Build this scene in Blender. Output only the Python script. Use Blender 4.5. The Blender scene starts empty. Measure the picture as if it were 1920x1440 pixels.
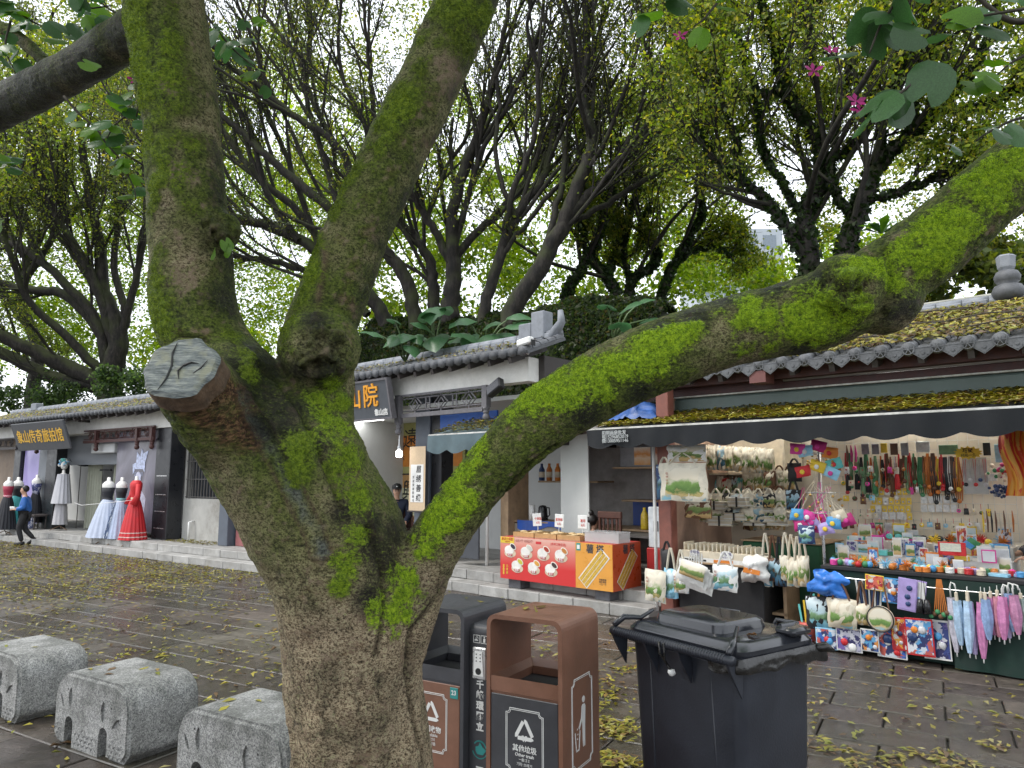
import bpy, bmesh, math, random
import numpy as np
from mathutils import Vector, Matrix, noise
from mathutils.bvhtree import BVHTree
random.seed(7); NR = np.random.default_rng(11)
SC = bpy.context.scene; COL = SC.collection; PI = math.pi
def R(a): return math.radians(a)
# ---------------------------------------------------------------- camera
FPX = 1340.0; CH = 1.8; PITCH = math.atan(173/FPX)      # photo is 1920 x 1440
cd = bpy.data.cameras.new('camera'); cam = bpy.data.objects.new('camera', cd); COL.objects.link(cam)
cam.location = (0, 0, CH); cam.rotation_euler = (PI/2+PITCH, 0, 0)
cd.sensor_width = 36; cd.lens = FPX/1920*36; cd.clip_start = .05; cd.clip_end = 2000
SC.camera = cam
# ---------------------------------------------------------------- sky, sun, exposure
SUN_EL, SUN_AZ = 56, 258          # degrees; azimuth clockwise from +Y (camera forward)
w = bpy.data.worlds.new('World'); SC.world = w; w.use_nodes = True
nt = w.node_tree; bg = nt.nodes['Background']
sky = nt.nodes.new('ShaderNodeTexSky'); sky.sky_type = 'NISHITA'; sky.sun_disc = False
sky.sun_elevation = R(SUN_EL); sky.sun_rotation = R(SUN_AZ); sky.air_density = 1.0; sky.dust_density = 4.0
mx = nt.nodes.new('ShaderNodeMixRGB'); mx.inputs[0].default_value = .82
mx.inputs[2].default_value = (9.4, 9.8, 10.4, 1)      # even cloud deck over the clear-sky gradient
nt.links.new(sky.outputs[0], mx.inputs[1]); nt.links.new(mx.outputs[0], bg.inputs[0]); bg.inputs[1].default_value = .13
sd = bpy.data.lights.new('sun', 'SUN'); sd.energy = 1.3; sd.angle = R(14); sd.color = (1, .96, .9)
so = bpy.data.objects.new('sun', sd); COL.objects.link(so)
_e, _a = R(SUN_EL), R(SUN_AZ)
so.rotation_euler = Vector((math.sin(_a)*math.cos(_e), math.cos(_a)*math.cos(_e), math.sin(_e))).to_track_quat('Z', 'Y').to_euler()
SC.view_settings.view_transform = 'Standard'; SC.view_settings.look = 'None'; SC.view_settings.gamma = 1
SC.view_settings.use_curve_mapping = False; SC.view_settings.exposure = 0.75
SC.render.engine = 'CYCLES'; SC.cycles.max_bounces = 8; SC.cycles.transparent_max_bounces = 12
# ---------------------------------------------------------------- pixels -> places
cF = Vector((0, math.cos(PITCH), math.sin(PITCH))); cU = Vector((0, -math.sin(PITCH), math.cos(PITCH))); cR = Vector((1, 0, 0)); cC = Vector((0, 0, CH))
def ray(x, y): return cF+cR*((x-960)/FPX)+cU*((720-y)/FPX)
def at(x, y, dep): return cC+ray(x, y)*dep
def gp(x, y, z=0):
    r = ray(x, y); return cC+r*((z-CH)/r.z)
class Frame:
    """x along a facade, y into the building, z up"""
    def __init__(s, o, deg):
        s.rz = R(deg); s.o = Vector((o[0], o[1], 0)); s.ux = Vector((math.cos(s.rz), math.sin(s.rz), 0)); s.uy = Vector((-math.sin(s.rz), math.cos(s.rz), 0))
    def W(s, x, y, z): return s.o+s.ux*x+s.uy*y+Vector((0, 0, z))
    def px(s, x, y, yy):
        r = ray(x, y); t = ((s.o-cC).dot(s.uy)+yy)/r.dot(s.uy); P = cC+r*t; return (P-s.o).dot(s.ux), P.z
    def pz(s, x, y, z):
        P = gp(x, y, z)-s.o; return P.dot(s.ux), P.dot(s.uy)
FR = Frame(gp(831, 1105), -42)       # bookshop, food counter and souvenir stall
FL = Frame(gp(488, 1075), -35)       # photo studio
# ---------------------------------------------------------------- mesh building
def catmull(P, n):
    P = [np.array(p, float) for p in P]; P = [2*P[0]-P[1]]+P+[2*P[-1]-P[-2]]; out = []
    for i in range(1, len(P)-2):
        a, b, c, d = P[i-1:i+3]
        for k in range(n):
            t = k/n; out.append(.5*((2*b)+(c-a)*t+(2*a-5*b+4*c-d)*t*t+(3*b-a-3*c+d)*t**3))
    out.append(P[-2]); return np.array(out)
class MB:
    def __init__(s): s.v = []; s.f = []; s.m = []
    def add(s, V, Fs, mi=0):
        b = len(s.v); s.v.extend([tuple(p) for p in V]); s.f.extend([tuple(b+i for i in f) for f in Fs]); s.m.extend([mi]*len(Fs)); return s
    def box(s, x0, y0, z0, x1, y1, z1, mi=0, M=None):
        V = [Vector((x, y, z)) for z in (z0, z1) for (x, y) in ((x0, y0), (x1, y0), (x1, y1), (x0, y1))]
        if M: V = [M @ v for v in V]
        return s.add(V, [(3, 2, 1, 0), (4, 5, 6, 7), (0, 1, 5, 4), (1, 2, 6, 5), (2, 3, 7, 6), (3, 0, 4, 7)], mi)
    def cbox(s, x0, y0, z0, x1, y1, z1, c=.01, mi=0, M=None):
        V = []
        for ax in range(3):
            pass
        xs, ys, zs = (x0, x1), (y0, y1), (z0, z1); idx = {}
        for i in (0, 1):
            for j in (0, 1):
                for k in (0, 1):
                    sx, sy, sz = (1-2*i)*c, (1-2*j)*c, (1-2*k)*c
                    for a, q in enumerate(((xs[i], ys[j]+sy, zs[k]+sz), (xs[i]+sx, ys[j], zs[k]+sz), (xs[i]+sx, ys[j]+sy, zs[k]))):
                        idx[i, j, k, a] = len(V); V.append(Vector(q))
        if M: V = [M @ v for v in V]
        Fs = []
        for a in range(3):
            b, d = (a+1) % 3, (a+2) % 3
            for q in (0, 1):
                co = []
                for (m, n) in ((0, 0), (1, 0), (1, 1), (0, 1)):
                    t = [0, 0, 0]; t[a] = q; t[b] = m; t[d] = n; co.append(idx[t[0], t[1], t[2], a])
                Fs.append(co if q else co[::-1])
            for m in (0, 1):
                for n in (0, 1):
                    e = []
                    for q in (0, 1):
                        t = [0, 0, 0]; t[a] = q; t[b] = m; t[d] = n; e.append((idx[t[0], t[1], t[2], b], idx[t[0], t[1], t[2], d]))
                    fc = (e[0][0], e[1][0], e[1][1], e[0][1]); Fs.append(fc if m != n else fc[::-1])
        for i in (0, 1):
            for j in (0, 1):
                for k in (0, 1):
                    fc = [idx[i, j, k, a] for a in range(3)]; Fs.append(fc if (i+j+k) % 2 else fc[::-1])
        return s.add(V, Fs, mi)
    def tube(s, pts, r, n=8, mi=0, cap=True, flat=1.0):
        pts = [Vector(p) for p in pts]; k = len(pts)
        if not hasattr(r, '__len__'): r = [r]*k
        V = []; T0 = None; N = None
        for i in range(k):
            T = (pts[min(i+1, k-1)]-pts[max(i-1, 0)])
            T = T.normalized() if T.length > 1e-9 else (T0 or Vector((0, 0, 1)))
            if N is None:
                N = T.orthogonal().normalized() if abs(T.z) > .9 else T.cross(Vector((0, 0, 1))).normalized()
            else: N = (N-T*N.dot(T)).normalized()
            T0 = T; B = T.cross(N)
            for j in range(n):
                a = 2*PI*j/n; V.append(pts[i]+N*(math.cos(a)*r[i])+B*(math.sin(a)*r[i]*flat))
        Fs = [(i*n+j, i*n+(j+1) % n, (i+1)*n+(j+1) % n, (i+1)*n+j) for i in range(k-1) for j in range(n)]
        if cap: Fs += [tuple(range(n))[::-1], tuple((k-1)*n+j for j in range(n))]
        return s.add(V, Fs, mi)
    def lathe(s, prof, n=16, c=(0, 0, 0), mi=0, sx=1, sy=1, M=None):
        V = [Vector((c[0]+r*sx*math.cos(2*PI*j/n), c[1]+r*sy*math.sin(2*PI*j/n), c[2]+z)) for r, z in prof for j in range(n)]
        if M: V = [M @ v for v in V]
        k = len(prof)
        Fs = [(i*n+j, i*n+(j+1) % n, (i+1)*n+(j+1) % n, (i+1)*n+j) for i in range(k-1) for j in range(n)]
        if prof[0][0] > 1e-6: Fs.append(tuple(range(n))[::-1])
        if prof[-1][0] > 1e-6: Fs.append(tuple((k-1)*n+j for j in range(n)))
        return s.add(V, Fs, mi)
    def ball(s, c, r, n=10, mi=0, sx=1, sy=1, sz=1, M=None):
        k = max(4, n//2); return s.lathe([(max(1e-4, r*math.sin(PI*i/k)), -r*sz*math.cos(PI*i/k)) for i in range(k+1)], n, c, mi, sx, sy, M)
    def ext(s, poly, y0, y1, mi=0, M=None):
        """polygon in xz (counter-clockwise seen from -y), extruded along y"""
        n = len(poly); V = [Vector((p[0], y0, p[1])) for p in poly]+[Vector((p[0], y1, p[1])) for p in poly]
        if M: V = [M @ v for v in V]
        return s.add(V, [tuple(range(n)), tuple(range(2*n-1, n-1, -1))]+[(i, i+n, (i+1) % n+n, (i+1) % n) for i in range(n)], mi)
    def grid(s, fn, nu, nv, mi=0, back=None):
        V = [fn(i/nu, j/nv) for j in range(nv+1) for i in range(nu+1)]
        Fs = [(j*(nu+1)+i, j*(nu+1)+i+1, (j+1)*(nu+1)+i+1, (j+1)*(nu+1)+i) for j in range(nv) for i in range(nu)]
        return s.add(V, Fs, mi)
    def mesh(s, name, mats, smooth=False):
        me = bpy.data.meshes.new(name); me.from_pydata(s.v, [], s.f)
        for m in (mats if isinstance(mats, (list, tuple)) else [mats]): me.materials.append(m)
        if len(set(s.m)) > 1: me.polygons.foreach_set('material_index', s.m)
        if smooth:
            me.polygons.foreach_set('use_smooth', [True]*len(s.f))
            if smooth != 1: me.set_sharp_from_angle(angle=R(smooth))
        me.update(); return me
    def build(s, name, mats, parent=None, smooth=False, loc=None, rz=0):
        return put(name, s.mesh(name, mats, smooth), parent, loc, rz)
def put(name, me, parent=None, loc=None, rz=0):
    o = bpy.data.objects.new(name, me); COL.objects.link(o)
    if parent: o.parent = parent
    if loc is not None: o.location = loc
    if rz: o.rotation_euler = (0, 0, rz)
    return o
def tag(o, label=None, cat=None, group=None, kind=None):
    for k, v in (('label', label), ('category', cat), ('group', group), ('kind', kind)):
        if v: o[k] = v
    return o
def thing(name, label, cat, loc=(0, 0, 0), rz=0, group=None):
    o = bpy.data.objects.new(name, None); COL.objects.link(o); o.location = loc; o.rotation_euler = (0, 0, rz); o.empty_display_size = .1
    return tag(o, label, cat, group)
def fthing(name, label, cat, F, x=0, y=0, z=0, rz=0, group=None): return thing(name, label, cat, F.W(x, y, z), F.rz+rz, group)
def dup(root, loc=None, rz=None, label=None, group=None):
    r = root.copy(); COL.objects.link(r)
    if loc is not None: r.location = loc
    if rz is not None: r.rotation_euler = (0, 0, rz)
    if label: r['label'] = label
    if group: r['group'] = group
    for ch in root.children:
        c = ch.copy(); COL.objects.link(c); c.parent = r
        for g in ch.children:
            e = g.copy(); COL.objects.link(e); e.parent = c
    return r
def npmesh(name, V, Fq, mat, tint=None, smooth=False):
    """big quad or triangle mesh from numpy arrays, tint = one colour for each face"""
    me = bpy.data.meshes.new(name); V = np.asarray(V, np.float32); Fq = np.asarray(Fq, np.int32); k = Fq.shape[1]
    me.vertices.add(len(V)); me.vertices.foreach_set('co', V.ravel())
    me.loops.add(Fq.size); me.loops.foreach_set('vertex_index', Fq.ravel())
    me.polygons.add(len(Fq)); me.polygons.foreach_set('loop_start', np.arange(0, Fq.size, k, dtype=np.int32))
    try: me.polygons.foreach_set('loop_total', np.full(len(Fq), k, np.int32))
    except Exception: pass
    if smooth: me.polygons.foreach_set('use_smooth', np.ones(len(Fq), bool))
    me.update(calc_edges=True)
    if tint is not None:
        a = me.attributes.new('tint', 'FLOAT_COLOR', 'FACE'); c = np.ones((len(Fq), 4), np.float32); c[:, :3] = tint; a.data.foreach_set('color', c.ravel())
    me.materials.append(mat); return me
_tc = {}
def text_geo(s, size, extrude=.002, bold=0.0, shear=0.0, align='CENTER', spacing=1.0):
    c = bpy.data.curves.new('txt', 'FONT'); c.body = s; c.size = size; c.align_x = align; c.align_y = 'CENTER'; c.extrude = extrude; c.offset = bold; c.shear = shear; c.space_character = spacing; c.resolution_u = 2
    o = bpy.data.objects.new('txt', c); COL.objects.link(o); dg = bpy.context.evaluated_depsgraph_get()
    me = bpy.data.meshes.new_from_object(o.evaluated_get(dg)); V = [v.co.copy() for v in me.vertices]; Fs = [tuple(p.vertices) for p in me.polygons]
    bpy.data.objects.remove(o); bpy.data.curves.remove(c); bpy.data.meshes.remove(me); return V, Fs
def add_text(mb, s, size, x, y, z, mi=0, M=None, **k):
    """letters in the xz plane at y, facing -y"""
    V, Fs = text_geo(s, size, **k); W = [Vector((x+v.x, y-v.z, z+v.y)) for v in V]
    if M: W = [M @ q for q in W]
    return mb.add(W, Fs, mi)
def add_vtext(mb, s, size, x, y, z, step, mi=0, M=None, **k):
    for i, ch in enumerate(s): add_text(mb, ch, size, x, y, z-i*step, mi, M, **k)
# ---------------------------------------------------------------- materials
_mc = {}
def nodes(name):
    m = bpy.data.materials.new(name); m.use_nodes = True; t = m.node_tree; b = t.nodes['Principled BSDF']
    def N(kind, **k):
        n = t.nodes.new('ShaderNode'+kind)
        for a, v in k.items():
            if a in n.inputs: n.inputs[a].default_value = v
            else: setattr(n, a, v)
        return n
    return m, t, b, N, t.links.new
def ramp(N, stops, interp='LINEAR'):
    r = N('ValToRGB'); e = r.color_ramp; e.interpolation = interp
    while len(e.elements) < len(stops): e.elements.new(.5)
    for el, (p, c) in zip(e.elements, stops):
        el.position = p; el.color = (*c, 1) if hasattr(c, '__len__') else (c, c, c, 1)
    return r
def mat(col, rough=.6, var=.18, scale=6, bump=0, bs=60, metal=0, spec=.5, rnd=0.0, coat=0, dirt=0, emit=0, alpha=1, trans=0):
    key = (tuple(col), rough, var, scale, bump, bs, metal, spec, rnd, coat, dirt, emit, alpha, trans)
    if key in _mc: return _mc[key]
    m, t, b, N, L = nodes('paint_%d' % len(_mc)); _mc[key] = m
    tc = N('TexCoord'); oi = N('ObjectInfo'); ad = N('VectorMath', operation='ADD'); sc = N('VectorMath', operation='SCALE'); sc.inputs['Scale'].default_value = 17
    cb = N('CombineXYZ'); L(oi.outputs['Random'], cb.inputs[0]); L(oi.outputs['Random'], cb.inputs[1]); L(cb.outputs[0], sc.inputs[0]); L(tc.outputs['Object'], ad.inputs[0]); L(sc.outputs[0], ad.inputs[1])
    no = N('TexNoise', Scale=scale, Detail=6, Roughness=.65); L(ad.outputs[0], no.inputs['Vector'])
    c = np.array(col); lo = np.clip(c*(1-var), 0, 1); hi = np.clip(c*(1+var), 0, 1)
    r = ramp(N, [(.3, lo), (.7, hi)]); L(no.outputs['Fac'], r.inputs[0]); out = r.outputs[0]
    if rnd:
        h = N('HueSaturation'); mr = N('MapRange'); mr.inputs[3].default_value = 1-rnd; mr.inputs[4].default_value = 1+rnd
        L(oi.outputs['Random'], mr.inputs[0]); L(mr.outputs[0], h.inputs['Value']); L(out, h.inputs['Color']); out = h.outputs[0]
    if dirt:
        n2 = N('TexNoise', Scale=scale*.35, Detail=8, Roughness=.75); L(ad.outputs[0], n2.inputs['Vector'])
        r2 = ramp(N, [(.45, 0), (.68, 1)]); L(n2.outputs['Fac'], r2.inputs[0]); mm = N('MixRGB', blend_type='MULTIPLY'); mu = N('Math', operation='MULTIPLY'); mu.inputs[1].default_value = dirt
        L(r2.outputs[0], mu.inputs[0]); L(mu.outputs[0], mm.inputs[0]); L(out, mm.inputs[1]); mm.inputs[2].default_value = (.35, .32, .26, 1); out = mm.outputs[0]
    L(out, b.inputs['Base Color'])
    rr = ramp(N, [(.3, max(0, rough-.12)), (.7, min(1, rough+.1))]); L(no.outputs['Fac'], rr.inputs[0]); L(rr.outputs[0], b.inputs['Roughness'])
    b.inputs['Metallic'].default_value = metal; b.inputs['Specular IOR Level'].default_value = spec; b.inputs['Coat Weight'].default_value = coat
    if bump:
        nb = N('TexNoise', Scale=bs, Detail=5, Roughness=.6); L(ad.outputs[0], nb.inputs['Vector']); bp = N('Bump', Strength=bump, Distance=.01); L(nb.outputs['Fac'], bp.inputs['Height']); L(bp.outputs[0], b.inputs['Normal'])
    if emit: L(out, b.inputs['Emission Color']); b.inputs['Emission Strength'].default_value = emit
    if alpha < 1: b.inputs['Alpha'].default_value = alpha
    if trans: b.inputs['Transmission Weight'].default_value = trans
    return m
def leaf_mat(name, trans=.45, rough=.45, attr=True, col=(.06, .12, .02), rnd=.25, veins=False):
    m, t, b, N, L = nodes(name); out = t.nodes['Material Output']
    if attr: a = N('Attribute', attribute_name='tint'); c = a.outputs['Color']
    else:
        rg = N('RGB'); rg.outputs[0].default_value = (*col, 1); c = rg.outputs[0]
    oi = N('ObjectInfo'); h = N('HueSaturation'); mr = N('MapRange'); mr.inputs[3].default_value = 1-rnd; mr.inputs[4].default_value = 1+rnd
    L(oi.outputs['Random'], mr.inputs[0]); L(mr.outputs[0], h.inputs['Value']); L(c, h.inputs['Color']); c = h.outputs[0]
    tc = N('TexCoord'); no = N('TexNoise', Scale=30 if not attr else 1.2, Detail=4); L(tc.outputs['Object'], no.inputs['Vector'])
    r = ramp(N, [(.3, .75), (.7, 1.2)]); L(no.outputs['Fac'], r.inputs[0]); mm = N('MixRGB', blend_type='MULTIPLY'); mm.inputs[0].default_value = 1; L(c, mm.inputs[1]); L(r.outputs[0], mm.inputs[2]); c = mm.outputs[0]
    L(c, b.inputs['Base Color']); b.inputs['Roughness'].default_value = rough
    tr = N('BsdfTranslucent'); h2 = N('HueSaturation', Saturation=1.15, Value=1.5); L(c, h2.inputs['Color']); L(h2.outputs[0], tr.inputs['Color'])
    ms = N('MixShader'); ms.inputs[0].default_value = trans; L(b.outputs[0], ms.inputs[1]); L(tr.outputs[0], ms.inputs[2]); L(ms.outputs[0], out.inputs[0])
    return m
M_FOL = leaf_mat('foliage', trans=.55); M_FALL = leaf_mat('fallen_leaf', trans=.12, rough=.4)
def leaves_geo(P, size, rng, flat=0.0, aspect=.42, nrm=None, fold=.18):
    """pointed leaf of two folded quads at each point; returns verts, quads"""
    n = len(P); d = rng.normal(size=(n, 3)); d[:, 2] *= (1-flat)
    d /= np.linalg.norm(d, axis=1)[:, None]+1e-9
    q = rng.normal(size=(n, 3)); 
    if flat: q = np.stack([rng.normal(size=n)*.25*(1-flat)+rng.normal(size=n)*.12, rng.normal(size=n)*.12, np.ones(n)], 1)
    if nrm is not None: q = nrm+rng.normal(size=(n, 3))*.22; d = rng.normal(size=(n, 3)); d -= q*(np.sum(d*q, 1)/np.sum(q*q, 1))[:, None]; d /= np.linalg.norm(d, axis=1)[:, None]+1e-9
    s = np.cross(d, q); s /= np.linalg.norm(s, axis=1)[:, None]+1e-9; u = np.cross(s, d)
    sz = (size*rng.uniform(.65, 1.25, n))[:, None]; wd = sz*aspect*.5; f = sz*fold*rng.uniform(-.4, 1, n)[:, None]
    a = P-d*sz*.5; b = P+d*sz*.5-u*f*.8; m0 = P-d*sz*.08+s*wd+u*f; m1 = P-d*sz*.08-s*wd+u*f
    V = np.stack([a, m0, b, m1], 1).reshape(-1, 3); i = np.arange(n)*4
    return V, np.stack([i, i+1, i+2, i+3], 1)
def blend(rng, n, cols, wts=None, jit=.25):
    cols = np.array(cols); k = rng.choice(len(cols), n, p=None if wts is None else np.array(wts)/sum(wts)); return cols[k]*rng.uniform(1-jit, 1+jit, (n, 1))
# ================================================================ ground
def slab_mat(name, base, wet=1):
    m, t, b, N, L = nodes(name); ge = N('NewGeometry'); oi = N('ObjectInfo')
    no = N('TexNoise', Scale=9, Detail=9, Roughness=.7); L(ge.outputs['Position'], no.inputs['Vector'])
    base = np.array(base); r = ramp(N, [(.3, base*.55), (.55, base), (.75, base*1.7)]); L(no.outputs['Fac'], r.inputs[0])
    h = N('HueSaturation'); mr = N('MapRange'); mr.inputs[3].default_value = .72; mr.inputs[4].default_value = 1.3; L(oi.outputs['Random'], mr.inputs[0]); L(mr.outputs[0], h.inputs['Value'])
    hm = N('MapRange'); hm.inputs[3].default_value = .475; hm.inputs[4].default_value = .525; mo = N('Math', operation='FRACT'); mu = N('Math', operation='MULTIPLY'); mu.inputs[1].default_value = 7.3; L(oi.outputs['Random'], mu.inputs[0]); L(mu.outputs[0], mo.inputs[0]); L(mo.outputs[0], hm.inputs[0]); L(hm.outputs[0], h.inputs['Hue'])
    L(r.outputs[0], h.inputs['Color'])
    pn = N('TexNoise', Scale=.55, Detail=5, Roughness=.55); L(ge.outputs['Position'], pn.inputs['Vector'])
    pr = ramp(N, [(.40, 0), (.52, 1)]); L(pn.outputs['Fac'], pr.inputs[0])           # 1 = standing water film
    dk = N('MixRGB', blend_type='MULTIPLY'); L(pr.outputs[0], dk.inputs[0]); L(h.outputs[0], dk.inputs[1]); dk.inputs[2].default_value = (.6, .6, .6, 1); L(dk.outputs[0], b.inputs['Base Color'])
    rr = N('MapRange'); rr.inputs[3].default_value = .34; rr.inputs[4].default_value = .05; L(pr.outputs[0], rr.inputs[0]); ra = N('Math', operation='MULTIPLY_ADD'); L(no.outputs['Fac'], ra.inputs[0]); ra.inputs[1].default_value = .25; L(rr.outputs[0], ra.inputs[2]); L(ra.outputs[0], b.inputs['Roughness'])
    b.inputs['Specular IOR Level'].default_value = .55
    mp = N('Mapping'); mp.inputs['Scale'].default_value = (1, 3.2, 1); mp.inputs['Rotation'].default_value = (0, 0, R(30)); L(ge.outputs['Position'], mp.inputs['Vector'])
    nb = N('TexNoise', Scale=16, Detail=6, Roughness=.65); L(mp.outputs[0], nb.inputs['Vector']); n3 = N('TexNoise', Scale=140, Detail=3); L(ge.outputs['Position'], n3.inputs['Vector'])
    am = N('Math', operation='MULTIPLY_ADD'); L(n3.outputs['Fac'], am.inputs[0]); am.inputs[1].default_value = .25; L(nb.outputs['Fac'], am.inputs[2])
    bs = N('MapRange'); bs.inputs[3].default_value = .95; bs.inputs[4].default_value = .35; L(pr.outputs[0], bs.inputs[0]); bp = N('Bump', Distance=.018); L(bs.outputs[0], bp.inputs['Strength']); L(am.outputs[0], bp.inputs['Height']); L(bp.outputs[0], b.inputs['Normal'])
    return m
M_SLAB = slab_mat('wet_slate', (.095, .08, .064)); M_STEP = mat((.33, .325, .31), .6, .22, 5, .3, 90, rnd=.14, dirt=.5)
M_BASE = mat((.035, .033, .028), .55, .4, 12, .5, 80)
ground = MB().grid(lambda u, v: ((u-.5)*1200, (v-.5)*1200, -.035), 4, 4).build('ground', M_BASE); tag(ground, kind='structure')
FP = Frame((0, 4), -30); SLW, SLD = .80, .40
sm = MB().cbox(-SLW/2+.006, -SLD/2+.006, -.034, SLW/2-.006, SLD/2-.006, 0, .007).mesh('paving_slab', M_SLAB)
cand = []
for j in range(-20, 62):
    for i in range(-26, 22):
        P = FP.W((i+.5*(j % 2))*SLW, j*SLD, 0)
        if P.y < 1.2 or P.y > 24 or abs(P.x) > P.y*.85+1.5: continue
        a = P-FR.o; b_ = P-FL.o
        if a.dot(FR.uy) > (.25 if a.dot(FR.ux) < 3.7 else 2.4) and a.dot(FR.ux) > -3: continue
        if b_.dot(FL.uy) > .25 and b_.dot(FL.ux) < .6: continue
        v = P-cC; dep = v.dot(cF); py = 720-FPX*v.dot(cU)/dep; px = 960+FPX*P.x/dep
        cand.append((0 if -60 < px < 1980 and py < 1470 else 1, dep, P))
cand.sort(key=lambda c: c[:2]); rest = []
for k, (o_, d_, P) in enumerate(cand):
    z = random.uniform(-.004, .003); ro = FP.rz+R(random.uniform(-.3, .3))
    if k < 300:
        o = put('paving_slab', sm, ground, (P.x, P.y, z), ro); o.rotation_euler = (R(random.uniform(-.35, .35)), R(random.uniform(-.25, .25)), ro)
    else: rest.append((P, z, ro))
mb = MB()
for P, z, ro in rest: mb.cbox(-SLW/2+.006, -SLD/2+.006, -.034, SLW/2-.006, SLD/2-.006, 0, .007, 0, Matrix.Translation((P.x, P.y, z)) @ Matrix.Rotation(ro, 4, 'Z') @ Matrix.Rotation(R(random.uniform(-.3, .3)), 4, 'X'))
tag(mb.build('paving_slabs', M_SLAB, ground), kind='stuff')
# ---------------------------------------------------------------- stone steps
def steps(F, x0, x1, name, skip=()):
    root = MB().box(x0, .32, -.03, x1, .9, .12).build(name, M_STEP, None, False, F.o, F.rz); tag(root, kind='structure')
    ms = [MB().cbox(.004, 0, 0, .596, .33, .15, .008).mesh('step_block', M_STEP)]
    for row, (y, z) in enumerate(((0, 0), (.32, .15))):
        n = int((x1-x0)/.6)
        for k in range(n): put('step_block', ms[0], root, (x0+k*.6+random.uniform(-.002, .002)+(.0 if row else .0), y+random.uniform(-.006, .006), z+random.uniform(-.004, .003)-.0))
    n = int((x1-x0)/.6)
    fl = MB().cbox(.004, 0, 0, .596, .58, .148, .006).mesh('floor_slab', M_STEP)
    for r_ in range(6):
        for k in range(n): put('floor_slab', fl, root, (x0+k*.6, .655+r_*.585, .15+random.uniform(-.003, .002)))
    return root
steps(FR, -3.4, 3.8, 'stone_steps'); steps(FL, -16.2, .6, 'stone_steps')
# ---------------------------------------------------------------- fallen leaves
LC = [(.26, .23, .03), (.34, .29, .05), (.19, .20, .035), (.22, .14, .04), (.11, .065, .03), (.40, .36, .14)]; LW = [3.5, 2.2, 3, 1.5, 2, .8]
def litter(name, P, size, label, nrm=None, cols=LC, wts=LW):
    V, Fq = leaves_geo(np.array(P), size, NR, flat=.92, nrm=nrm, aspect=.4); return tag(put(name, npmesh(name, V, Fq, M_FALL, blend(NR, len(P), cols, wts))), label, 'leaves', kind='stuff')
def blocked(x, y):
    P = Vector((x, y, 0)); a = P-FR.o; b_ = P-FL.o
    return (a.dot(FR.uy) > -.03 and a.dot(FR.ux) > -3) or (b_.dot(FL.uy) > -.03 and b_.dot(FL.ux) < .6)
pts = []
def scat(n, fx, fy, keep=lambda x, y: True):
    c = 0
    while c < n:
        x, y = fx(), fy()
        if blocked(x, y): 
            c += .2; continue
        if noise.noise(Vector((x*.7, y*.7, 3)))*.9+random.random() < .45: c += .35; continue
        pts.append((x, y, .012+random.random()*.012)); c += 1
U = random.uniform
for _ in range(9500):      # thick drifts towards the studio steps
    t = U(0, 1); s_ = U(-15, .5); d = -abs(random.gauss(0, 2.9)); P = FL.W(s_, d-.06, 0)
    if not blocked(P.x, P.y) and P.y > 8: pts.append((P.x, P.y, .012+random.random()*.02))
scat(7200, lambda: U(-12, 1), lambda: U(5.5, 16)); scat(700, lambda: U(-4, 4), lambda: U(3, 8)); 
for _ in range(900):
    x, y = gp(U(1120, 1200), U(1180, 1440))[:2]; pts.append((x+U(-.1, .1), y, .015)) if noise.noise(Vector((x*2.5, y*2.5, 8))) > .0 else None
for _ in range(420):
    x, y = gp(U(1490, 1920), U(1390, 1450))[:2]; pts.append((x, y, .015)) if noise.noise(Vector((x*2.2, y*2.2, 5))) > -.05 else None
for _ in range(220):
    x, y = gp(U(1500, 1920), U(1250, 1390))[:2]; pts.append((x, y, .015)) if random.random() < .5 else None
litter('fallen_leaves', pts, .075, 'yellow and green fallen leaves scattered over the wet plaza')
# ---------------------------------------------------------------- elephant stools
def granite():
    m, t, b, N, L = nodes('granite'); tc = N('TexCoord'); v = N('TexVoronoi', Scale=150); L(tc.outputs['Object'], v.inputs['Vector'])
    r = ramp(N, [(.0, (.06, .06, .062)), (.25, (.17, .172, .172)), (.55, (.28, .28, .27)), (.9, (.44, .44, .42))]); L(v.outputs['Color'], r.inputs[0])
    no = N('TexNoise', Scale=3.5, Detail=8, Roughness=.7); L(tc.outputs['Object'], no.inputs['Vector']); r2 = ramp(N, [(.38, (.45, .46, .44)), (.56, (1, 1, 1))]); L(no.outputs['Fac'], r2.inputs[0])
    mm = N('MixRGB', blend_type='MULTIPLY'); mm.inputs[0].default_value = 1; L(r.outputs[0], mm.inputs[1]); L(r2.outputs[0], mm.inputs[2]); L(mm.outputs[0], b.inputs['Base Color']); b.inputs['Roughness'].default_value = .62
    nb = N('TexNoise', Scale=220, Detail=4); L(tc.outputs['Object'], nb.inputs['Vector']); bp = N('Bump', Strength=.55, Distance=.006); L(nb.outputs['Fac'], bp.inputs['Height']); L(bp.outputs[0], b.inputs['Normal'])
    return m
M_GRAN = granite(); M_GROOVE = mat((.14, .14, .135), .7, .3, 40, .4, 150)
def arc(cx, cz, r, a0, a1, n): return [(cx+r*math.cos(R(a0+(a1-a0)*i/n)), cz+r*math.sin(R(a0+(a1-a0)*i/n))) for i in range(n+1)]
def teardrop(cx, cz, h, wd, ang, n=8):
    P = [(0, h/2)]+[(-wd/2*math.sin(PI*i/n)**.8 if i < n else 0, h/2-h*i/n) for i in range(1, n)]+[(0, -h/2)]+[(wd/2*math.sin(PI*i/n)**.8, h/2-h*i/n) for i in range(n-1, 0, -1)]
    c, s = math.cos(R(ang)), math.sin(R(ang)); return [(cx+x*c-z*s, cz+x*s+z*c) for x, z in P]
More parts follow.
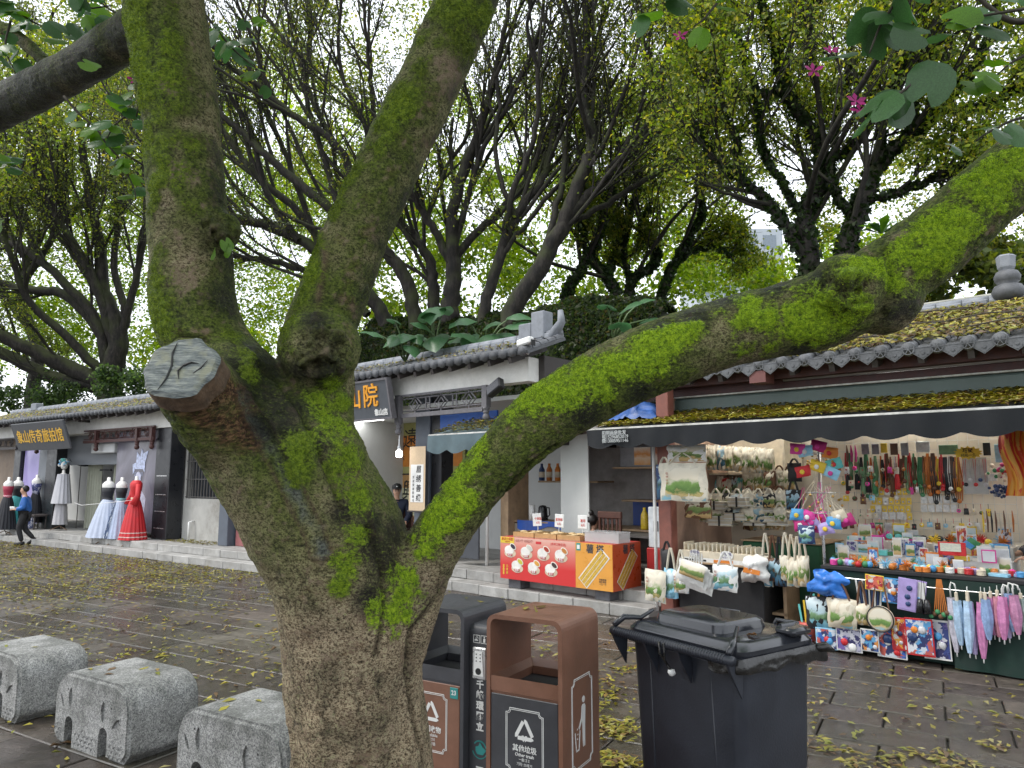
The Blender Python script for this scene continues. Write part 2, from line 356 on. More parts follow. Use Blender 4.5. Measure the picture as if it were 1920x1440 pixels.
def stool_mesh():
    Wd, H, D = .90, .47, .50
    arch = lambda cx: [(cx-.05, 0)]+arc(cx, .14, .05, 180, 0, 8)+[(cx+.05, 0)]
    poly = [(.06, 0)]+arch(.20)+arch(.62)+[(Wd-.06, 0)]+arc(Wd-.05, .08, .05, -60, 0, 3)+arc(Wd-.17, H-.17, .17, 0, 90, 8)+arc(.17, H-.17, .17, 90, 180, 8)+arc(.05, .08, .05, 180, 240, 3)
    b = MB().ext(poly, 0, D); me = b.mesh('s', M_GRAN); bm = bmesh.new(); bm.from_mesh(me)
    ed = [e for e in bm.edges if all(abs(v.co.y) < 1e-5 for v in e.verts) or all(abs(v.co.y-D) < 1e-5 for v in e.verts)]
    ed = [e for e in ed if max(v.co.z for v in e.verts) > .19+.01 or min(v.co.x for v in e.verts) < .1 or max(v.co.x for v in e.verts) > .8]
    bmesh.ops.bevel(bm, geom=ed, offset=.022, segments=3, affect='EDGES', clamp_overlap=True); bm.to_mesh(me); bm.free()
    o = put('s', me); cut = MB()
    for cx, cz, h, w_, an in ((.20, .315, .13, .05, 0), (.605, .285, .135, .055, 0), (.10, .28, .10, .022, 28), (.76, .235, .115, .035, -52)):
        cut.ext(teardrop(cx, cz, h, w_, an), -.02, .016)
    for cx, cz in ((.165, .36), (.70, .32)): cut.ext(arc(cx, cz, .008, 0, 315, 7), -.02, .012)
    c = cut.build('c', M_GROOVE); md = o.modifiers.new('b', 'BOOLEAN'); md.object = c; md.operation = 'DIFFERENCE'; md.solver = 'EXACT'
    dg = bpy.context.evaluated_depsgraph_get(); out = bpy.data.meshes.new_from_object(o.evaluated_get(dg)); bpy.data.objects.remove(o); bpy.data.objects.remove(c)
    out.polygons.foreach_set('use_smooth', [True]*len(out.polygons)); out.set_sharp_from_angle(angle=R(35)); return out
SM = stool_mesh(); sc_ = MB()
for row in range(4):
    for k in range(18):
        cx = .05+k*.052+(.026 if row % 2 else 0); cz = .02+row*.03
        if cx > .85 or any(abs(cx-a) < .085 and cz < .21 for a in (.20, .62)): continue
        if row == 3 and (k*7) % 3: continue
        sc_.tube([(x, -.0005, z) for x, z in arc(cx, cz, .025, 15, 165, 5)], .0032, 4)
SCM = sc_.mesh('carved_scales', M_GROOVE); SCO = MB().box(.1, .16, 0, .8, .44, .26).mesh('arch_shade_core', M_GROOVE)  # dark block added inside so the arch openings look shaded
e0 = gp(97, 1388); ed_ = Vector((math.cos(R(-33)), math.sin(R(-33)), 0))
for k, lab in ((-1, 'carved granite elephant stool cut off by the left edge of the picture'), (0, 'whole carved granite elephant stool, the middle one of the row'), (1, 'carved granite elephant stool half hidden by the mossy trunk')):
    P = e0+ed_*(1.43*k); t = thing('elephant_stool', lab, 'stone stool', (P.x, P.y, 0), R(-32+k*1.5), 'row of carved granite elephant stools')
    put('stone_body', SM, t); tag(put('carved_scales', SCM, t), kind='stuff'); put('arch_shade_core', SCO, t)
# petals and leaves lying on the stools
pl = [(e0+ed_*(1.43*k+x)+Vector((.53*y, .85*y, .474))) for k, x, y in ((0, .33, .2), (0, .5, .33), (0, .45, .12), (0, .2, .12), (0, .62, .36), (0, .72, .3), (-1, .4, .1), (-1, .6, .22), (1, .2, .2), (1, .35, .3), (1, .3, .1))]
litter('leaves_on_stools', [tuple(p) for p in pl], .09, 'few yellow leaves and petals lying on the granite elephant stools')
# ================================================================ litter bins
M_BRN = mat((.205, .098, .062), .45, .14, 7, .12, 60, dirt=.25); M_DGR = mat((.052, .053, .06), .42, .16, 6, .1, 70, dirt=.2); M_BLK = mat((.012, .012, .013), .6, .3)
M_WHT = mat((.72, .72, .70), .55, .06, 20); M_TEAL = mat((.03, .24, .23), .5, .1); M_STEEL = mat((.55, .55, .55), .3, .08, 20, metal=.7)
def notched(x0, z0, x1, z1, c):
    return [(x0+c, z0), (x1-c, z0), (x1-c*.9, z0+c*.55), (x1-c*.55, z0+c*.9), (x1, z0+c), (x1, z1-c), (x1-c*.55, z1-c*.9), (x1-c*.9, z1-c*.55), (x1-c, z1), (x0+c, z1), (x0+c*.9, z1-c*.55), (x0+c*.55, z1-c*.9), (x0, z1-c), (x0, z0+c), (x0+c*.55, z0+c*.9), (x0+c*.9, z0+c*.55)]
def loopline(mb, P, wd, y, M=None, mi=0, closed=True):
    n = len(P)
    for i in range(n if closed else n-1):
        a, b = Vector(P[i]), Vector(P[(i+1) % n]); d = (b-a)
        if d.length < 1e-6: continue
        d.normalize(); q = Vector((-d.y, d.x))*wd/2; a = a-d*wd*.45; b = b+d*wd*.45
        mb.ext([tuple(a-q), tuple(b-q), tuple(b+q), tuple(a+q)], y-.0012, y+.001, mi, M)
bx = FB = Frame((-.13, 3.80), -30.5); BZ = 1.1; BW = .43
tb = fthing('litter_bin', 'brown and charcoal twin litter bin with ashtray post beside the mossy trunk', 'litter bin', FB)
def half(x0, hood, panel):
    x1 = x0+BW; th = .022
    o = []
    outer = [(x0, .0), (x0, BZ-.05)]+arc(x0+.05, BZ-.05, .05, 180, 90, 5)+arc(x1-.05, BZ-.05, .05, 90, 0, 5)+[(x1, BZ-.05), (x1, 0)]
    inner = [(x1-th, 0), (x1-th, BZ-.055)]+arc(x1-.055, BZ-.055, .033, 0, 90, 5)+arc(x0+.055, BZ-.055, .033, 90, 180, 5)+[(x0+th, BZ-.055), (x0+th, 0)]
    V = MB(); n = len(outer); inn = inner[::-1]
    for i in range(n-1):
        a, b, c, d = outer[i], outer[i+1], inn[i+1], inn[i]
        V.add([(a[0], 0, a[1]), (b[0], 0, b[1]), (c[0], 0, c[1]), (d[0], 0, d[1]), (a[0], BW, a[1]), (b[0], BW, b[1]), (c[0], BW, c[1]), (d[0], BW, d[1])], [(0, 1, 2, 3), (4, 7, 6, 5), (0, 4, 5, 1), (3, 2, 6, 7)])
    V.build('hood', hood, tb, 40)
    body = MB(); body.box(x0+th+.001, .012, .05, x1-th-.001, BW-.012, .725); body.build('inner_box', hood, tb)
    pn = MB().cbox(x0+th+.004, .003, .06, x1-th-.004, .0118, .715, .003).build('front_panel', panel, tb)
    rim = MB()                                        # sloping tray rim around the black mouth
    X0, X1 = x0+th+.001, x1-th-.001
    O = [(X0, .004), (X1, .004), (X1, BW-.004), (X0, BW-.004)]; I = [(X0+.05, .075), (X1-.05, .075), (X1-.05, BW-.075), (X0+.05, BW-.075)]
    for i in range(4):
        j = (i+1) % 4; zo = .80
        rim.add([(*O[i], .728), (*O[j], .728), (*O[j], zo), (*O[i], zo), (*I[j], .775), (*I[i], .775), (*I[j], .70), (*I[i], .70)], [(0, 1, 2, 3), (3, 2, 4, 5), (5, 4, 6, 7)])
    rim.build('mouth_rim', hood, tb)
    MB().box(X0+.02, .05, .7265, X1-.02, BW-.05, .735).build('mouth', M_BLK, tb)
    return pn
pR = half(0, M_BRN, M_DGR); pL = half(-.14-BW, M_DGR, M_BRN)
def recycle(mb, cx, cz, s, y, arrow):
    P = [(cx-s, cz-s*.75), (cx+s, cz-s*.75), (cx, cz+s)]
    for i in range(3):
        a, b = Vector(P[i]), Vector(P[(i+1) % 3]); d = b-a; a2, b2 = a+d*.14, b-d*.14; dn = d.normalized(); q = Vector((-dn.y, dn.x))*s*.17
        mb.ext([tuple(a2-q), tuple(b2-q), tuple(b2+q), tuple(a2+q)], y-.001, y+.001)
        mb.ext([tuple(b2-q*1.0), tuple(b-dn*s*.02-q*.2), tuple(b+q*.6-dn*s*.1), tuple(b2+q)], y-.001, y+.001)
    if arrow:
        for sg in (-1, 1): mb.ext([(cx+sg*s*.07, cz-s*1.05), (cx+sg*s*.07, cz-s*.5), (cx+sg*s*.28, cz-s*.5), (cx+sg*s*.28, cz-s*.85)][::1 if sg < 0 else -1], y-.0016, y+.001)
lg = MB(); x0, x1, z0, z1 = .115, .325, .365, .66
loopline(lg, notched(x0, z0, x1, z1, .022), .003, .0018); loopline(lg, notched(x0+.007, z0+.007, x1-.007, z1-.007, .02), .0022, .0018)
recycle(lg, .22, .565, .052, .0018, True)
add_text(lg, '其他垃圾', .034, .22, .0016, .475, bold=.0006, extrude=.0006); add_text(lg, 'Other trash', .022, .22, .0016, .447, bold=.0003, extrude=.0006); add_text(lg, '一般ゴミ', .016, .22, .0016, .425, extrude=.0006); add_text(lg, '기타 쓰레기', .018, .22, .0016, .403, extrude=.0006)
lg.build('sorting_sign', M_WHT, pR)
lg = MB(); dx = -.14-BW
loopline(lg, notched(x0+dx, z0, x1+dx, z1, .022), .003, .0018); loopline(lg, notched(x0+dx+.007, z0+.007, x1+dx-.007, z1-.007, .02), .0022, .0018)
recycle(lg, .22+dx, .565, .052, .0018, False); add_text(lg, '可回收物', .034, .22+dx, .0016, .475, bold=.0006, extrude=.0006); add_text(lg, 'Recyclable', .022, .22+dx, .0016, .447, extrude=.0006); add_text(lg, '資源ゴミ', .016, .22+dx, .0016, .425, extrude=.0006); add_text(lg, '재활용품', .018, .22+dx, .0016, .403, extrude=.0006)
lg.build('sorting_sign', M_WHT, pL)
npl = MB().cbox(-.225, -.002, .65, -.175, .0028, .705, .0015).build('number_plate', M_TEAL, tb); lg = MB(); add_text(lg, '23', .032, -.2, -.003, .679, bold=.0006, extrude=.0006); lg.build('numerals', M_WHT, npl)
# side emblem on the right flank (plane x = BW)
MS = Matrix.Translation((BW+.0005, 0, 0)) @ Matrix.Rotation(PI/2, 4, 'Z')
sd_ = MB(); loopline(sd_, notched(.10, .37, .34, .80, .028), .0035, -.0008, MS); loopline(sd_, notched(.108, .378, .332, .792, .025), .0022, -.0008, MS)
sd_.ext(arc(.235, .685, .016, 0, 330, 11), -.0018, .0, 0, MS)
sd_.ext([(.212, .655), (.205, .60), (.175, .562), (.183, .552), (.218, .592), (.222, .50), (.226, .46), (.232, .46), (.235, .53), (.24, .46), (.248, .46), (.25, .56), (.256, .65), (.245, .662), (.222, .662)][::-1], -.0018, 0, 0, MS)
loopline(sd_, [(.135, .545), (.148, .46), (.178, .46), (.19, .545)], .006, -.0008, MS, closed=False)
for q in ((.16, .56), (.166, .535), (.162, .515)): sd_.ext([(q[0]-.004, q[1]-.004), (q[0]+.004, q[1]-.003), (q[0]+.002, q[1]+.004)], -.0018, 0, 0, MS)
sd_.build('litter_symbol', M_WHT, tb)
em = MB(); em.ext(arc(.21, .30, .02, 0, 340, 14), -.0018, 0, 0, MS); em.ext([(.2, .27), (.22, .27), (.215, .295), (.205, .295)], -.0018, 0, 0, MS); em.build('city_emblem', M_TEAL, tb)
# ashtray post
post = MB(); post.box(-.138, .05, 0, -.002, .35, .985); post.tube([(-.138, .09, .985), (-.002, .09, .985)], .04, 14); post.box(-.138, .09, .985, -.002, .35, 1.024)
post.build('ashtray_post', M_DGR, tb, 40)
ash = MB(); ash.cbox(-.113, .035, .755, -.027, .052, .915, .006); asho = ash.build('ashtray', M_STEEL, tb)
pl_ = MB().ext([(-.1, .775), (-.04, .775), (-.048, .895), (-.092, .895)], .030, .036).build('stub_plate', mat((.78, .78, .76), .4, .05), asho)
hl = MB()
for i in range(3):
    for j in (0, 1): hl.ext(arc(-.082+j*.024, .882-i*.017, .0035, 0, 315, 7), .0285, .031)
hl.ext(arc(-.07, .797, .017, 0, 345, 15), .0285, .031); tag(hl.build('stub_holes', M_BLK, asho), kind='stuff')
ic = MB()
for xx in (-.112, -.066): loopline(ic, [(xx, .935), (xx+.038, .935), (xx+.038, .973), (xx, .973)], .0025, .049)
ic.ext([(-.106, .945), (-.084, .945), (-.084, .951), (-.106, .951)], .0475, .05); loopline(ic, arc(-.091, .958, .007, 0, 270, 6), .003, .0492, closed=False); ic.ext(arc(-.045, .965, .004, 0, 300, 6), .0475, .05); ic.ext([(-.052, .94), (-.04, .94), (-.038, .959), (-.05, .959)], .0475, .05)
ic.build('pictograms', M_WHT, tb)
for i, ch in enumerate('千峰環野立一水抱城流'): vt = MB(); add_text(vt, ch, .046, -.07, .0485, (.725 if i < 5 else .578)-i*.052, bold=.0016, extrude=.0008); vt.build('motto_character', M_WHT, tb)
em = MB(); loopline(em, arc(-.07, .41, .04, 20, 140, 8), .007, .0492, closed=False); loopline(em, arc(-.07, .41, .045, 200, 330, 8), .005, .0492, closed=False)
em.ext([(-.095, .40), (-.085, .385), (-.05, .385), (-.03, .41), (-.055, .425), (-.068, .445), (-.078, .425), (-.095, .42)], .0475, .05); em.build('city_emblem', M_TEAL, tb)
litter('leaves_on_bins', [tuple(FB.W(x, y, z)) for x, y, z in ((.12, .2, 1.108), (.2, .17, 1.108), (.17, .27, 1.11), (-.33, .3, 1.108), (-.2, .25, 1.108), (-.06, .2, 1.03), (-.09, .24, 1.03), (-.03, .25, 1.03))], .08, 'few yellow leaves lying on top of the twin litter bin')
# ================================================================ wheelie bin
M_WHB = mat((.022, .025, .034), .4, .2, 5, .12, 90, dirt=.1); M_LID = mat((.02, .022, .028), .2, .3, 7, .1, 30, coat=.3); M_BAG = mat((.012, .011, .010), .25, .3, 10, .6, 25)
FW = Frame((.57, 3.80), -56); wt, wdp = .73, .58
wb = fthing('wheelie_bin', 'large black wheelie bin with closed lid and bin bag hanging out', 'wheelie bin', FW)
def rrect(x0, y0, x1, y1, r, n=4):
    P = []
    for cx, cy, a in ((x1-r, y1-r, 0), (x0+r, y1-r, 90), (x0+r, y0+r, 180), (x1-r, y0+r, 270)): P += [(cx+r*math.cos(R(a+90*i/n)), cy+r*math.sin(R(a+90*i/n))) for i in range(n+1)]
    return P
def loft(mb, secs, cap0=True, cap1=True, mi=0):
    n = len(secs[0][0]); V = [(p[0], p[1], z) for P, z in secs for p in P]
    Fs = [(i*n+j, i*n+(j+1) % n, (i+1)*n+(j+1) % n, (i+1)*n+j) for i in range(len(secs)-1) for j in range(n)]
    if cap0: Fs.append(tuple(range(n))[::-1])
    if cap1: Fs.append(tuple((len(secs)-1)*n+j for j in range(n)))
    return mb.add(V, Fs, mi)
rr_ = lambda d, r=.05: rrect(d, d, wt-d, wdp-d, r)
b_ = MB(); loft(b_, [(rr_(.062), .06), (rr_(.055), .10), (rr_(.03), .90), (rr_(.026), .97), (rr_(.0, .06), .975), (rr_(.0, .06), 1.015)]); b_.build('body', M_WHB, wb, 40)
for xa in (.16, .54): MB().tube([(xa+.012*(xa > .3), .033+.022, .12), (xa, .033, .95)], .006, 6).build('rib', M_WHB, wb, 1)
ld = MB(); dm = (.12, .06); pts_ = lambda d: rrect(d-.005, d-.005, wt-d+.005, wdp-d+.005, .085)
loft(ld, [(pts_(.006), 1.017), (pts_(.006), 1.04), (pts_(.03), 1.066), (pts_(.06), 1.075)], True, True)
pq = [[(p[0]*.62+.10+k*.0, p[1]*.66+.09) for p in pts_(.02+i*.035)] for i, k in ((0, 0), (.35, 0), (1, 0))]
loft(ld, [(pq[0], 1.0755), (pq[1], 1.11), (pq[2], 1.122)], False, True); ld.build('lid', M_LID, wb, 35)
hb = MB(); hb.tube([(-.02, -.055, 1.02), (wt+.01, -.055, 1.02)], .021, 12); lo = hb.build('hinge_bar', M_WHB, wb, 1)
kn = MB()
for i in range(46): kn.tube([(.01+i*.0152, -.055, 1.02), (.016+i*.0152, -.055, 1.02)], .0235, 10)
kn.build('grip_ribs', M_WHB, lo, 40)
for x in (-.005, .215, .43, wt-.015):
    g = MB(); g.add([(x-.008, -.075, 1.02), (x+.008, -.075, 1.02), (x+.008, .03, 1.0), (x-.008, .03, 1.0), (x-.004, .022, .85), (x+.004, .022, .85), (x-.006, -.05, .965), (x+.006, -.05, .965)], [(0, 1, 2, 3), (0, 6, 7, 1), (6, 4, 5, 7), (4, 3, 2, 5), (0, 3, 4, 6), (1, 7, 5, 2)]); g.build('gusset', M_WHB, wb)
for x in (-.01, wt-.012):
    MB().tube([(x, -.055, 1.045), (x+(.02 if x < 0 else -.02), 0, 1.085), (x+(.07 if x < 0 else -.07), .07, 1.082), (x+(.1 if x < 0 else -.1), .13, 1.12)], [.016, .016, .012, .008], 8).build('lid_strap', M_LID, wb, 1)
for x, y in ((.55, wdp-.02), (.2, wdp-.02)): MB().tube([(x-.06, y, 1.05), (x-.06, y+.03, 1.085), (x+.06, y+.03, 1.085), (x+.06, y, 1.05)], .011, 8).build('lid_handle', M_LID, wb, 1)
hh = MB(); hh.cbox(wt-.09, wdp-.22, 1.07, wt+.02, wdp-.08, 1.105, .012); hh.tube([(wt-.07, wdp-.2, 1.105), (wt-.07, wdp-.1, 1.105)], .012, 8); hh.build('lid_catch', M_LID, wb, 40)
bag = MB()                                            # bin liner folded out over the rim
def bagf(u, v):
    n_ = noise.noise(Vector((u*5, v*2, 1)))*.010+noise.noise(Vector((u*21, v*3, 4)))*.005*v
    if u < .22: x, y = wt-.16+.16*u/.22, -.006; ox, oy = 0, -1
    else: x, y = wt+.004, (wdp+.03)*(u-.22)/.78; ox, oy = 1, 0
    o = .012*math.sin(min(1, v*1.6)*PI*.75)+n_+.004; dz = (.065+.03*noise.noise(Vector((u*7, 0, 3)))+.02*max(0, u-.8)*5)*v
    return (x+ox*o, y+oy*o, 1.018-dz)
bag.grid(bagf, 120, 10)
bag.tube([(wt+.006, wdp-.04, 1.0), (wt+.03, wdp+.0, 1.005), (wt+.055, wdp+.03, .985)], [.02, .024, .008], 8)
bag.build('bin_bag', M_BAG, wb, 1)
tie = MB(); tie.tube([(.33, -.078, 1.03), (.335, -.08, .98), (.35, -.05, .93), (.352, -.03, .90)], .006, 6); tie.tube([(.36, -.078, 1.03), (.356, -.07, .95), (.352, -.03, .90)], .005, 6); tie.build('bag_tie', M_BAG, wb, 1)
kt = MB().ball((.352, -.022, .888), .02, 8, sz=.9); kt.v = [tuple(Vector(p)+Vector((noise.noise(Vector(p)*60), noise.noise(Vector(p)*60+Vector((9, 0, 0))), noise.noise(Vector(p)*70)))*.006) for p in kt.v]; kt.build('paper_knot', M_WHT, wb, 1)
litter('leaf_on_wheelie_bin', [tuple(FW.W(.64, .2, 1.085)), tuple(FW.W(.655, .21, 1.086))], .075, 'brown leaf lying on the black wheelie bin lid', cols=[(.2, .09, .02)], wts=[1])
# ================================================================ the mossy orchid tree in front
def limb_tube(mb, P, n=22):
    """P = (pixel x, pixel y, depth, width in pixels)"""
    Q = [tuple(at(x, y, d))+(w_*.5*d/FPX,) for x, y, d, w_ in P]; C4 = catmull(Q, 6)
    mb.tube([c[:3] for c in C4], [c[3] for c in C4], n)
TD = 2.75
raw = MB()
limb_tube(raw, [(705, 2050, TD, 420), (697, 1850, TD, 330), (688, 1650, TD, 275), (684, 1440, TD, 250), (668, 1300, TD, 248), (662, 1180, TD, 258), (640, 1060, TD, 268), (592, 960, TD, 275), (535, 875, TD-.02, 262), (480, 800, TD-.02, 232), (435, 725, TD-.02, 185), (392, 650, TD, 155), (362, 560, TD, 147), (357, 480, TD, 146), (352, 400, TD, 141), (347, 300, TD, 136), (339, 200, TD, 138), (322, 100, TD, 142), (309, 0, TD, 142), (300, -130, TD, 138), (280, -400, TD+.05, 112), (220, -700, TD+.2, 84)])
limb_tube(raw, [(680, 1110, TD+.05, 190), (626, 990, TD+.05, 172), (603, 890, TD+.05, 156), (594, 790, TD+.05, 140), (594, 690, TD+.05, 140), (603, 610, TD+.05, 136), (635, 530, TD+.05, 122), (672, 430, TD+.05, 120), (715, 340, TD+.05, 118), (768, 230, TD+.05, 120), (822, 120, TD+.05, 116), (875, 0, TD+.05, 112), (935, -140, TD+.05, 105), (1040, -400, TD+.15, 82), (1120, -650, TD+.3, 60)])
limb_tube(raw, [(712, 1220, TD, 170), (752, 1130, TD, 150), (790, 1060, TD-.01, 122), (830, 1000, TD-.02, 104), (868, 948, TD-.04, 98), (904, 900, TD-.05, 98), (960, 838, TD-.07, 108), (1045, 768, TD-.1, 124), (1160, 700, TD-.12, 136), (1290, 648, TD-.15, 136), (1430, 608, TD-.17, 136), (1550, 578, TD-.2, 146), (1640, 535, TD-.22, 138), (1735, 468, TD-.24, 136), (1830, 385, TD-.26, 132), (1925, 305, TD-.28, 124), (2060, 190, TD-.3, 112), (2260, 40, TD-.3, 92), (2520, -180, TD-.2, 66)])
limb_tube(raw, [(520, 900, TD, 170), (470, 845, TD-.08, 165), (405, 775, TD-.22, 155), (365, 718, TD-.34, 142), (340, 688, TD-.44, 130)], 24)
limb_tube(raw, [(325, 20, TD+.05, 95), (250, 62, TD+.22, 80), (150, 125, TD+.4, 76), (60, 172, TD+.6, 74), (-30, 215, TD+.8, 74), (-160, 265, TD+1.1, 70), (-380, 320, TD+1.6, 56), (-600, 330, TD+2.2, 42)])
limb_tube(raw, [(-20, 40, TD+.7, 24), (40, 75, TD+.65, 26), (85, 118, TD+.58, 26), (110, 140, TD+.5, 30)], 10)
for x, y, d, r in ((600, 655, TD-.03, 78), (415, 432, TD-.02, 36), (1585, 545, TD-.28, 68), (1655, 560, TD-.22, 72), (430, 720, TD-.06, 92), (665, 1100, TD, 125), (728, 1085, TD+.02, 72), (575, 880, TD-.02, 120)):
    raw.ball(at(x, y, d), r*d/FPX, 16)
# buttress flutes down the trunk
for ang, px0 in ((200, 0), (265, 0), (320, 0), (30, 0)):
    c = at(680, 1440, TD); rad = .2
    raw.tube([(c.x+math.cos(R(ang))*(rad+e), c.y+math.sin(R(ang))*(rad+e), z) for z, e in ((-.05, .13), (.15, .08), (.45, .03), (.8, .0), (1.1, -.04))], [.12, .10, .085, .07, .05], 12)
me = raw.mesh('raw', mat((.2, .2, .2))); tmp = put('raw', me); md = tmp.modifiers.new('r', 'REMESH'); md.mode = 'VOXEL'; md.voxel_size = .0095
s2 = tmp.modifiers.new('s', 'SMOOTH'); s2.iterations = 9; s2.factor = .5
dg = bpy.context.evaluated_depsgraph_get(); TM = bpy.data.meshes.new_from_object(tmp.evaluated_get(dg)); bpy.data.objects.remove(tmp)
nv = len(TM.vertices); co = np.empty(nv*3, np.float32); TM.vertices.foreach_get('co', co); co = co.reshape(-1, 3)
nm = np.empty(nv*3, np.float32); TM.vertices.foreach_get('normal', nm); nm = nm.reshape(-1, 3)
bv = BVHTree.FromPolygons([tuple(c) for c in co], [tuple(p.vertices) for p in TM.polygons])
def hit(x, y):
    r = ray(x, y).normalized(); h = bv.ray_cast(cC, r)[0]
    return h if h is not None else at(x, y, TD)
def blobs(L_, soft=.5):
    out = np.zeros(nv)
    for x, y, r in L_:
        h = np.array(hit(x, y)); rr = r*TD/FPX; d = np.linalg.norm(co-h, axis=1); out = np.maximum(out, np.clip((1-d/rr)/soft, 0, 1))
    return out
def strip(P, wd):
    H = [np.array(hit(x, y)) for x, y in P]; out = np.full(nv, 9.)
    for a, b in zip(H, H[1:]):
        t = np.clip(((co-a) @ (b-a))/max(1e-9, (b-a) @ (b-a)), 0, 1); out = np.minimum(out, np.linalg.norm(co-a-t[:, None]*(b-a), axis=1))
    return out/(wd*TD/FPX)
def vnoise(s, oct_=3, off=0):
    return np.array([noise.fractal(Vector((float(c[0])*s+off, float(c[1])*s, float(c[2])*s)), 1.0, 2.0, oct_) for c in co])
n1, n2, n3 = vnoise(3.2, 4, 5), vnoise(14, 4, 1), vnoise(45, 3, 9)
# moss: wetter upper sides and streaks
MOSS = [(640, 800, 45), (655, 850, 50), (665, 900, 48), (670, 930, 45), (610, 780, 30), (640, 760, 35), (575, 850, 42), (630, 870, 40), (560, 880, 30), (670, 1000, 26), (655, 1060, 30), (640, 1100, 22), (625, 720, 30), (600, 745, 30),
        (860, 60, 45), (880, 95, 36), (850, 20, 40), (870, 30, 35), (905, 40, 30), (830, 10, 30),
        (760, 1120, 50), (735, 1150, 40), (770, 1080, 40), (790, 1030, 36), (810, 990, 34), (830, 950, 34), (850, 915, 34), (870, 880, 34), (890, 850, 34), (720, 1130, 30), (765, 1150, 26), (870, 940, 30), (840, 985, 26),
        (920, 800, 34), (950, 770, 40), (985, 750, 45), (1010, 735, 40), (1050, 700, 44), (1090, 690, 48), (1120, 700, 40), (1150, 680, 44), (1190, 665, 44), (1230, 650, 44), (1270, 635, 36), (1300, 625, 26), (1080, 735, 36), (1130, 730, 26), (1045, 745, 28),
        (1400, 590, 50), (1440, 595, 50), (1490, 590, 54), (1540, 590, 54), (1580, 600, 40), (1410, 570, 30), (1500, 620, 34), (1400, 660, 30), (1440, 655, 26), (1620, 560, 34), (1610, 500, 40), (1640, 500, 26),
        (1690, 520, 36), (1720, 490, 44), (1750, 470, 44), (1700, 470, 30), (1760, 420, 44), (1800, 400, 40), (1840, 370, 30), (1850, 330, 45), (1890, 320, 50), (1900, 290, 40), (1880, 360, 30), (1750, 430, 30), (1790, 440, 24),
        (440, 630, 26), (455, 660, 24), (465, 700, 20)]
moss = blobs([(x, y, r*1.25) for x, y, r in MOSS], .95)
for Pm_, w_, k_ in (([(300, 610), (296, 520), (300, 440), (292, 330), (282, 250), (268, 150), (256, 60), (248, -20)], 44, .66), ([(345, 460), (330, 380), (350, 250), (320, 120), (330, 10)], 34, .3), ([(540, 660), (552, 590), (585, 510), (606, 440), (640, 375), (682, 300), (735, 215), (768, 160), (800, 90)], 34, .95)):
    moss = np.maximum(moss, np.clip(1.15-strip(Pm_, w_), 0, 1)*k_*np.clip(.75+n1*1.3+n2*.9, 0, 1.1))
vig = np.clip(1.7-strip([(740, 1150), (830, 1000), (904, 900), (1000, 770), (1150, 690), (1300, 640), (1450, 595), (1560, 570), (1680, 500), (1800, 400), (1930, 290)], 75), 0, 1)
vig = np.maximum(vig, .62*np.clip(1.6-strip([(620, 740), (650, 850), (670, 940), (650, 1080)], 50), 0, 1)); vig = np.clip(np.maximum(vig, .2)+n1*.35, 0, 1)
upn = np.clip(nm[:, 2], 0, 1)
moss = np.clip(moss*1.0+n1*.3+n2*.5+n3*.35+np.where(moss > .02, -.02, -1.2), 0, 1)
thin = np.clip(.92+n1*.6+n2*.35+upn*.2, 0, 1)*np.clip((co[:, 2]-1.2)/.55, .08, 1)     # green algal film on the limbs
bare = np.clip(blobs([(840, 130, 42), (850, 150, 36), (826, 118, 26), (335, 318, 30), (360, 335, 24), (305, 160, 16), (322, 170, 16), (1690, 450, 24), (1740, 455, 20), (1590, 480, 18), (330, 440, 14), (340, 520, 36), (360, 490, 24), (1290, 590, 12), (1340, 560, 20)], .6)*1.1+n3*1.2+n2*.8-.42, 0, .85)
wood = np.clip(blobs([(400, 770, 62), (440, 800, 50), (365, 760, 50), (455, 755, 45), (330, 745, 44), (425, 725, 36), (310, 735, 36), (470, 820, 36)], .5)+n2*.5-.1, 0, 1)
sc1 = strip([(455, 745), (490, 800), (525, 870), (560, 940), (590, 1000), (600, 1030)], 12); scar = np.clip(1.3-sc1+n3*.6+n2*.5, 0, 1)*np.clip(.75+n2*.8, .25, 1)
sce = np.clip(1-abs(sc1-1.35)/.45, 0, 1)
sc2 = strip([(600, 430), (612, 480), (598, 560), (590, 600)], 8); rib = np.clip(1.2-sc2, 0, 1)
rib = np.maximum(rib, np.clip(1.2-strip([(640, 690), (655, 800), (675, 900), (700, 1000)], 8), 0, 1))
crk = np.clip(1.15-strip([(1040, 836), (1000, 862), (960, 905), (925, 955), (895, 1005), (860, 1060), (830, 1105), (800, 1150), (770, 1185)], 6.5), 0, 1)
for Pk in ([(770, 1185), (765, 1260), (775, 1330), (790, 1430)], [(690, 990), (715, 1060), (722, 1140), (705, 1230)], [(525, 720), (560, 770), (600, 850), (640, 950)], [(440, 640), (490, 690), (520, 715)], [(1660, 470), (1672, 520), (1655, 590)], [(300, 655), (340, 632), (385, 640), (410, 690)]): crk = np.maximum(crk, np.clip(1.1-strip(Pk, 7), 0, 1)*.75)
knob = blobs([(600, 655, 60), (620, 640, 40), (408, 432, 46), (415, 450, 36), (1575, 545, 50), (1600, 530, 36), (590, 680, 40)], .6)
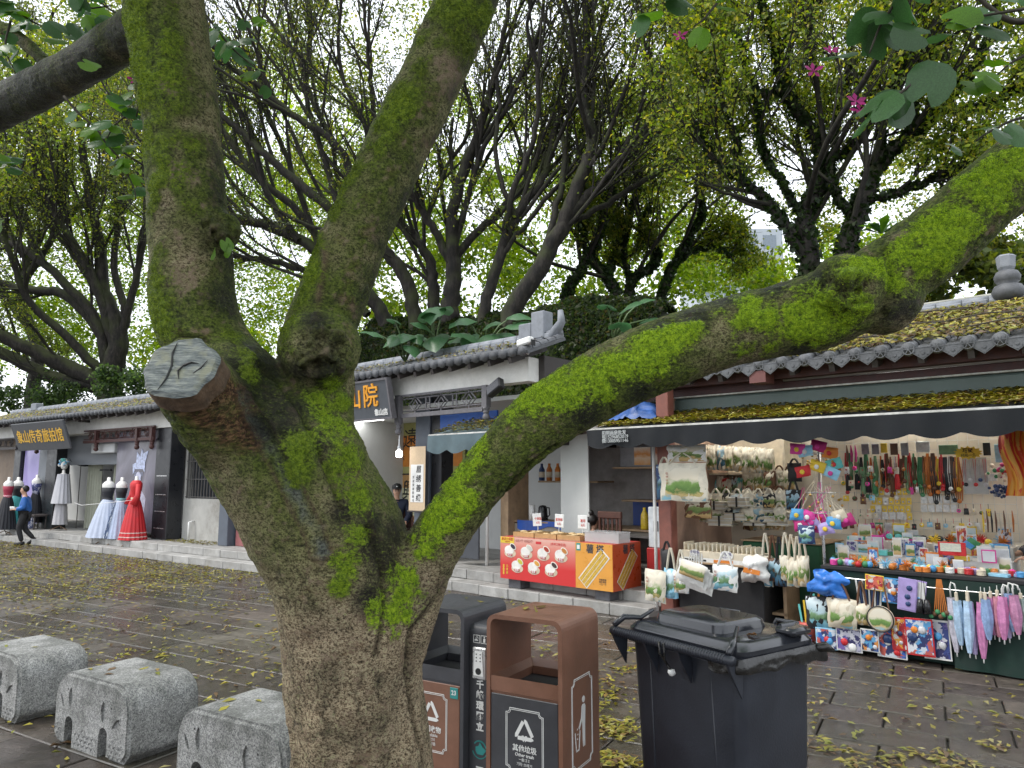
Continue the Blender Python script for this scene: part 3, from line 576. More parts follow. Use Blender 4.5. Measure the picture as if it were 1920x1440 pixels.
# lenticel rows, flutes and lumps
ang = np.arctan2(co[:, 1]-at(684, 1440, TD).y, co[:, 0]-at(684, 1440, TD).x); low = np.clip((1.35-co[:, 2])/.9, 0, 1)
flute = (np.sin(ang*9+n1*3)*.012+np.sin(ang*17+n1*5+2)*.006)*low
wr = np.array([noise.noise(Vector((float(c[0])*9, float(c[1])*9, float(c[2])*70))) for c in co])
fis = np.exp(-(vnoise(11, 2, 33)/.05)**2)*np.clip(.3+n1*2, 0, 1); disp = -fis*.005+n1*.011+n2*.0038+n3*.0018+flute+moss*(.003+.003*n3)-crk*.026-scar*.012+sce*.012+rib*.012+wr*.0028+knob*(n2*.05+n3*.02+.006)-wood*.004+wood*wr*.003-bare*.003
co2 = co+nm*disp[:, None].astype(np.float32); TM.vertices.foreach_set('co', co2.ravel())
dark = np.clip(1.25*blobs([(60, 172, 190), (150, 125, 170), (225, 75, 90), (-20, 205, 200), (480, 730, 80), (520, 790, 75), (450, 690, 60), (560, 840, 60), (610, 700, 60), (1100, 780, 50), (590, 600, 45), (1200, 735, 40), (1700, 580, 40), (720, 1050, 60), (690, 1120, 40), (500, 690, 70), (540, 760, 70), (470, 660, 60), (590, 830, 50), (700, 1030, 50), (740, 1000, 50), (770, 980, 40), (700, 980, 45), (1300, 590, 50), (1360, 560, 50), (1450, 540, 40), (1530, 530, 40), (420, 560, 50), (430, 480, 50), (1240, 610, 30), (900, 130, 50), (870, 180, 40), (560, 700, 40), (640, 960, 40), (1600, 640, 50), (1500, 655, 40), (1680, 590, 40)], .8)+n2*.25-.05, 0, 1)  # wet stains, plus shade painted on the backlit left branch and the crotch
dark = np.maximum(np.maximum(dark, crk*1.0), fis*.75); dark = np.maximum(dark, np.clip(1.2-strip([(690, 600), (705, 520), (740, 430), (785, 320), (845, 210), (895, 110), (940, 0)], 38), 0, 1)*np.clip(.7+n1*1.2+n2, 0, 1)); dark = np.maximum(dark, np.clip(1.2-strip([(440, 600), (428, 480), (410, 360), (405, 240), (392, 120), (380, 0)], 34), 0, 1)*np.clip(.55+n1*1.2+n2, 0, .9)); dark = np.clip(np.maximum(dark, knob*.55), 0, 1)  # darkened cracks and fissures, and shade painted down the limbs' right sides
for nme, arr in (('moss', moss), ('film', thin), ('bare', bare), ('wood', wood), ('scar', scar), ('sce', np.maximum(sce, rib)), ('wet', dark), ('vig', vig)):  # the wet attribute carries both damp stains and painted shade
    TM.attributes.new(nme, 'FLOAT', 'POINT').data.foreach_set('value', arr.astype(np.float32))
def bark_mat():
    m, t, b, N, L = nodes('mossy_bark'); ge = N('NewGeometry'); pos = ge.outputs['Position']
    A = lambda s: N('Attribute', attribute_name=s).outputs['Fac']
    def mixc(f, a, c, bt='MIX'):
        x = N('MixRGB', blend_type=bt); L(f, x.inputs[0]); (L(a, x.inputs[1]))
        if hasattr(c, 'links'): L(c, x.inputs[2])
        else: x.inputs[2].default_value = (*c, 1)
        return x.outputs[0]
    mp = N('Mapping'); mp.inputs['Scale'].default_value = (1, 1, 1.35); L(pos, mp.inputs[0])
    na = N('TexNoise', Scale=85, Detail=7, Roughness=.72); L(mp.outputs[0], na.inputs[0])
    nb = N('TexNoise', Scale=7, Detail=7, Roughness=.66); L(pos, nb.inputs[0]); nc = N('TexNoise', Scale=170, Detail=4, Roughness=.7); L(mp.outputs[0], nc.inputs[0])
    r = ramp(N, [(.36, (.045, .031, .018)), (.45, (.19, .138, .083)), (.53, (.41, .315, .205)), (.63, (.66, .55, .40))]); L(na.outputs['Fac'], r.inputs[0]); c = r.outputs[0]
    r2 = ramp(N, [(.36, .42), (.48, .9), (.6, 1.15)]); L(nb.outputs['Fac'], r2.inputs[0]); q = N('MixRGB', blend_type='MULTIPLY'); q.inputs[0].default_value = 1; L(c, q.inputs[1]); L(r2.outputs[0], q.inputs[2]); c = q.outputs[0]
    r4 = ramp(N, [(.38, .4), (.5, 1.05)]); L(nc.outputs['Fac'], r4.inputs[0]); q = N('MixRGB', blend_type='MULTIPLY'); q.inputs[0].default_value = .8; L(c, q.inputs[1]); L(r4.outputs[0], q.inputs[2]); c = q.outputs[0]
    # green film
    nd = N('TexNoise', Scale=5, Detail=9, Roughness=.7); L(pos, nd.inputs[0]); fr_ = ramp(N, [(.28, 0), (.43, 1)]); L(nd.outputs['Fac'], fr_.inputs[0]); f3 = N('Math', operation='MULTIPLY', use_clamp=True); L(fr_.outputs[0], f3.inputs[0]); L(A('film'), f3.inputs[1])
    gr = ramp(N, [(.38, (.025, .036, .004)), (.5, (.08, .11, .012)), (.62, (.17, .21, .03))]); L(na.outputs['Fac'], gr.inputs[0]); c = mixc(f3.outputs[0], c, gr.outputs[0])
    rb = ramp(N, [(.3, (.22, .15, .10)), (.7, (.42, .32, .23))]); L(nc.outputs['Fac'], rb.inputs[0]); c = mixc(A('bare'), c, rb.outputs[0])
    mw = N('Mapping'); mw.inputs['Rotation'].default_value = (0, R(35), 0); mw.inputs['Scale'].default_value = (1, 6, 6); L(pos, mw.inputs[0]); nw = N('TexNoise', Scale=14, Detail=7, Roughness=.7); L(mw.outputs[0], nw.inputs[0])
    rw = ramp(N, [(.37, (.018, .009, .006)), (.48, (.09, .042, .02)), (.6, (.30, .17, .085))]); L(nw.outputs['Fac'], rw.inputs[0]); c = mixc(A('wood'), c, rw.outputs[0])
    re = ramp(N, [(.3, (.06, .035, .022)), (.7, (.20, .125, .085))]); L(na.outputs['Fac'], re.inputs[0]); se = N('Math', operation='MULTIPLY'); L(A('sce'), se.inputs[0]); se.inputs[1].default_value = .75; c = mixc(se.outputs[0], c, re.outputs[0])
    rs = ramp(N, [(.4, (.05, .055, .045)), (.6, (.24, .26, .23))]); L(na.outputs['Fac'], rs.inputs[0]); c = mixc(A('scar'), c, rs.outputs[0])
    wt_ = N('Math', operation='MULTIPLY'); L(A('wet'), wt_.inputs[0]); wt_.inputs[1].default_value = .95; c = mixc(wt_.outputs[0], c, (.13, .13, .12), 'MULTIPLY')  # darkens the damp stains and the painted shade alike
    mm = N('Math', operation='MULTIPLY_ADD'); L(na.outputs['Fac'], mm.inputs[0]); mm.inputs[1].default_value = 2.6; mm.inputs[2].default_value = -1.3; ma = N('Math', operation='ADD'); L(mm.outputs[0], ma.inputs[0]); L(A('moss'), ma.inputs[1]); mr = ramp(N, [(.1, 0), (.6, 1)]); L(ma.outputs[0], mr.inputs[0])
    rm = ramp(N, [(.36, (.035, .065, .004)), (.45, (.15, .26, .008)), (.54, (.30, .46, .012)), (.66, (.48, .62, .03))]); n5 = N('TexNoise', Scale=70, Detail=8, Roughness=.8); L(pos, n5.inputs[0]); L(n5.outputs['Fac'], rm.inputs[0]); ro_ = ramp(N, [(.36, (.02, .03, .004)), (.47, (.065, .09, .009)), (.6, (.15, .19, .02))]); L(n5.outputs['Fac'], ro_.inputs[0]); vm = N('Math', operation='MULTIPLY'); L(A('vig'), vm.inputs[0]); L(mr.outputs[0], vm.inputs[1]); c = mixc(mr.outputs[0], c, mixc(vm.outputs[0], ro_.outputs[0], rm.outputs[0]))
    L(c, b.inputs['Base Color'])
    rg = N('MapRange'); rg.inputs[3].default_value = .78; rg.inputs[4].default_value = .5; L(A('wet'), rg.inputs[0]); L(rg.outputs[0], b.inputs['Roughness']); b.inputs['Specular IOR Level'].default_value = .35
    hs = N('Math', operation='MULTIPLY_ADD'); L(nc.outputs['Fac'], hs.inputs[0]); hs.inputs[1].default_value = .5; L(na.outputs['Fac'], hs.inputs[2]); bp = N('Bump', Strength=.9, Distance=.012); L(hs.outputs[0], bp.inputs['Height']); L(bp.outputs[0], b.inputs['Normal'])
    return m
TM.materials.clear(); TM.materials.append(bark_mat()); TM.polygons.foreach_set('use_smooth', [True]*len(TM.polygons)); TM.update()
b0 = at(684, 1440, TD); tree = thing('orchid_tree', 'mossy forked tree trunk with sawn stub standing in the foreground', 'tree', (b0.x, b0.y, 0))
def tchild(o): o.parent = tree; o.matrix_parent_inverse = Matrix.Translation((-b0.x, -b0.y, 0)); return o
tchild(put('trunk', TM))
# moss cushions: short upright blades where the moss is thick
rng = np.random.default_rng(5); w8 = np.clip(moss-.3, 0, 1)*(nm[:, 1] < .75); pr_ = w8/w8.sum(); ii = rng.choice(nv, 45000, p=pr_)
jt = rng.normal(size=(len(ii), 3))*.006; Pm = co2[ii]+jt-nm[ii]*np.sum(jt*nm[ii], 1)[:, None]; dr = nm[ii]+rng.normal(size=(len(ii), 3))*.45; dr /= np.linalg.norm(dr, axis=1)[:, None]
sd3 = np.cross(dr, rng.normal(size=(len(ii), 3))); sd3 /= np.linalg.norm(sd3, axis=1)[:, None]; hgt = rng.uniform(.002, .0055, (len(ii), 1))
V = np.stack([Pm-sd3*.0016, Pm+sd3*.0016, Pm+dr*hgt], 1).reshape(-1, 3); i3 = np.arange(len(ii))*3
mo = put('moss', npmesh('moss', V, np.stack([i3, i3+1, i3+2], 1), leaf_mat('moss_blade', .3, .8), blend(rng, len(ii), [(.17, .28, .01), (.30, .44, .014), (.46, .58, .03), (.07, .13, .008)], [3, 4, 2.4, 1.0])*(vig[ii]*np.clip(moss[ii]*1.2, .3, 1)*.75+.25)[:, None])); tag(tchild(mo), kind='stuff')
# sawn face of the stub, painted grey
def saw_mat():
    m, t, b, N, L = nodes('sawn_face'); tc = N('TexCoord'); mp = N('Mapping'); mp.inputs['Scale'].default_value = (1.6, 12, 1); mp.inputs['Rotation'].default_value = (0, 0, R(25)); L(tc.outputs['Object'], mp.inputs[0])
    no = N('TexNoise', Scale=9, Detail=9, Roughness=.75); L(mp.outputs[0], no.inputs[0]); r = ramp(N, [(.36, (.04, .048, .048)), (.5, (.14, .16, .158)), (.64, (.31, .325, .29))]); L(no.outputs['Fac'], r.inputs[0])
    n2 = N('TexNoise', Scale=16, Detail=5); L(tc.outputs['Object'], n2.inputs[0]); r2 = ramp(N, [(.5, 0), (.66, .7)]); L(n2.outputs['Fac'], r2.inputs[0]); mx_ = N('MixRGB'); L(r2.outputs[0], mx_.inputs[0]); L(r.outputs[0], mx_.inputs[1]); mx_.inputs[2].default_value = (.26, .26, .17, 1)
    L(mx_.outputs[0], b.inputs['Base Color']); b.inputs['Roughness'].default_value = .7; bp = N('Bump', Strength=.8, Distance=.006); L(no.outputs['Fac'], bp.inputs['Height']); L(bp.outputs[0], b.inputs['Normal']); return m
fc = at(337, 686, TD-.475); fn = (at(338, 686, TD-.44)-at(425, 770, TD-.24)).normalized(); fn = (fn+Vector((.25, -.45, .12))).normalized(); fu = fn.cross(Vector((0, 0, 1))).normalized(); fv = fu.cross(fn)
rad = [.118+.022*noise.noise(Vector((math.cos(2*PI*k/40)*2, math.sin(2*PI*k/40)*2, 3))) for k in range(40)]
Mf = Matrix((( -fu.x, fv.x, fn.x, fc.x), (-fu.y, fv.y, fn.y, fc.y), (-fu.z, fv.z, fn.z, fc.z), (0, 0, 0, 1)))
sf = MB(); nR = 10
V = [(rad[k % 40]*(j/nR)*math.cos(2*PI*k/40), rad[k % 40]*(j/nR)*math.sin(2*PI*k/40)*.96, .004*noise.noise(Vector((j*.4, k*.3, 1)))-(.012 if j == nR else 0)) for j in range(1, nR+1) for k in range(40)]+[(0, 0, 0)]
sf.add(V, [((j-1)*40+k, j*40+k, j*40+(k+1) % 40, (j-1)*40+(k+1) % 40) for j in range(1, nR) for k in range(40)]+[(400, k, (k+1) % 40) for k in range(40)]+[])
sf.add([(rad[k]*s_*math.cos(2*PI*k/40), rad[k]*s_*math.sin(2*PI*k/40)*.96, z) for z, s_ in ((-.012, 1.0), (-.09, 1.03)) for k in range(40)], [(k, k+40, (k+1) % 40+40, (k+1) % 40) for k in range(40)], 1)
sfo = sf.build('sawn_face', [saw_mat(), mat((.12, .075, .045), .8, .5, 20, .8, 60)], None, 40); sfo.matrix_world = Mf; bpy.context.view_layer.update()
sfo.parent = tree; sfo.matrix_parent_inverse = Matrix.Translation((-b0.x, -b0.y, 0))
ck = MB()
for P in ([(-.03, .09), (-.035, .05), (-.025, .0), (-.03, -.05), (-.045, -.09)], [(.01, -.05), (.0, -.02), (.012, .0), (.035, .012), (.06, .008)], [(.05, -.03), (.07, -.01), (.085, .02)]):
    ck.tube([(x, y, .002) for x, y in P], [.0008]+[.0034]*(len(P)-2)+[.0008], 5)
cko = ck.build('saw_crack', M_BLK, sfo)
# ---------------------------------------------------------------- orchid-tree leaves, flowers and twigs
def bil_leaf(k):
    rg = random.Random(k); n = 9; L_ = 1.0; out = []
    for sgn in (-1, 1):
        P = [(0, 0), (.22, -.02), (.42, .12), (.5, .38), (.45, .68), (.33, .9), (.2, .96), (.09, .86), (0, .70)]
        out.append([(sgn*x, y) for x, y in P])
    cup = rg.uniform(.12, .38); mb = MB()
    def zf(x, y): return -cup*abs(x)**1.3*1.0+.06*math.sin(y*3+k)+.02*math.sin(abs(x)*25)
    for sgn, P in zip((-1, 1), out):
        V = [(x, y, zf(x, y)) for x, y in P]+[(.25*sgn, .4, zf(.25, .4)+.02)]; n_ = len(P)
        Fs = [(i, (i+1) % n_, n_) if sgn > 0 else ((i+1) % n_, i, n_) for i in range(n_)]; mb.add(V, Fs)
    return mb.mesh('leaf', None or MLF, 1)
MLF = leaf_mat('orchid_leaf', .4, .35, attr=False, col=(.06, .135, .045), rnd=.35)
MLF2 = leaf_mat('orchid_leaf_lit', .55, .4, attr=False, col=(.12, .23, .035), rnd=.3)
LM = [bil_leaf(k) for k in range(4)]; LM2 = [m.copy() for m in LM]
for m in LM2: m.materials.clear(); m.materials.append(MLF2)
MTW = mat((.05, .042, .03), .8, .3, 30)
def place_leaf(P, size, drc, face, lit):
    """drc = growing direction, face = normal"""
    y = Vector(drc).normalized(); z = (Vector(face)-y*y.dot(Vector(face))).normalized(); x = y.cross(z)
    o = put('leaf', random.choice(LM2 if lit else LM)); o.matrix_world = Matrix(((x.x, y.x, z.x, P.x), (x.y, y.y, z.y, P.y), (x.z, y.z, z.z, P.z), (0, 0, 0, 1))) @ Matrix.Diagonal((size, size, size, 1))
    return tchild(o)
def twig(Ppix, dep, r0=.006):
    Q = [at(x, y, dep+k*.0) for k, (x, y) in enumerate(Ppix)]; C = catmull(Q, 4); tw = MB().tube([tuple(c) for c in C], list(np.linspace(r0, r0*.35, len(C))), 5).build('twig', MTW, None, 1); return tchild(tw)
rl = random.Random(21)
def spray(path, dep, n, size, lit=.5, fl=0):
    twig(path, dep); C = catmull([at(x, y, dep) for x, y in path], 12)
    for k in range(n):
        c = Vector(C[int(rl.uniform(.15, 1)*(len(C)-1))]); side = rl.choice((-1, 1))
        d = Vector((side*rl.uniform(.3, 1), rl.uniform(-.5, .3), rl.uniform(-.9, .25))); f = Vector((rl.uniform(-.5, .5), rl.uniform(-1, -.2), rl.uniform(.1, 1.0)))
        place_leaf(c+Vector((rl.uniform(-.02, .02), rl.uniform(-.1, .1), rl.uniform(-.02, .02))), size*rl.uniform(.7, 1.15), d, f, rl.random() < lit)
for path, dep, n, size, lit in (
    ([(-20, -20), (60, 40), (130, 60), (190, 20)], 3.3, 16, .095, .35), ([(20, 40), (10, 90), (30, 140)], 3.3, 6, .08, .3), ([(120, 180), (150, 215), (180, 240), (200, 270), (225, 300), (250, 350), (255, 375)], 3.1, 20, .072, .75), ([(270, 200), (240, 215), (215, 235), (200, 260)], 3.0, 10, .08, .4), ([(255, 165), (262, 190), (255, 220)], 2.9, 4, .085, .2),
    ([(-20, 280), (20, 305), (60, 330)], 3.4, 6, .08, .4), ([(-40, 430), (-10, 415), (8, 410)], 3.2, 2, .07, .9), ([(380, 20), (410, 60), (440, 95), (470, 120), (500, 145)], 3.1, 15, .072, .35), ([(470, 0), (462, 30), (448, 70)], 3.2, 5, .07, .7), ([(130, 0), (165, 15), (210, 10)], 3.0, 9, .09, .15),
    ([(1180, -20), (1225, -5), (1260, -5)], 2.3, 6, .085, .35), ([(1390, -30), (1350, 0), (1320, 35), (1300, 50)], 2.4, 6, .072, .8), ([(1700, -60), (1680, 0), (1650, 50), (1630, 100)], 1.9, 10, .105, .05), ([(1760, 120), (1720, 150), (1680, 180), (1655, 195)], 1.85, 6, .115, .05), ([(1950, 90), (1900, 115), (1870, 140)], 2.1, 6, .07, .9), ([(1960, 10), (1900, 20), (1840, 30), (1810, 40)], 2.0, 7, .09, .1), ([(1950, 215), (1900, 225), (1850, 250), (1830, 265)], 2.2, 6, .085, .3)):
    spray(path, dep, n, size, lit)
for x, y, d, s_ in ((185, 128, 2.55, .07), (420, 480, 2.6, .05), (395, 484, 2.6, .045), (432, 470, 2.6, .05)): place_leaf(at(x, y, d), s_, (rl.uniform(-1, 1), -.2, rl.uniform(.1, .6)), (.1, -.8, .6), True)
# epiphyte rosette on the right limb
ep = hit(1650, 440); 
for k in range(14):
    a = 2*PI*k/14+rl.uniform(-.2, .2); rr0 = rl.uniform(.07, .13); d = Vector((math.cos(a)*.8, math.sin(a)*.5-.1, rl.uniform(.25, 1.0))).normalized(); sdv = d.cross(Vector((0, 0, 1))).normalized()
    P0, P1, P2 = ep+Vector((.0, -.01, .0)), ep+d*rr0*.55, ep+d*rr0+Vector((0, 0, -.03)); w_ = rr0*.16
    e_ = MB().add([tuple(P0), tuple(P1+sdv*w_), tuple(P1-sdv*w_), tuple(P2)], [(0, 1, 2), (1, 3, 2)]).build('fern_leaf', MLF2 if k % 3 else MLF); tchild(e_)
MPK = leaf_mat('orchid_petal', .35, .5, attr=False, col=(.42, .03, .2), rnd=.2)
for x, y, d, s_ in ((1525, 133, 2.2, .034), (1605, 190, 2.1, .036), (1612, 207, 2.1, .03), (1558, 95, 2.4, .03), (252, 150, 3.0, .03), (1275, 68, 2.6, .03)):
    c = at(x, y, d)
    for k in range(5):
        a = 2*PI*k/5+.4; dd = Vector((math.cos(a), rl.uniform(-.5, .2), math.sin(a)*.7+.1)); q = dd.cross(Vector((0, -1, .2))).normalized()*s_*.22
        tchild(MB().add([tuple(c), tuple(c+dd*s_*.6+q), tuple(c+dd*s_), tuple(c+dd*s_*.6-q)], [(0, 1, 2, 3)]).build('petal', MPK))
twig([(1960, 30), (1900, 40), (1850, 10), (1800, -40)], 2.1, .012)

rng = np.random.default_rng(77); Pc = rng.normal(size=(26000, 3))*np.array((2.6, 2.2, 1.0))+np.array((.2, 2.6, 5.6)); dd = Pc-np.array(cC); dp = dd@np.array(cF); py_ = 720-FPX*(dd@np.array(cU))/np.maximum(dp, .01); kp = (Pc[:, 2] > 4.0) & ((py_ < -60) | (dp < .3)); kp &= np.array([noise.noise(Vector(q)*.9) > -.12 for q in Pc.tolist()]); Pc = Pc[kp]  # overhead leaves added out of view, to shade trunk and ground
V, Fq = leaves_geo(Pc, .11, rng, flat=.4, aspect=.9); tag(tchild(put('crown', npmesh('crown', V, Fq, M_FOL, blend(rng, len(Pc), [(.06, .13, .04), (.10, .2, .04)])))), kind='stuff')
# ================================================================ buildings
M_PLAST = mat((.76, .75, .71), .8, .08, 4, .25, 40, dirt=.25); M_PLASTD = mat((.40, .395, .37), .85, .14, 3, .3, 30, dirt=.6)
M_TILE = mat((.115, .12, .13), .6, .3, 9, .4, 60, rnd=.2, dirt=.3); M_RIDGE = mat((.22, .235, .26), .6, .2, 9, .3, 60, rnd=.12); M_DWOOD = mat((.05, .042, .04), .6, .3, 14, .3, 50); M_RWOOD = mat((.075, .028, .025), .55, .3, 14, .3, 50)
M_GWOOD = mat((.135, .13, .14), .7, .25, 18, .3, 60); M_COLB = mat((.018, .019, .022), .35, .2, 8); M_COLG = mat((.085, .10, .125), .5, .15, 8, .1, 60); M_INT = mat((.6, .61, .6), .75, .05, 3)
M_GOLD = mat((.62, .35, .04), .4, .15, 30); M_GLASS = mat((.03, .035, .04), .08, .1, 3); M_IRON = mat((.09, .085, .08), .6, .2)
M_CURT = mat((.34, .35, .28), .85, .12, 6); M_DK = mat((.03, .03, .032), .7, .3, 4); M_GREYP = mat((.16, .175, .195), .5, .08, 5)
def tile_mesh(L_, r, n=6, disc=True):
    mb = MB(); k = max(3, int(L_/.2)); c = L_/k
    for i in range(k):
        for a, rr, y0, y1 in ((0, r, i*c, (i+1)*c+.0),):
            V = []
            for yy, q in ((y0, r*1.0), (y1, r*.86)):
                for j in range(n+1): V.append((math.cos(PI*j/n)*q, yy, math.sin(PI*j/n)*q))
            mb.add(V, [(j, j+1, n+2+j, n+1+j) for j in range(n)])
    if disc: mb.add([(math.cos(2*PI*j/12)*r*1.08, -.012, math.sin(2*PI*j/12)*r*1.08-.0) for j in range(12)]+[(math.cos(2*PI*j/12)*r*1.08, .012, math.sin(2*PI*j/12)*r*1.08) for j in range(12)], [tuple(range(12)), ]+[(j, j+12, (j+1) % 12+12, (j+1) % 12) for j in range(12)])
    return mb.mesh('roof_tile', M_TILE, 1)
def roof(par, x0, x1, ye, ze, yr, zr, pitch, rt, drip=False, ridge=True, name='roof'):
    L_ = math.hypot(yr-ye, zr-ze); an = math.atan2(zr-ze, yr-ye)
    ny, nz = -math.sin(an), math.cos(an)
    def T(x, s, h): return (x, ye+math.cos(an)*s+ny*h, ze+math.sin(an)*s+nz*h)
    rf = MB(); V = [T(x, s, h) for x in (x0, x1) for s, h in ((0.02, -.05), (L_, -.05), (L_, 0), (0.02, 0))]; rf.add(V, [(0, 1, 2, 3), (7, 6, 5, 4), (0, 4, 5, 1), (1, 5, 6, 2), (2, 6, 7, 3), (3, 7, 4, 0)]); ro = rf.build(name, M_TILE, par)
    tm = tile_mesh(L_, rt); n = int((x1-x0)/pitch)
    dm_ = None
    if drip:
        dm_ = MB(); w_ = pitch*.36; P = [(-w_, .01), (-w_, -.05), (-w_*.55, -.085), (0, -.125), (w_*.55, -.085), (w_, -.05), (w_, .01)]; dm_.ext(P, -.01, .006); loopline(dm_, [(x*.78, z*.82-.004) for x, z in P], .008, -.012); dm_.ext(arc(0, -.05, .018, 0, 330, 9), -.018, -.008); dm_ = dm_.mesh('drip_tile', M_TILE)
        ds = MB(); loopline(ds, arc(0, 0, rt*.82, 0, 345, 14), .008, -.015)
        for q in range(6): loopline(ds, [(0, 0), (rt*.7*math.cos(q*PI/3), rt*.7*math.sin(q*PI/3))], .007, -.0155, closed=False)
        ds = ds.mesh('tile_rosette', M_TILE)
    for k in range(n+1):
        x = x0+.5*(x1-x0-n*pitch)+k*pitch
        o = put('roof_tile', tm, ro, T(x, 0, .0)); o.rotation_euler = (an+R(random.uniform(-.6, .6)), 0, R(random.uniform(-.6, .6)))
        if drip:
            put('tile_rosette', ds, ro, T(x, -.006, .0))
            if k < n: put('drip_tile', dm_, ro, T(x+pitch/2, -.005, 0))
    if ridge:
        rm = MB().cbox(.004, -.09, 0, .296, .09, .12, .015).mesh('ridge_tile', M_RIDGE); m2 = MB().tube([(.004, 0, .12), (.296, 0, .12)], .07, 10).mesh('ridge_cap', M_RIDGE, 1)
        for k in range(int((x1-x0)/.3)): put('ridge_tile', rm, ro, (x0+k*.3, yr, zr-.02+random.uniform(-.004, .004))); put('ridge_cap', m2, ro, (x0+k*.3, yr, zr-.03))
    nr = int((x1-x0)/.45); rfm = MB().box(-.03, -.02, -.09, .03, L_*.9, -.0, 0, Matrix.Rotation(an, 4, 'X')).mesh('rafter', M_DWOOD)
    for k in range(nr): put('rafter', rfm, ro, (x0+.15+k*.45, ye+.05, ze-.06))
    return ro, T, (0, ny, nz)
def roof_litter(F, T, nrm, x0, x1, s0, s1, n, label, name='leaves_on_roof', size=.08, cols=LC, wts=LW):
    P = [tuple(F.W(*T(U(x0, x1), s0+(s1-s0)*random.random(), .05+random.random()*.05))) for _ in range(n)]
    nw = F.uy*nrm[1]+Vector((0, 0, nrm[2])); return litter(name, P, size, label, np.array(nw)[None, :], cols, wts)
def lattice(par, x0, x1, z0, z1, y, m, nd, t=.022):
    f = MB()
    f.box(x0, y-.03, z0-.075, x1, y+.03, z0); f.box(x0, y-.025, z1, x1, y+.025, z1+.04); fo = f.build('lattice_rail', m, par)
    b = MB(); h = z1-z0; wd = x1-x0; c = z0+h/2
    def bar(xa, za, xb, zb):
        a, d = Vector((xa, 0, za)), Vector((xb, 0, zb)); b.tube([(a.x, y, a.z), (d.x, y, d.z)], t*.6, 4)
    bar(x0, z0+h*.14, x1, z0+h*.14); bar(x0, z1-h*.14, x1, z1-h*.14)
    cell = wd/nd
    for k in range(nd):
        cx = x0+cell*(k+.5); hw = min(cell*.36, h*.55)
        for s_ in (1, .5):
            P = [(cx-hw*s_, c), (cx-hw*.25*s_, c+h*.36*s_), (cx+hw*.25*s_, c+h*.36*s_), (cx+hw*s_, c), (cx+hw*.25*s_, c-h*.36*s_), (cx-hw*.25*s_, c-h*.36*s_)] if s_ == 1 else [(cx-hw*.42, c), (cx, c+h*.26), (cx+hw*.42, c), (cx, c-h*.26)]
            for i in range(len(P)): bar(*P[i], *P[(i+1) % len(P)])
        bar(cx, z1-h*.14, cx, z1); bar(cx, z0, cx, z0+h*.14)
        if k < nd-1:
            e = cx+cell/2
            bar(e-.05, z0+h*.14, e-.05, z1-h*.14); bar(e+.05, z0+h*.14, e+.05, z1-h*.14); bar(e-.05, c, e+.05, c)
    b.build('lattice', m, par)
def drop_post(par, x, y, z0, z1, m, w_=.05):
    o = MB().box(x-w_, y-w_, z0+.22, x+w_, y+w_, z1).build('hanging_post', m, par)
    MB().lathe([(.02, 0), (.055, .03), (.062, .06), (.05, .1), (.035, .115), (.055, .13), (.055, .15), (.035, .17), (.06, .19), (.06, .222)], 12, (x, y, z0)).build('turned_finial', m, o, 1)
# ---------------------------------------------------------------- photo studio (left)
ps = fthing('photo_studio', 'low white photo studio with black columns and grey tiled roof', 'building', FL)
XL, XR = -16, -4.9
MB().box(XL, .86, 2.98, XR+.05, 1.16, 3.42).build('fascia', M_PLAST, ps)
MB().box(-16.6, 1.05, .3, -13.9, 1.12, 2.98).build('side_panel', mat((.22, .17, .13), .8, .2, 3, dirt=.5), ps)
_, TL, nL = roof(ps, XL, XR+.35, .25, 3.40, 1.55, 3.86, .2, .062)
oe = MB(); oe.tube([(XR+.3, 1.5, 3.9), (XR+.42, 1.45, 3.98), (XR+.5, 1.4, 4.14)], [.09, .08, .04], 8); oe.build('ridge_end', M_TILE, ps, 1)
MB().cbox(-14.35, 1.44, 3.9, -13.95, 1.66, 4.14, .02).build('ridge_block', M_RIDGE, ps)
for x0, x1 in ((-5.6, -4.95), (-11.6, -10.95), (-13.85, -13.4)): MB().cbox(x0, .92, .3, x1, 1.3, 2.98, .012).build('column', M_COLB, ps)
for z in (.55, .95, 1.35, 1.8): 
    MB().box(-5.5, .915, z, -5.05, .925, z+.02).build('column_trim', M_STEEL, ps)
MB().box(XL, 3.4, .3, XR, 3.5, 3.4).build('back_wall', M_INT, ps); MB().box(XL, 1.17, 2.95, XR, 3.4, 3.02).build('ceiling', M_INT, ps)
MB().box(-11.0, 1.2, 2.12, -7.7, 1.28, 2.95).build('door_header', M_GREYP, ps)
cu = MB()
for a, b2 in ((-10.4, -9.5), (-8.9, -8.0)): cu.grid(lambda u, v, a=a, b2=b2: (a+(b2-a)*u, 1.55+.05*math.sin(u*34), .32+1.8*v), 40, 1)
cu_ = [None]
for a, b2 in ((-10.4, -9.6), (-8.9, -8.0)): MB().grid(lambda u, v: (a+(b2-a)*u, 1.55+.05*math.sin(u*34), .32+1.8*v), 40, 1).build('curtain', M_CURT, ps, 1)
MB().box(-9.55, 1.9, .3, -9.0, 1.96, 2.1).build('door_leaf', M_GREYP, ps); MB().box(-9.6, 1.5, 1.95, -9.0, 1.56, 2.0).build('curtain_rail', M_BLK, ps)
def poster_mat(name, c0, c1, c2, sc=2.2):
    m, t, b, N, L = nodes(name); tc = N('TexCoord'); no = N('TexNoise', Scale=sc, Detail=5, Distortion=1.2); L(tc.outputs['Generated'], no.inputs[0]); r = ramp(N, [(.3, c0), (.5, c1), (.7, c2)]); L(no.outputs['Fac'], r.inputs[0]); L(r.outputs[0], b.inputs['Base Color']); b.inputs['Roughness'].default_value = .22; return m
p1_ = MB().box(-7.7, 1.02, .42, -5.62, 1.12, 2.95).build('poster', poster_mat('poster_a', (.10, .09, .11), (.16, .15, .19), (.25, .22, .26)), ps)
fg = MB(); cx = -6.55; y = 1.018
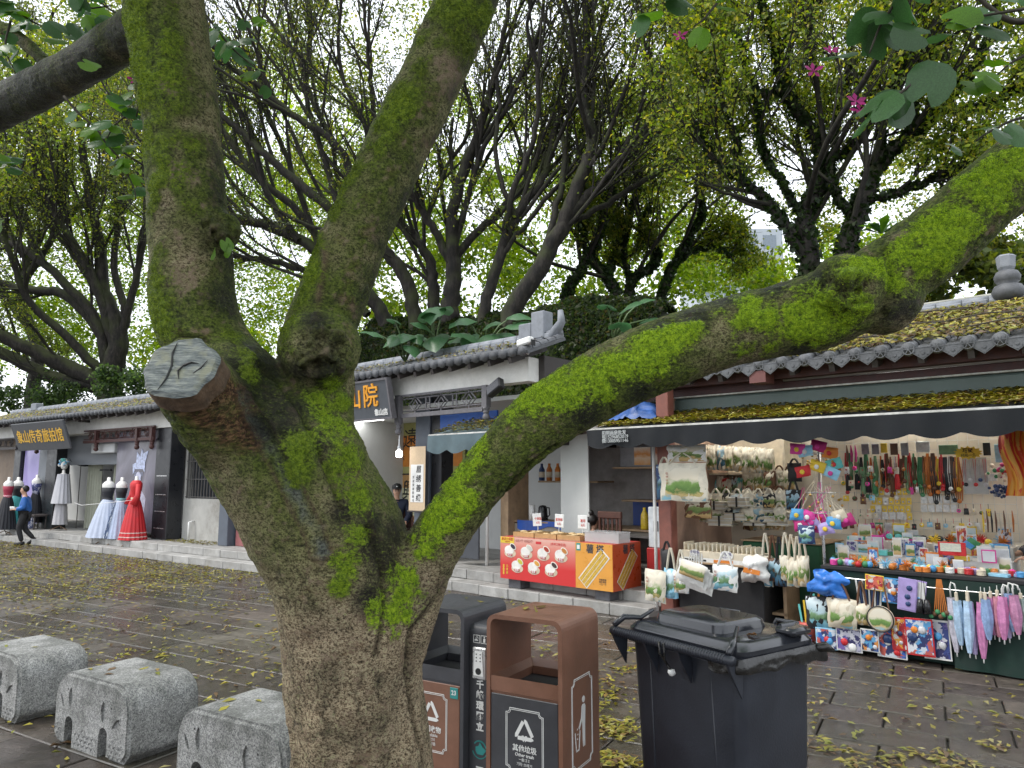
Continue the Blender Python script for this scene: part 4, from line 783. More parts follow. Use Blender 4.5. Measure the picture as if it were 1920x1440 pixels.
fg.ext([(cx-.42, .45), (cx+.45, .45), (cx+.38, .9), (cx+.42, 1.25), (cx+.2, 1.45), (cx+.07, 1.5), (cx+.07, 1.62), (cx-.07, 1.62), (cx-.07, 1.5), (cx-.25, 1.42), (cx-.5, 1.2), (cx-.6, .95)], y-.004, y); fg.ext([(cx+.13*math.cos(R(a)), 1.74+.18*math.sin(R(a))) for a in range(0, 360, 30)], y-.006, y-.002)
fg.build('printed_figure', mat((.55, .54, .66), .3, .2, 6), p1_); hd = MB()
hd.ext([(cx-.26, 1.85), (cx-.3, 2.1), (cx-.14, 2.15), (cx-.12, 2.42), (cx+.05, 2.3), (cx+.1, 2.5), (cx+.2, 2.38), (cx+.42, 2.44), (cx+.3, 2.15), (cx+.3, 1.9), (cx+.2, 1.98), (cx-.16, 1.98)], y-.008, y-.004)
for k in range(9): hd.box(cx-.24+k*.06, y-.008, 1.5+.1*abs(k-4), cx-.225+k*.06, y-.004, 1.9)
hd.build('printed_headdress', mat((.45, .5, .68), .3, .4, 14), p1_)
p2_ = MB().box(-13.35, 1.02, .42, -11.62, 1.12, 3.0).build('poster', poster_mat('poster_b', (.17, .13, .38), (.36, .30, .60), (.62, .58, .78), 1.6), ps)
MB().box(-12.3, 1.05-.04, .44, -11.64, 1.018, 2.9).build('poster_border', M_GREYP, p2_)
lattice(ps, -9.1, -5.5, 2.76, 3.0, .8, M_RWOOD, 5)
for x in (-8.4, -6.3, -5.6, -12.0): drop_post(ps, x, .8, 2.46, 3.0, M_RWOOD)
lattice(ps, XL, -13.4, 2.7, 2.95, .8, M_DWOOD, 3)
MB().cbox(-9.0, .95, 2.42, -7.75, 1.18, 2.68, .02).build('air_conditioner', mat((.55, .56, .56), .5, .05), ps)
# side wing with the barred window
wg = MB(); y = 1.32
for a in ((-4.94, .12, -4.86, 3.1), (-4.86, .12, -1.9, 1.27), (-4.86, 2.58, -1.9, 3.1), (-3.02, 1.27, -1.9, 2.58)): wg.box(a[0], y, a[1], a[2], y+.2, a[3])
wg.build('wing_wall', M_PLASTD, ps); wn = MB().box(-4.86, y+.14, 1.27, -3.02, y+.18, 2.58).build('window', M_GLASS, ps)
br = MB()
for k in range(16): br.box(-4.82+k*.12, y-.01, 1.29, -4.80+k*.12, y+.01, 2.56)
for z in (1.3, 1.72, 2.15, 2.54): br.box(-4.86, y-.018, z, -3.02, y-.011, z+.02)
br.build('window_bars', M_IRON, wn)
MB().tube([(-4.45, 1.2, .3), (-4.45, 1.2, .72), (-4.42, 1.3, .74)], .025, 8).build('drain_pipe', M_WHT, ps, 1)
MB().cbox(-2.72, .85, .3, -2.38, 1.2, 3.0, .01).build('column', M_COLG, ps); MB().cbox(-2.3, 1.0, .3, -1.9, 1.25, 3.0, .01).build('column', mat((.25, .09, .09), .6), ps)
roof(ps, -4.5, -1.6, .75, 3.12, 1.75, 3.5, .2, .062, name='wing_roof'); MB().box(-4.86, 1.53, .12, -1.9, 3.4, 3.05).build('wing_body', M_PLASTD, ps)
roof_litter(FL, TL, nL, XL, XR, .1, 1.2, 1500, 'fallen leaves lying on the photo studio roof tiles')
lp = [tuple(FL.W(U(-4.8, -2.8), U(.7, 1.25), .315)) for _ in range(350)]; litter('leaves_on_steps', lp, .08, 'drift of yellow leaves on the step under the barred window')
# its hanging name board
sg = fthing('shop_sign', 'charcoal hanging board with gold brush lettering on the photo studio', 'sign', FL, -10.3, .30, 2.52)
Ms = Matrix.Rotation(R(20), 4, 'X')
MB().cbox(-1.62, 0, 0, 1.62, .06, .8, .012, 0, Ms).build('board', mat((.075, .078, .085), .55, .12, 6, .1, 60), sg); tx = MB()
add_text(tx, '象山传奇旅拍馆', .40, 0, -.004, .38, 0, Ms, bold=.003, extrude=.008, shear=.12, spacing=1.05); tx.build('lettering', mat((.8, .48, .06), .45, .1), sg)
for x in (-1.3, 1.3): MB().box(x-.03, .28, .74, x+.03, .9, .8).build('bracket', M_DWOOD, sg)
# ---------------------------------------------------------------- bookshop (middle)
bs = fthing('bookshop', 'white bookshop pavilion with tiled eave and geometric lattice', 'building', FR)
X0, X1 = -4.6, 1.5
fb = MB().box(X0, .37, 3.28, X1, .62, 3.66).build('fascia', mat((.78, .77, .73), .85, .08, 5, .6, 26, dirt=.2), bs)
_, TM2, nM = roof(bs, X0, X1+.28, .0, 3.68, .95, 4.02, .2, .07)
roof_litter(FR, TM2, nM, X0, X1, .1, .9, 420, 'thin scatter of dead leaves on the bookshop roof tiles')
MB().box(X1, .62, 2.3, X1+.12, 3.2, 3.7).build('gable_wall', M_DWOOD, bs)
for x, z in ((1.0, 4.1), (1.28, 4.1)): MB().cbox(x-.14, .85, z-.05, x+.14, 1.1, z+.24+(x-1)*.6, .015).build('ridge_block', M_RIDGE, bs)
MB().tube([(1.45, .98, 4.02), (1.62, .9, 4.12), (1.78, .86, 4.26), (1.76, .86, 4.45)], [.09, .09, .07, .045], 8).build('ridge_end', M_RIDGE, bs, 1)
lattice(bs, -1.5, .56, 2.93, 3.24, .33, M_GWOOD, 3)
for x in (-1.62, .62): drop_post(bs, x, .33, 2.55 if x < 0 else 2.7, 3.28, M_GWOOD, .055)
MB().cbox(-1.58, .7, .3, -1.18, 1.05, 3.3, .012).build('column', M_COLG, bs); MB().cbox(-1.17, .74, .3, -.9, 1.05, 3.3, .012).build('column', M_COLB, bs)
MB().box(-4.6, 3.0, .3, .9, 3.1, 3.2).build('back_wall', M_INT, bs); MB().box(-4.7, .6, .3, -4.6, 3.1, 3.2).build('side_wall', M_INT, bs)
MB().box(-4.6, .63, 3.05, 1.49, 3.0, 3.12).build('ceiling', M_INT, bs); MB().box(.9, 2.2, .3, 1.0, 3.1, 3.05).build('partition', M_INT, bs)
lx_, lz_ = FR.px(697, 793, 1.6); MB().box(lx_-.5, 1.5, 3.02, lx_+.3, 1.7, 3.05).build('ceiling_light', mat((.9, .9, .88), .5, .02, emit=6), bs)
MB().box(-.85, .66, 2.62, .55, .7, 2.9).build('blue_tarpaulin', mat((.02, .09, .36), .5, .2, 6, .3, 20), bs)
sg = fthing('shop_sign', 'grey board with orange brush lettering over the bookshop entrance', 'sign', FR, -2.6, .1, 2.84)
Ms = Matrix.Rotation(R(12), 4, 'X'); MB().cbox(-1.05, .02, .0, 1.05, .1, .74, .01, 0, Ms).build('board', mat((.07, .078, .09), .5, .1, 6), sg)
fr_ = MB()
for a in ((-1.08, -.01, 1.08, .03), (-1.08, .71, 1.08, .75), (-1.08, .03, -1.04, .71), (1.04, .03, 1.08, .71)): fr_.box(a[0], 0, a[1], a[2], .11, a[3], 0, Ms)
fr_.build('board_frame', M_GWOOD, sg); tx = MB(); add_text(tx, '书山院', .46, .0, .012, .42, 0, Ms, bold=.004, extrude=.012, shear=.15, spacing=1.2); tx.build('lettering', mat((.85, .38, .03), .45, .1), sg); tx = MB(); add_text(tx, '象山店', .13, .78, .012, .12, 0, Ms, bold=.004, extrude=.006); tx.build('branch_name', M_WHT, sg)
# flood light and cctv
M_FLB = mat((.02, .02, .022), .5); fl = fthing('flood_light', 'black flood light on a bracket under the bookshop eave', 'light', FR, .98, .18, 3.12); Mr = Matrix.Rotation(R(-28), 4, 'Y') @ Matrix.Rotation(R(-20), 4, 'X')
MB().cbox(-.16, -.06, 0, .16, .06, .2, .015, 0, Mr).build('housing', M_FLB, fl); MB().box(-.14, -.064, .02, .14, -.061, .18, 0, Mr).build('lamp_glass', mat((.03, .03, .035), .3), fl); MB().box(-.02, .05, .08, .02, .2, .12).build('bracket', M_IRON, fl)
cc = fthing('security_camera', 'white security camera at the end of the bookshop roof', 'camera', FR, 1.72, .08, 3.72); MB().cbox(-.16, -.06, .06, .12, .06, .17, .02, 0, Matrix.Rotation(R(-8), 4, 'Y')).build('housing', M_WHT, cc); MB().box(.119, -.045, .04, .13, .045, .13).build('lens_window', M_BLK, cc); MB().tube([(-.08, 0, .06), (-.08, .02, -.02), (-.05, .1, -.06)], .018, 6).build('bracket', M_WHT, cc)
# bulb
lb = fthing('light_bulb', 'lit bare bulb hanging from the bookshop eave post', 'light bulb', FR, -1.55, .3, 2.14)
MB().lathe([(.01, 0), (.05, .01), (.058, .05), (.055, .11), (.03, .13)], 14).build('bulb', mat((1, .97, .9), .4, 0, emit=9), lb, 1); MB().lathe([(.03, .13), (.03, .2), (.012, .22), (.01, .4)], 10).build('socket', mat((.5, .52, .54), .5), lb, 1)
# scrolls
M_INK = mat((.01, .01, .011), .6, .1); M_PAPER = mat((.68, .68, .66), .8, .05, 8); M_SILK = mat((.55, .42, .28), .8, .1, 30); M_OCH = mat((.42, .24, .09), .7, .15, 20)
def scroll(x, y, z0, wd, h, border, paper, chars, label, big=.14, small=''):
    t = fthing('hanging_scroll', label, 'scroll', FR, x, y, z0, 0, 'calligraphy scrolls in the bookshop')
    MB().box(-wd/2, 0, 0, wd/2, .006, h).build('mount', border, t); MB().box(-wd*.4, -.004, h*.14, wd*.4, -.001, h*.72).build('paper', paper, t)
    MB().tube([(-wd/2-.03, 0, 0), (wd/2+.03, 0, 0)], .016, 8).build('roller', M_DWOOD, t, 1); tx = MB()
    add_vtext(tx, chars, big, wd*.1, -.006, h*.64, big*1.22, bold=.002, extrude=.001, shear=.1)
    if small: add_vtext(tx, small, big*.4, -wd*.22, -.006, h*.52, big*.5, extrude=.001)
    tx.build('calligraphy', M_INK, t); return t
scroll(-1.33, .55, 1.17, .44, 1.17, M_SILK, M_PAPER, '眉绣善缘', 'tall white scroll with four characters hanging on the grey pillar', .14, '岁次癸卯桂林书')
xs, zs = FR.px(770, 870, 2.9)
scroll(-4.45, 2.9, 1.85, .82, 1.25, mat((.33, .32, .12), .8), mat((.55, .2, .03), .7), '遠', 'orange scroll on the back wall, above the man in the cap', .5, '書法'); scroll(-4.45, 2.9, .75, .82, 1.08, M_OCH, mat((.5, .5, .33), .8), '興', 'pale green scroll with ochre border below the orange one', .5, '吉祥')
scroll(-2.9, 2.9, 1.85, .8, 1.25, mat((.33, .32, .12), .8), mat((.55, .2, .03), .7), '福', 'orange scroll right of the black pillar, upper of two', .5); scroll(-2.9, 2.9, .75, .8, 1.08, M_OCH, mat((.5, .5, .33), .8), '家', 'pale green scroll right of the black pillar, lower of two', .5)
# small awning
def awning(name, label, x0, x1, yl, zl, yb, zb, vh, wave, fab, lip, cat='awning'):
    t = fthing(name, label, cat, FR); sag = lambda u: -.02*math.sin(u*PI)
    MB().grid(lambda u, v: (x0+(x1-x0)*u, yl+(yb-yl)*v, zl+(zb-zl)*v-.03*math.sin(v*PI)), 24, 6).build('canopy', fab, t, 1)
    MB().tube([(x0, yl, zl-.02), (x1, yl, zl-.02)], .03, 8).build('front_bar', lip, t, 1)
    n = max(12, int((x1-x0)/wave*10))
    def vf(u, v):
        x = x0+(x1-x0)*u; b = vh*(.78+.22*abs(math.sin((x-x0)/wave*PI))); return (x, yl-.032+.018*math.sin(x*9)*v+.01*math.sin(x*23)*v, zl-.015-b*v)
    MB().grid(vf, n, 5).build('valance', fab, t, 1)
    for x in (x0+.12, x1-.12): MB().tube([(x, yl+.02, zl-.05), (x+.01, (yl+yb)/2, (zl+zb)/2-.12), (x, yb, zb-.15)], .015, 6).build('arm', M_STEEL, t)
    return t
M_TEALF = mat((.085, .125, .14), .75, .2, 4, .15, 30); M_DKF = mat((.010, .012, .015), .9, .25, 3, .15, 30); M_LIP = mat((.42, .42, .40), .5, .3, 14, dirt=.7)
awning('window_awning', 'small teal awning with leaf heap beside the white scroll', -.14, 1.35, -.22, 2.47, .55, 2.72, .3, .44, M_TEALF, M_LIP)
P = [tuple(FR.W(x, -.2+.7*v, 2.5+.24*v+random.random()*.04)) for x, v in ((U(-.1, 1.3), random.random()) for _ in range(650))]; litter('leaves_on_awning', P, .085, 'heap of yellow leaves on the small teal awning')
# ---------------------------------------------------------------- stall building (right)
sb = fthing('stall_building', 'long low market building with rosette tiled roof and red brown beams', 'building', FR)
SX0, SX1 = 2.75, 9.6
_, TR, nR_ = roof(sb, SX0, SX1, .3, 3.13, 2.9, 3.98, .27, .07, drip=True)
roof_litter(FR, TR, nR_, SX0, SX1, .1, 2.7, 11000, 'thick carpet of yellow brown leaves on the market roof', size=.095, cols=LC+[(.10, .06, .03)], wts=LW+[2.5])
tw_ = MB()
for k in range(16): x = U(3.5, 9); s_ = U(.3, 2.2); tw_.tube([T3 for T3 in (TR(x, s_, .12), TR(x+U(.2, .5), s_+U(-.1, .1), .15), TR(x+U(.6, 1.1), s_+U(-.2, .2), .11))], .008, 5)
for o_ in (tw_.build('fallen_twigs', MTW, None, False, FR.o, FR.rz),): tag(o_, 'thin fallen twigs among the leaves on the market roof', 'twigs', kind='stuff')
MB().box(SX0, .55, 2.98, SX1, .68, 3.1).build('eave_beam', M_RWOOD, sb); MB().box(SX0, .75, 2.86, SX1, .95, 3.2).build('lintel_beam', M_RWOOD, sb)
for k in range(24): MB().box(SX0+k*.28, .36, 3.1, SX0+k*.28+.27, .74, 3.118).build('soffit_board', M_RWOOD, sb)
MB().box(5.1, .3, 2.92, 5.3, .56, 3.06).build('bracket_block', mat((.16, .06, .055), .6), sb)
MB().tube([(5.35, .72, 2.98), (SX1, .72, 2.98)], .022, 8).build('conduit', mat((.33, .31, .31), .5), sb, 1)
MB().cbox(3.75, .62, 2.62, SX1, .84, 2.84, .03).build('roller_housing', mat((.085, .115, .11), .55, .12, 4, dirt=.3), sb); MB().box(3.75, .6, 2.842, SX1, .86, 2.86).build('housing_trim', M_LIP, sb)
for x, y in ((3.92, .28), (9.0, .28)): MB().cbox(x-.08, y-.06, 0, x+.1, y+.1, 3.0, .008).build('post', mat((.21, .075, .055), .6, .2, 10, .2, 40), sb)
MB().tube([(3.80, .2, 0.1), (3.80, .2, 2.6)], .022, 8).build('pole', M_WHT, sb, 1)
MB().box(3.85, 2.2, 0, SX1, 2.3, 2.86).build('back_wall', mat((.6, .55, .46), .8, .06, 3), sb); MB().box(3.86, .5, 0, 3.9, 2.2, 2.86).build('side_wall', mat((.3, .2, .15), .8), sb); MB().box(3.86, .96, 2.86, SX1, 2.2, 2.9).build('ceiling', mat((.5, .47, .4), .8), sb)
pk = mat((.14, .09, .06), .55, .3, 10, .2, 40, rnd=.2)
for k in range(14): MB().cbox(3.95, -.02+k*.16, .0, 5.9, .135+k*.16, .06, .006).build('floor_plank', pk, sb)
MB().box(3.95, -.16, -.005, 5.9, -.02, .03).build('brick_edging', mat((.22, .08, .06), .7), sb)
# unseen glowing strips added under the ceiling to brighten the stall
for x in (4.6, 6.6, 8.0): MB().box(x-.5, 1.2, 2.82, x+.5, 1.26, 2.85).build('stall_fill_light', mat((.95, .93, .88), .5, 0, emit=34), sb)
aw = awning('market_awning', 'long charcoal scalloped awning over the souvenir stall', 3.08, 9.4, -.25, 2.42, .66, 2.66, .25, .43, M_DKF, M_LIP)
tx = MB()
for i, s_ in enumerate(('阳朔画扇批发', '电15296852019', '微13005951146')): add_text(tx, s_, .062, 3.34, -.305, 2.352-i*.05, bold=.0008, extrude=.002, align='LEFT')
tx.build('lettering', mat((.4, .42, .42), .6), aw)
P = [tuple(FR.W(x, -.22+.88*v, 2.45+.22*v+random.random()*.04-.02*math.sin(v*PI))) for x, v in ((U(3.1, 9.3), random.random()) for _ in range(7500))]; litter('leaves_on_awning', P, .085, 'yellow leaves covering the long charcoal awning')
tp = fthing('blue_tarpaulin', 'crumpled blue tarpaulin bundled on the left end of the awning', 'tarpaulin', FR, 3.1, .1, 2.52)
MB().grid(lambda u, v: (.75*u+.1*noise.noise(Vector((u*5, v*5, 2))), .6*v, .3*math.sin(u*PI*.8+.3)*math.sin(v*PI*.8+.2)+.05*noise.noise(Vector((u*9, v*9, 5)))), 24, 20).build('sheet', mat((.03, .09, .28), .5, .35, 5, .6, 12), tp, 1)
gd = fthing('roof_finial', 'grey stone gourd finial standing on the market roof ridge', 'finial', FR, 7.47, 2.85, 4.02)
MB().lathe([(.1, 0), (.17, .05), (.19, .12), (.15, .2), (.1, .22), (.14, .26), (.15, .32), (.12, .38), (.08, .4)], 18).build('gourd', M_TILE, gd, 1); MB().lathe([(.08, .4), (.1, .44), (.11, .58), (.09, .6)], 6).build('spout', M_RIDGE, gd)
# ---------------------------------------------------------------- kitchen between the two
kt_ = fthing('food_kiosk', 'dim snack kitchen with shelves open to the plaza', 'kiosk', FR)
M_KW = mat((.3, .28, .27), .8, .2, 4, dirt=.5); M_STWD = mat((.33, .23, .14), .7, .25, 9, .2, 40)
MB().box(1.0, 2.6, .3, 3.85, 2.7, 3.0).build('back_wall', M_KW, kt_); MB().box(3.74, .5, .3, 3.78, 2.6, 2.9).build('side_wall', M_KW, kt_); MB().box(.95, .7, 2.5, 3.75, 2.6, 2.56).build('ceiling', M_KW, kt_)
MB().cbox(.18, 1.15, .3, .36, 1.7, 2.4, .008).build('wooden_post', M_STWD, kt_); MB().tube([(.1, .9, .3), (.1, .9, 2.4)], .03, 8).build('pole', M_WHT, kt_, 1)
for x0, x1, y0, y1, z in ((.4, 1.7, 1.9, 2.4, 1.72), (2.0, 3.3, 1.9, 2.45, 1.95), (2.1, 2.9, 2.0, 2.45, 1.42), (.3, 1.5, 1.3, 1.9, 1.05), (1.6, 3.3, 1.6, 2.4, .98)): MB().cbox(x0, y0, z-.03, x1, y1, z, .006).build('shelf', M_STWD, kt_)
MB().box(.36, 1.32, .3, 1.5, 1.36, 1.0).build('counter_front', mat((.33, .29, .24), .7, .15, 6, dirt=.5), kt_)
Mlp = Matrix.Rotation(R(-7), 4, 'Y') @ Matrix.Rotation(R(-9), 4, 'X')
lpn = fthing('leaning_panel', 'pale grey board leaning inside the snack kitchen', 'board', FR, 1.62, 1.0, .8); MB().cbox(0, 0, 0, .56, .03, 1.65, .005, 0, Mlp).build('board', mat((.5, .52, .5), .6, .06, 4), lpn)
# ================================================================ bank behind the shops
def bank_h(x, y):
    P = Vector((x, y, 0)); d = min((P-FR.o).dot(FR.uy)-3.3, (P-FL.o).dot(FL.uy)-3.8)
    t = min(1, max(0, d/2.2)); return 2.5*t*t*(3-2*t)-.3*(1-t)
def bank(u, v):
    x = -70+140*u; y = 6+90*v*v+4*v; return (x, y, bank_h(x, y)+(.15*noise.noise(Vector((x*.4, y*.4, 0))) if bank_h(x, y) > .5 else -.1))
tag(MB().grid(bank, 140, 90).build('hillside', mat((.045, .05, .022), .9, .4, 2, .6, 12), None, 1), kind='structure')
# ================================================================ background trees
def tube_batch(br, sides=5):
    Vs, Fs, b = [], [], 0
    for P, r in br:
        n = len(P); T = np.gradient(P, axis=0); T /= np.linalg.norm(T, axis=1)[:, None]+1e-9
        ref = np.array((0, 1., 0)) if abs(T[0][1]) < .85 else np.array((1., 0, 0)); N_ = np.cross(T, ref); N_ /= np.linalg.norm(N_, axis=1)[:, None]+1e-9; B = np.cross(T, N_)
        k = sides if r[0] > .03 else (4 if r[0] > .012 else 3); a = np.arange(k)*2*PI/k
        Vs.append((P[:, None, :]+(N_[:, None, :]*np.cos(a)[None, :, None]+B[:, None, :]*np.sin(a)[None, :, None])*r[:, None, None]).reshape(-1, 3))
        i = (np.arange(n-1)*k)[:, None]; j = np.arange(k)[None, :]; j2 = (j+1) % k
        Fs.append(np.stack([b+i+j, b+i+j2, b+i+k+j2, b+i+k+j], -1).reshape(-1, 4)); b += n*k
    return np.concatenate(Vs), np.concatenate(Fs)
def unit(v): return v/(np.linalg.norm(v)+1e-9)
def bark2():
    m, t, b, N, L = nodes('dark_bark'); ge = N('NewGeometry'); mp = N('Mapping'); mp.inputs['Scale'].default_value = (1, 1, .35); L(ge.outputs['Position'], mp.inputs[0]); no = N('TexNoise', Scale=9, Detail=8, Roughness=.7); L(mp.outputs[0], no.inputs[0])
    r = ramp(N, [(.38, (.006, .005, .004)), (.5, (.016, .013, .010)), (.62, (.036, .031, .024))]); L(no.outputs['Fac'], r.inputs[0])
    n2 = N('TexNoise', Scale=1.3, Detail=5); L(ge.outputs['Position'], n2.inputs[0]); sp = N('SeparateXYZ'); L(ge.outputs['Normal'], sp.inputs[0]); ad = N('Math', operation='MULTIPLY_ADD'); L(sp.outputs[2], ad.inputs[0]); ad.inputs[1].default_value = .3; L(n2.outputs['Fac'], ad.inputs[2]); r2 = ramp(N, [(.48, 0), (.7, .8)]); L(ad.outputs[0], r2.inputs[0])
    mx_ = N('MixRGB'); L(r2.outputs[0], mx_.inputs[0]); L(r.outputs[0], mx_.inputs[1]); mx_.inputs[2].default_value = (.04, .05, .012, 1); L(mx_.outputs[0], b.inputs['Base Color']); b.inputs['Roughness'].default_value = .85
    bp = N('Bump', Strength=.8, Distance=.04); L(no.outputs['Fac'], bp.inputs['Height']); L(bp.outputs[0], b.inputs['Normal']); return m
M_BARK2 = bark2()
def grow(name, label, dep, limbs, seed, leaves, cols, wts, lsize=.12, nsub=7, spread=(.25, .6), group='camphor trees behind the shops', base=None, ivy=0, sig=.13, up=.06, lvl=(5, 4), subl=(.38, .7), sky=0):
    rg = np.random.default_rng(seed); br = []; tips = []; ivp = []; first = None
    def child(P, r, t, L_, ang, n=6, bias=0.0):
        i = min(len(P)-2, int(t*(len(P)-1))); T = unit(P[i+1]-P[i]); q = rg.normal(size=3); q -= T*(q @ T); q = unit(q)
        d = unit(T*math.cos(ang)+q*math.sin(ang)+np.array((0, 0, .12))); pts = [P[i].copy()]; st = L_/n
        for k in range(n):
            d = unit(d+rg.normal(size=3)*.11+np.array((0, 0, up))); pts.append(pts[-1]+d*st)
        r0 = min(r[i]*.62, r[i]); return np.array(pts), np.linspace(r0, max(.004, r0*.28), n+1)
    for path, w0, w1, *opt in limbs:
        drift = rg.normal()*1.2 if not opt else opt[0]; n = len(path)
        Q = np.array([tuple(at(x, y, dep+drift*(k/(n-1))**1.3)) for k, (x, y) in enumerate(path)]); C = catmull(Q, 6)
        C[1:-1] += rg.normal(size=(len(C)-2, 3))*.02; r = np.linspace(w0, w1, len(C))*.42*dep/FPX
        if base is not None and path[0][1] > 470 and (path[0] == limbs[0][0][0] or len(opt) > 1):
            g = C[0].copy(); g[2] = bank_h(g[0], g[1])-.3; C = np.vstack([[g+np.array((0, 0, 0))], [g*.45+C[0]*.55+np.array((.05, 0, 0))], C]); r = np.concatenate([[r[0]*1.35, r[0]*1.1], r])
        br.append((C, r)); Ll = np.sum(np.linalg.norm(np.diff(C, axis=0), axis=1))
        if ivy:
            for _ in range(int(ivy*Ll)):
                i = rg.integers(0, len(C)-1); f = rg.random(); p = C[i]*(1-f)+C[i+1]*f; o = unit(rg.normal(size=3)); ivp.append(p+o*(r[i]*1.05+.03*rg.random()))
        for k in range(nsub):
            t = rg.uniform(.22, .98); L1 = min(4.2, Ll*rg.uniform(*subl)); P1, r1 = child(C, r, t, L1, rg.uniform(*spread), 7); r1 = np.minimum(r1, .055); br.append((P1, r1))
            for _ in range(lvl[0]):
                L2 = L1*rg.uniform(.35, .6); P2, r2 = child(P1, r1, rg.uniform(.25, 1), L2, rg.uniform(.3, .75), 5); br.append((P2, np.minimum(r2, .018)))
                for _ in range(lvl[1]):
                    P3, r3 = child(P2, r2, rg.uniform(.3, 1), min(1.3, L2*rg.uniform(.4, .75)), rg.uniform(.3, .9), 4); br.append((P3, np.minimum(r3, .008))); tips.append(P3[rg.integers(1, 5, 3)])
    V, Fq = tube_batch(br, 7); bp = br[0][0][0]
    t = thing(name, label, 'tree', (float(bp[0]), float(bp[1]), float(bp[2])), 0, group); off = -bp[None, :]
    put('trunk', npmesh('trunk', V+off, Fq, M_BARK2, None, True), t)
    T3 = np.concatenate(tips); nl = leaves
    idx = rg.integers(0, len(T3), nl); cl = rg.random(len(T3)) < .8; P = T3[idx]+rg.normal(size=(nl, 3))*sig; P = P[cl[idx]]
    if ivp: 
        iv = np.array(ivp); V, Fq = leaves_geo(iv+off, .13, rg, aspect=.75); tag(put('ivy', npmesh('ivy', V, Fq, M_FOL, blend(rg, len(iv), [(.025, .05, .015), (.045, .08, .02), (.02, .035, .012)])), t), kind='stuff')
    V, Fq = leaves_geo(P+off, lsize, rg, aspect=.5); tag(put('crown', npmesh('crown', V, Fq, M_FOL, blend(rg, len(P), cols, wts)), t), kind='stuff')
    return t
OLV = [(.14, .20, .03), (.22, .27, .04), (.33, .34, .05), (.07, .11, .02), (.38, .34, .07)]; OW = [3, 3, 1.5, 2, .5]
DRK = [(.055, .08, .018), (.09, .12, .022), (.15, .18, .03), (.24, .24, .04)]; DW = [3, 3, 2, 1]
BR = [(.19, .28, .03), (.28, .38, .04), (.11, .18, .025), (.34, .38, .06)]; BW_ = [3, 2.5, 2, 1]
grow('camphor_tree', 'camphor tree with thick mossy trunk slanting right, behind the leafy hedge', 17.5, [
    ([(957, 585), (1015, 500), (1057, 417), (1085, 345), (1111, 271), (1100, 220), (1094, 175), (1100, 90), (1098, -30)], 44, 12, .2, 1), ([(1050, 430), (1098, 370), (1140, 333), (1215, 242), (1244, 183), (1290, 90), (1330, -30)], 26, 9),
    ([(1060, 420), (1098, 404), (1161, 367), (1230, 325), (1280, 308), (1329, 280), (1415, 220), (1467, 159), (1519, 82), (1560, -10)], 16, 5), ([(1020, 490), (1040, 400), (1060, 300), (1050, 200), (1075, 90), (1130, -40)], 18, 6), ([(1120, 350), (1190, 240), (1210, 120), (1190, -20)], 14, 5), ([(1160, 310), (1250, 230), (1330, 120), (1390, 40), (1440, -30)], 14, 5)], 1, 15000, DRK, DW, base=1, nsub=8, spread=(.18, .5), lsize=.095, sig=.11)
grow('camphor_tree', 'slim dark camphor tree left of the slanting mossy trunk', 18.3, [
    ([(907, 590), (932, 500), (961, 421), (990, 375), (1023, 325), (1044, 233), (1080, 180), (1120, 80), (1150, -20)], 28, 7, .5, 1), ([(945, 460), (960, 370), (1000, 260), (1010, 150), (990, 60), (1000, -30)], 16, 6), ([(940, 480), (1000, 400), (1060, 330), (1110, 240), (1170, 120), (1230, 20)], 13, 5), ([(965, 410), (930, 300), (935, 180), (900, 60), (905, -20)], 13, 5)], 2, 12000, DRK, DW, base=1, nsub=8, spread=(.18, .5), lsize=.095, sig=.11)
grow('camphor_tree', 'upright forked camphor tree right behind the middle mossy limb', 19.2, [
    ([(842, 600), (848, 540), (852, 492), (848, 430), (862, 340), (900, 240), (930, 130), (960, -20)], 44, 9, -.3, 1), ([(850, 495), (873, 458), (932, 400), (985, 340), (1020, 240), (1050, 130), (1060, -20)], 22, 6), ([(846, 500), (820, 440), (786, 387), (760, 330), (745, 250)], 22, 8), ([(850, 470), (880, 360), (905, 280), (960, 180), (1010, 60), (1020, -20)], 16, 6), ([(800, 410), (830, 330), (880, 230), (870, 120), (900, 10)], 12, 5)], 3, 15000, DRK, DW, base=1, nsub=8, spread=(.2, .55), lsize=.095, sig=.11)
grow('camphor_tree', 'camphor tree with bent double trunk showing through the fork gap', 20, [
    ([(815, 600), (812, 540), (807, 492), (785, 455), (761, 425), (720, 380)], 30, 14, .3, 1), ([(780, 600), (760, 520), (730, 480), (690, 440), (640, 405), (560, 345), (505, 296), (455, 250), (408, 210), (350, 150)], 34, 10, .6, 1), ([(700, 450), (660, 350), (638, 280), (544, 210), (470, 150), (389, 97), (330, 30)], 22, 8), ([(640, 405), (610, 300), (575, 187), (580, 97), (583, -20)], 16, 7), ([(640, 285), (600, 220), (564, 124), (520, 60), (467, -10)], 16, 6), ([(690, 300), (700, 200), (690, 100), (680, -20)], 14, 6), ([(720, 350), (690, 250), (640, 130), (640, -10)], 14, 6)], 4, 16000, DRK, DW, base=1, nsub=8, spread=(.18, .5), lsize=.095, sig=.11)
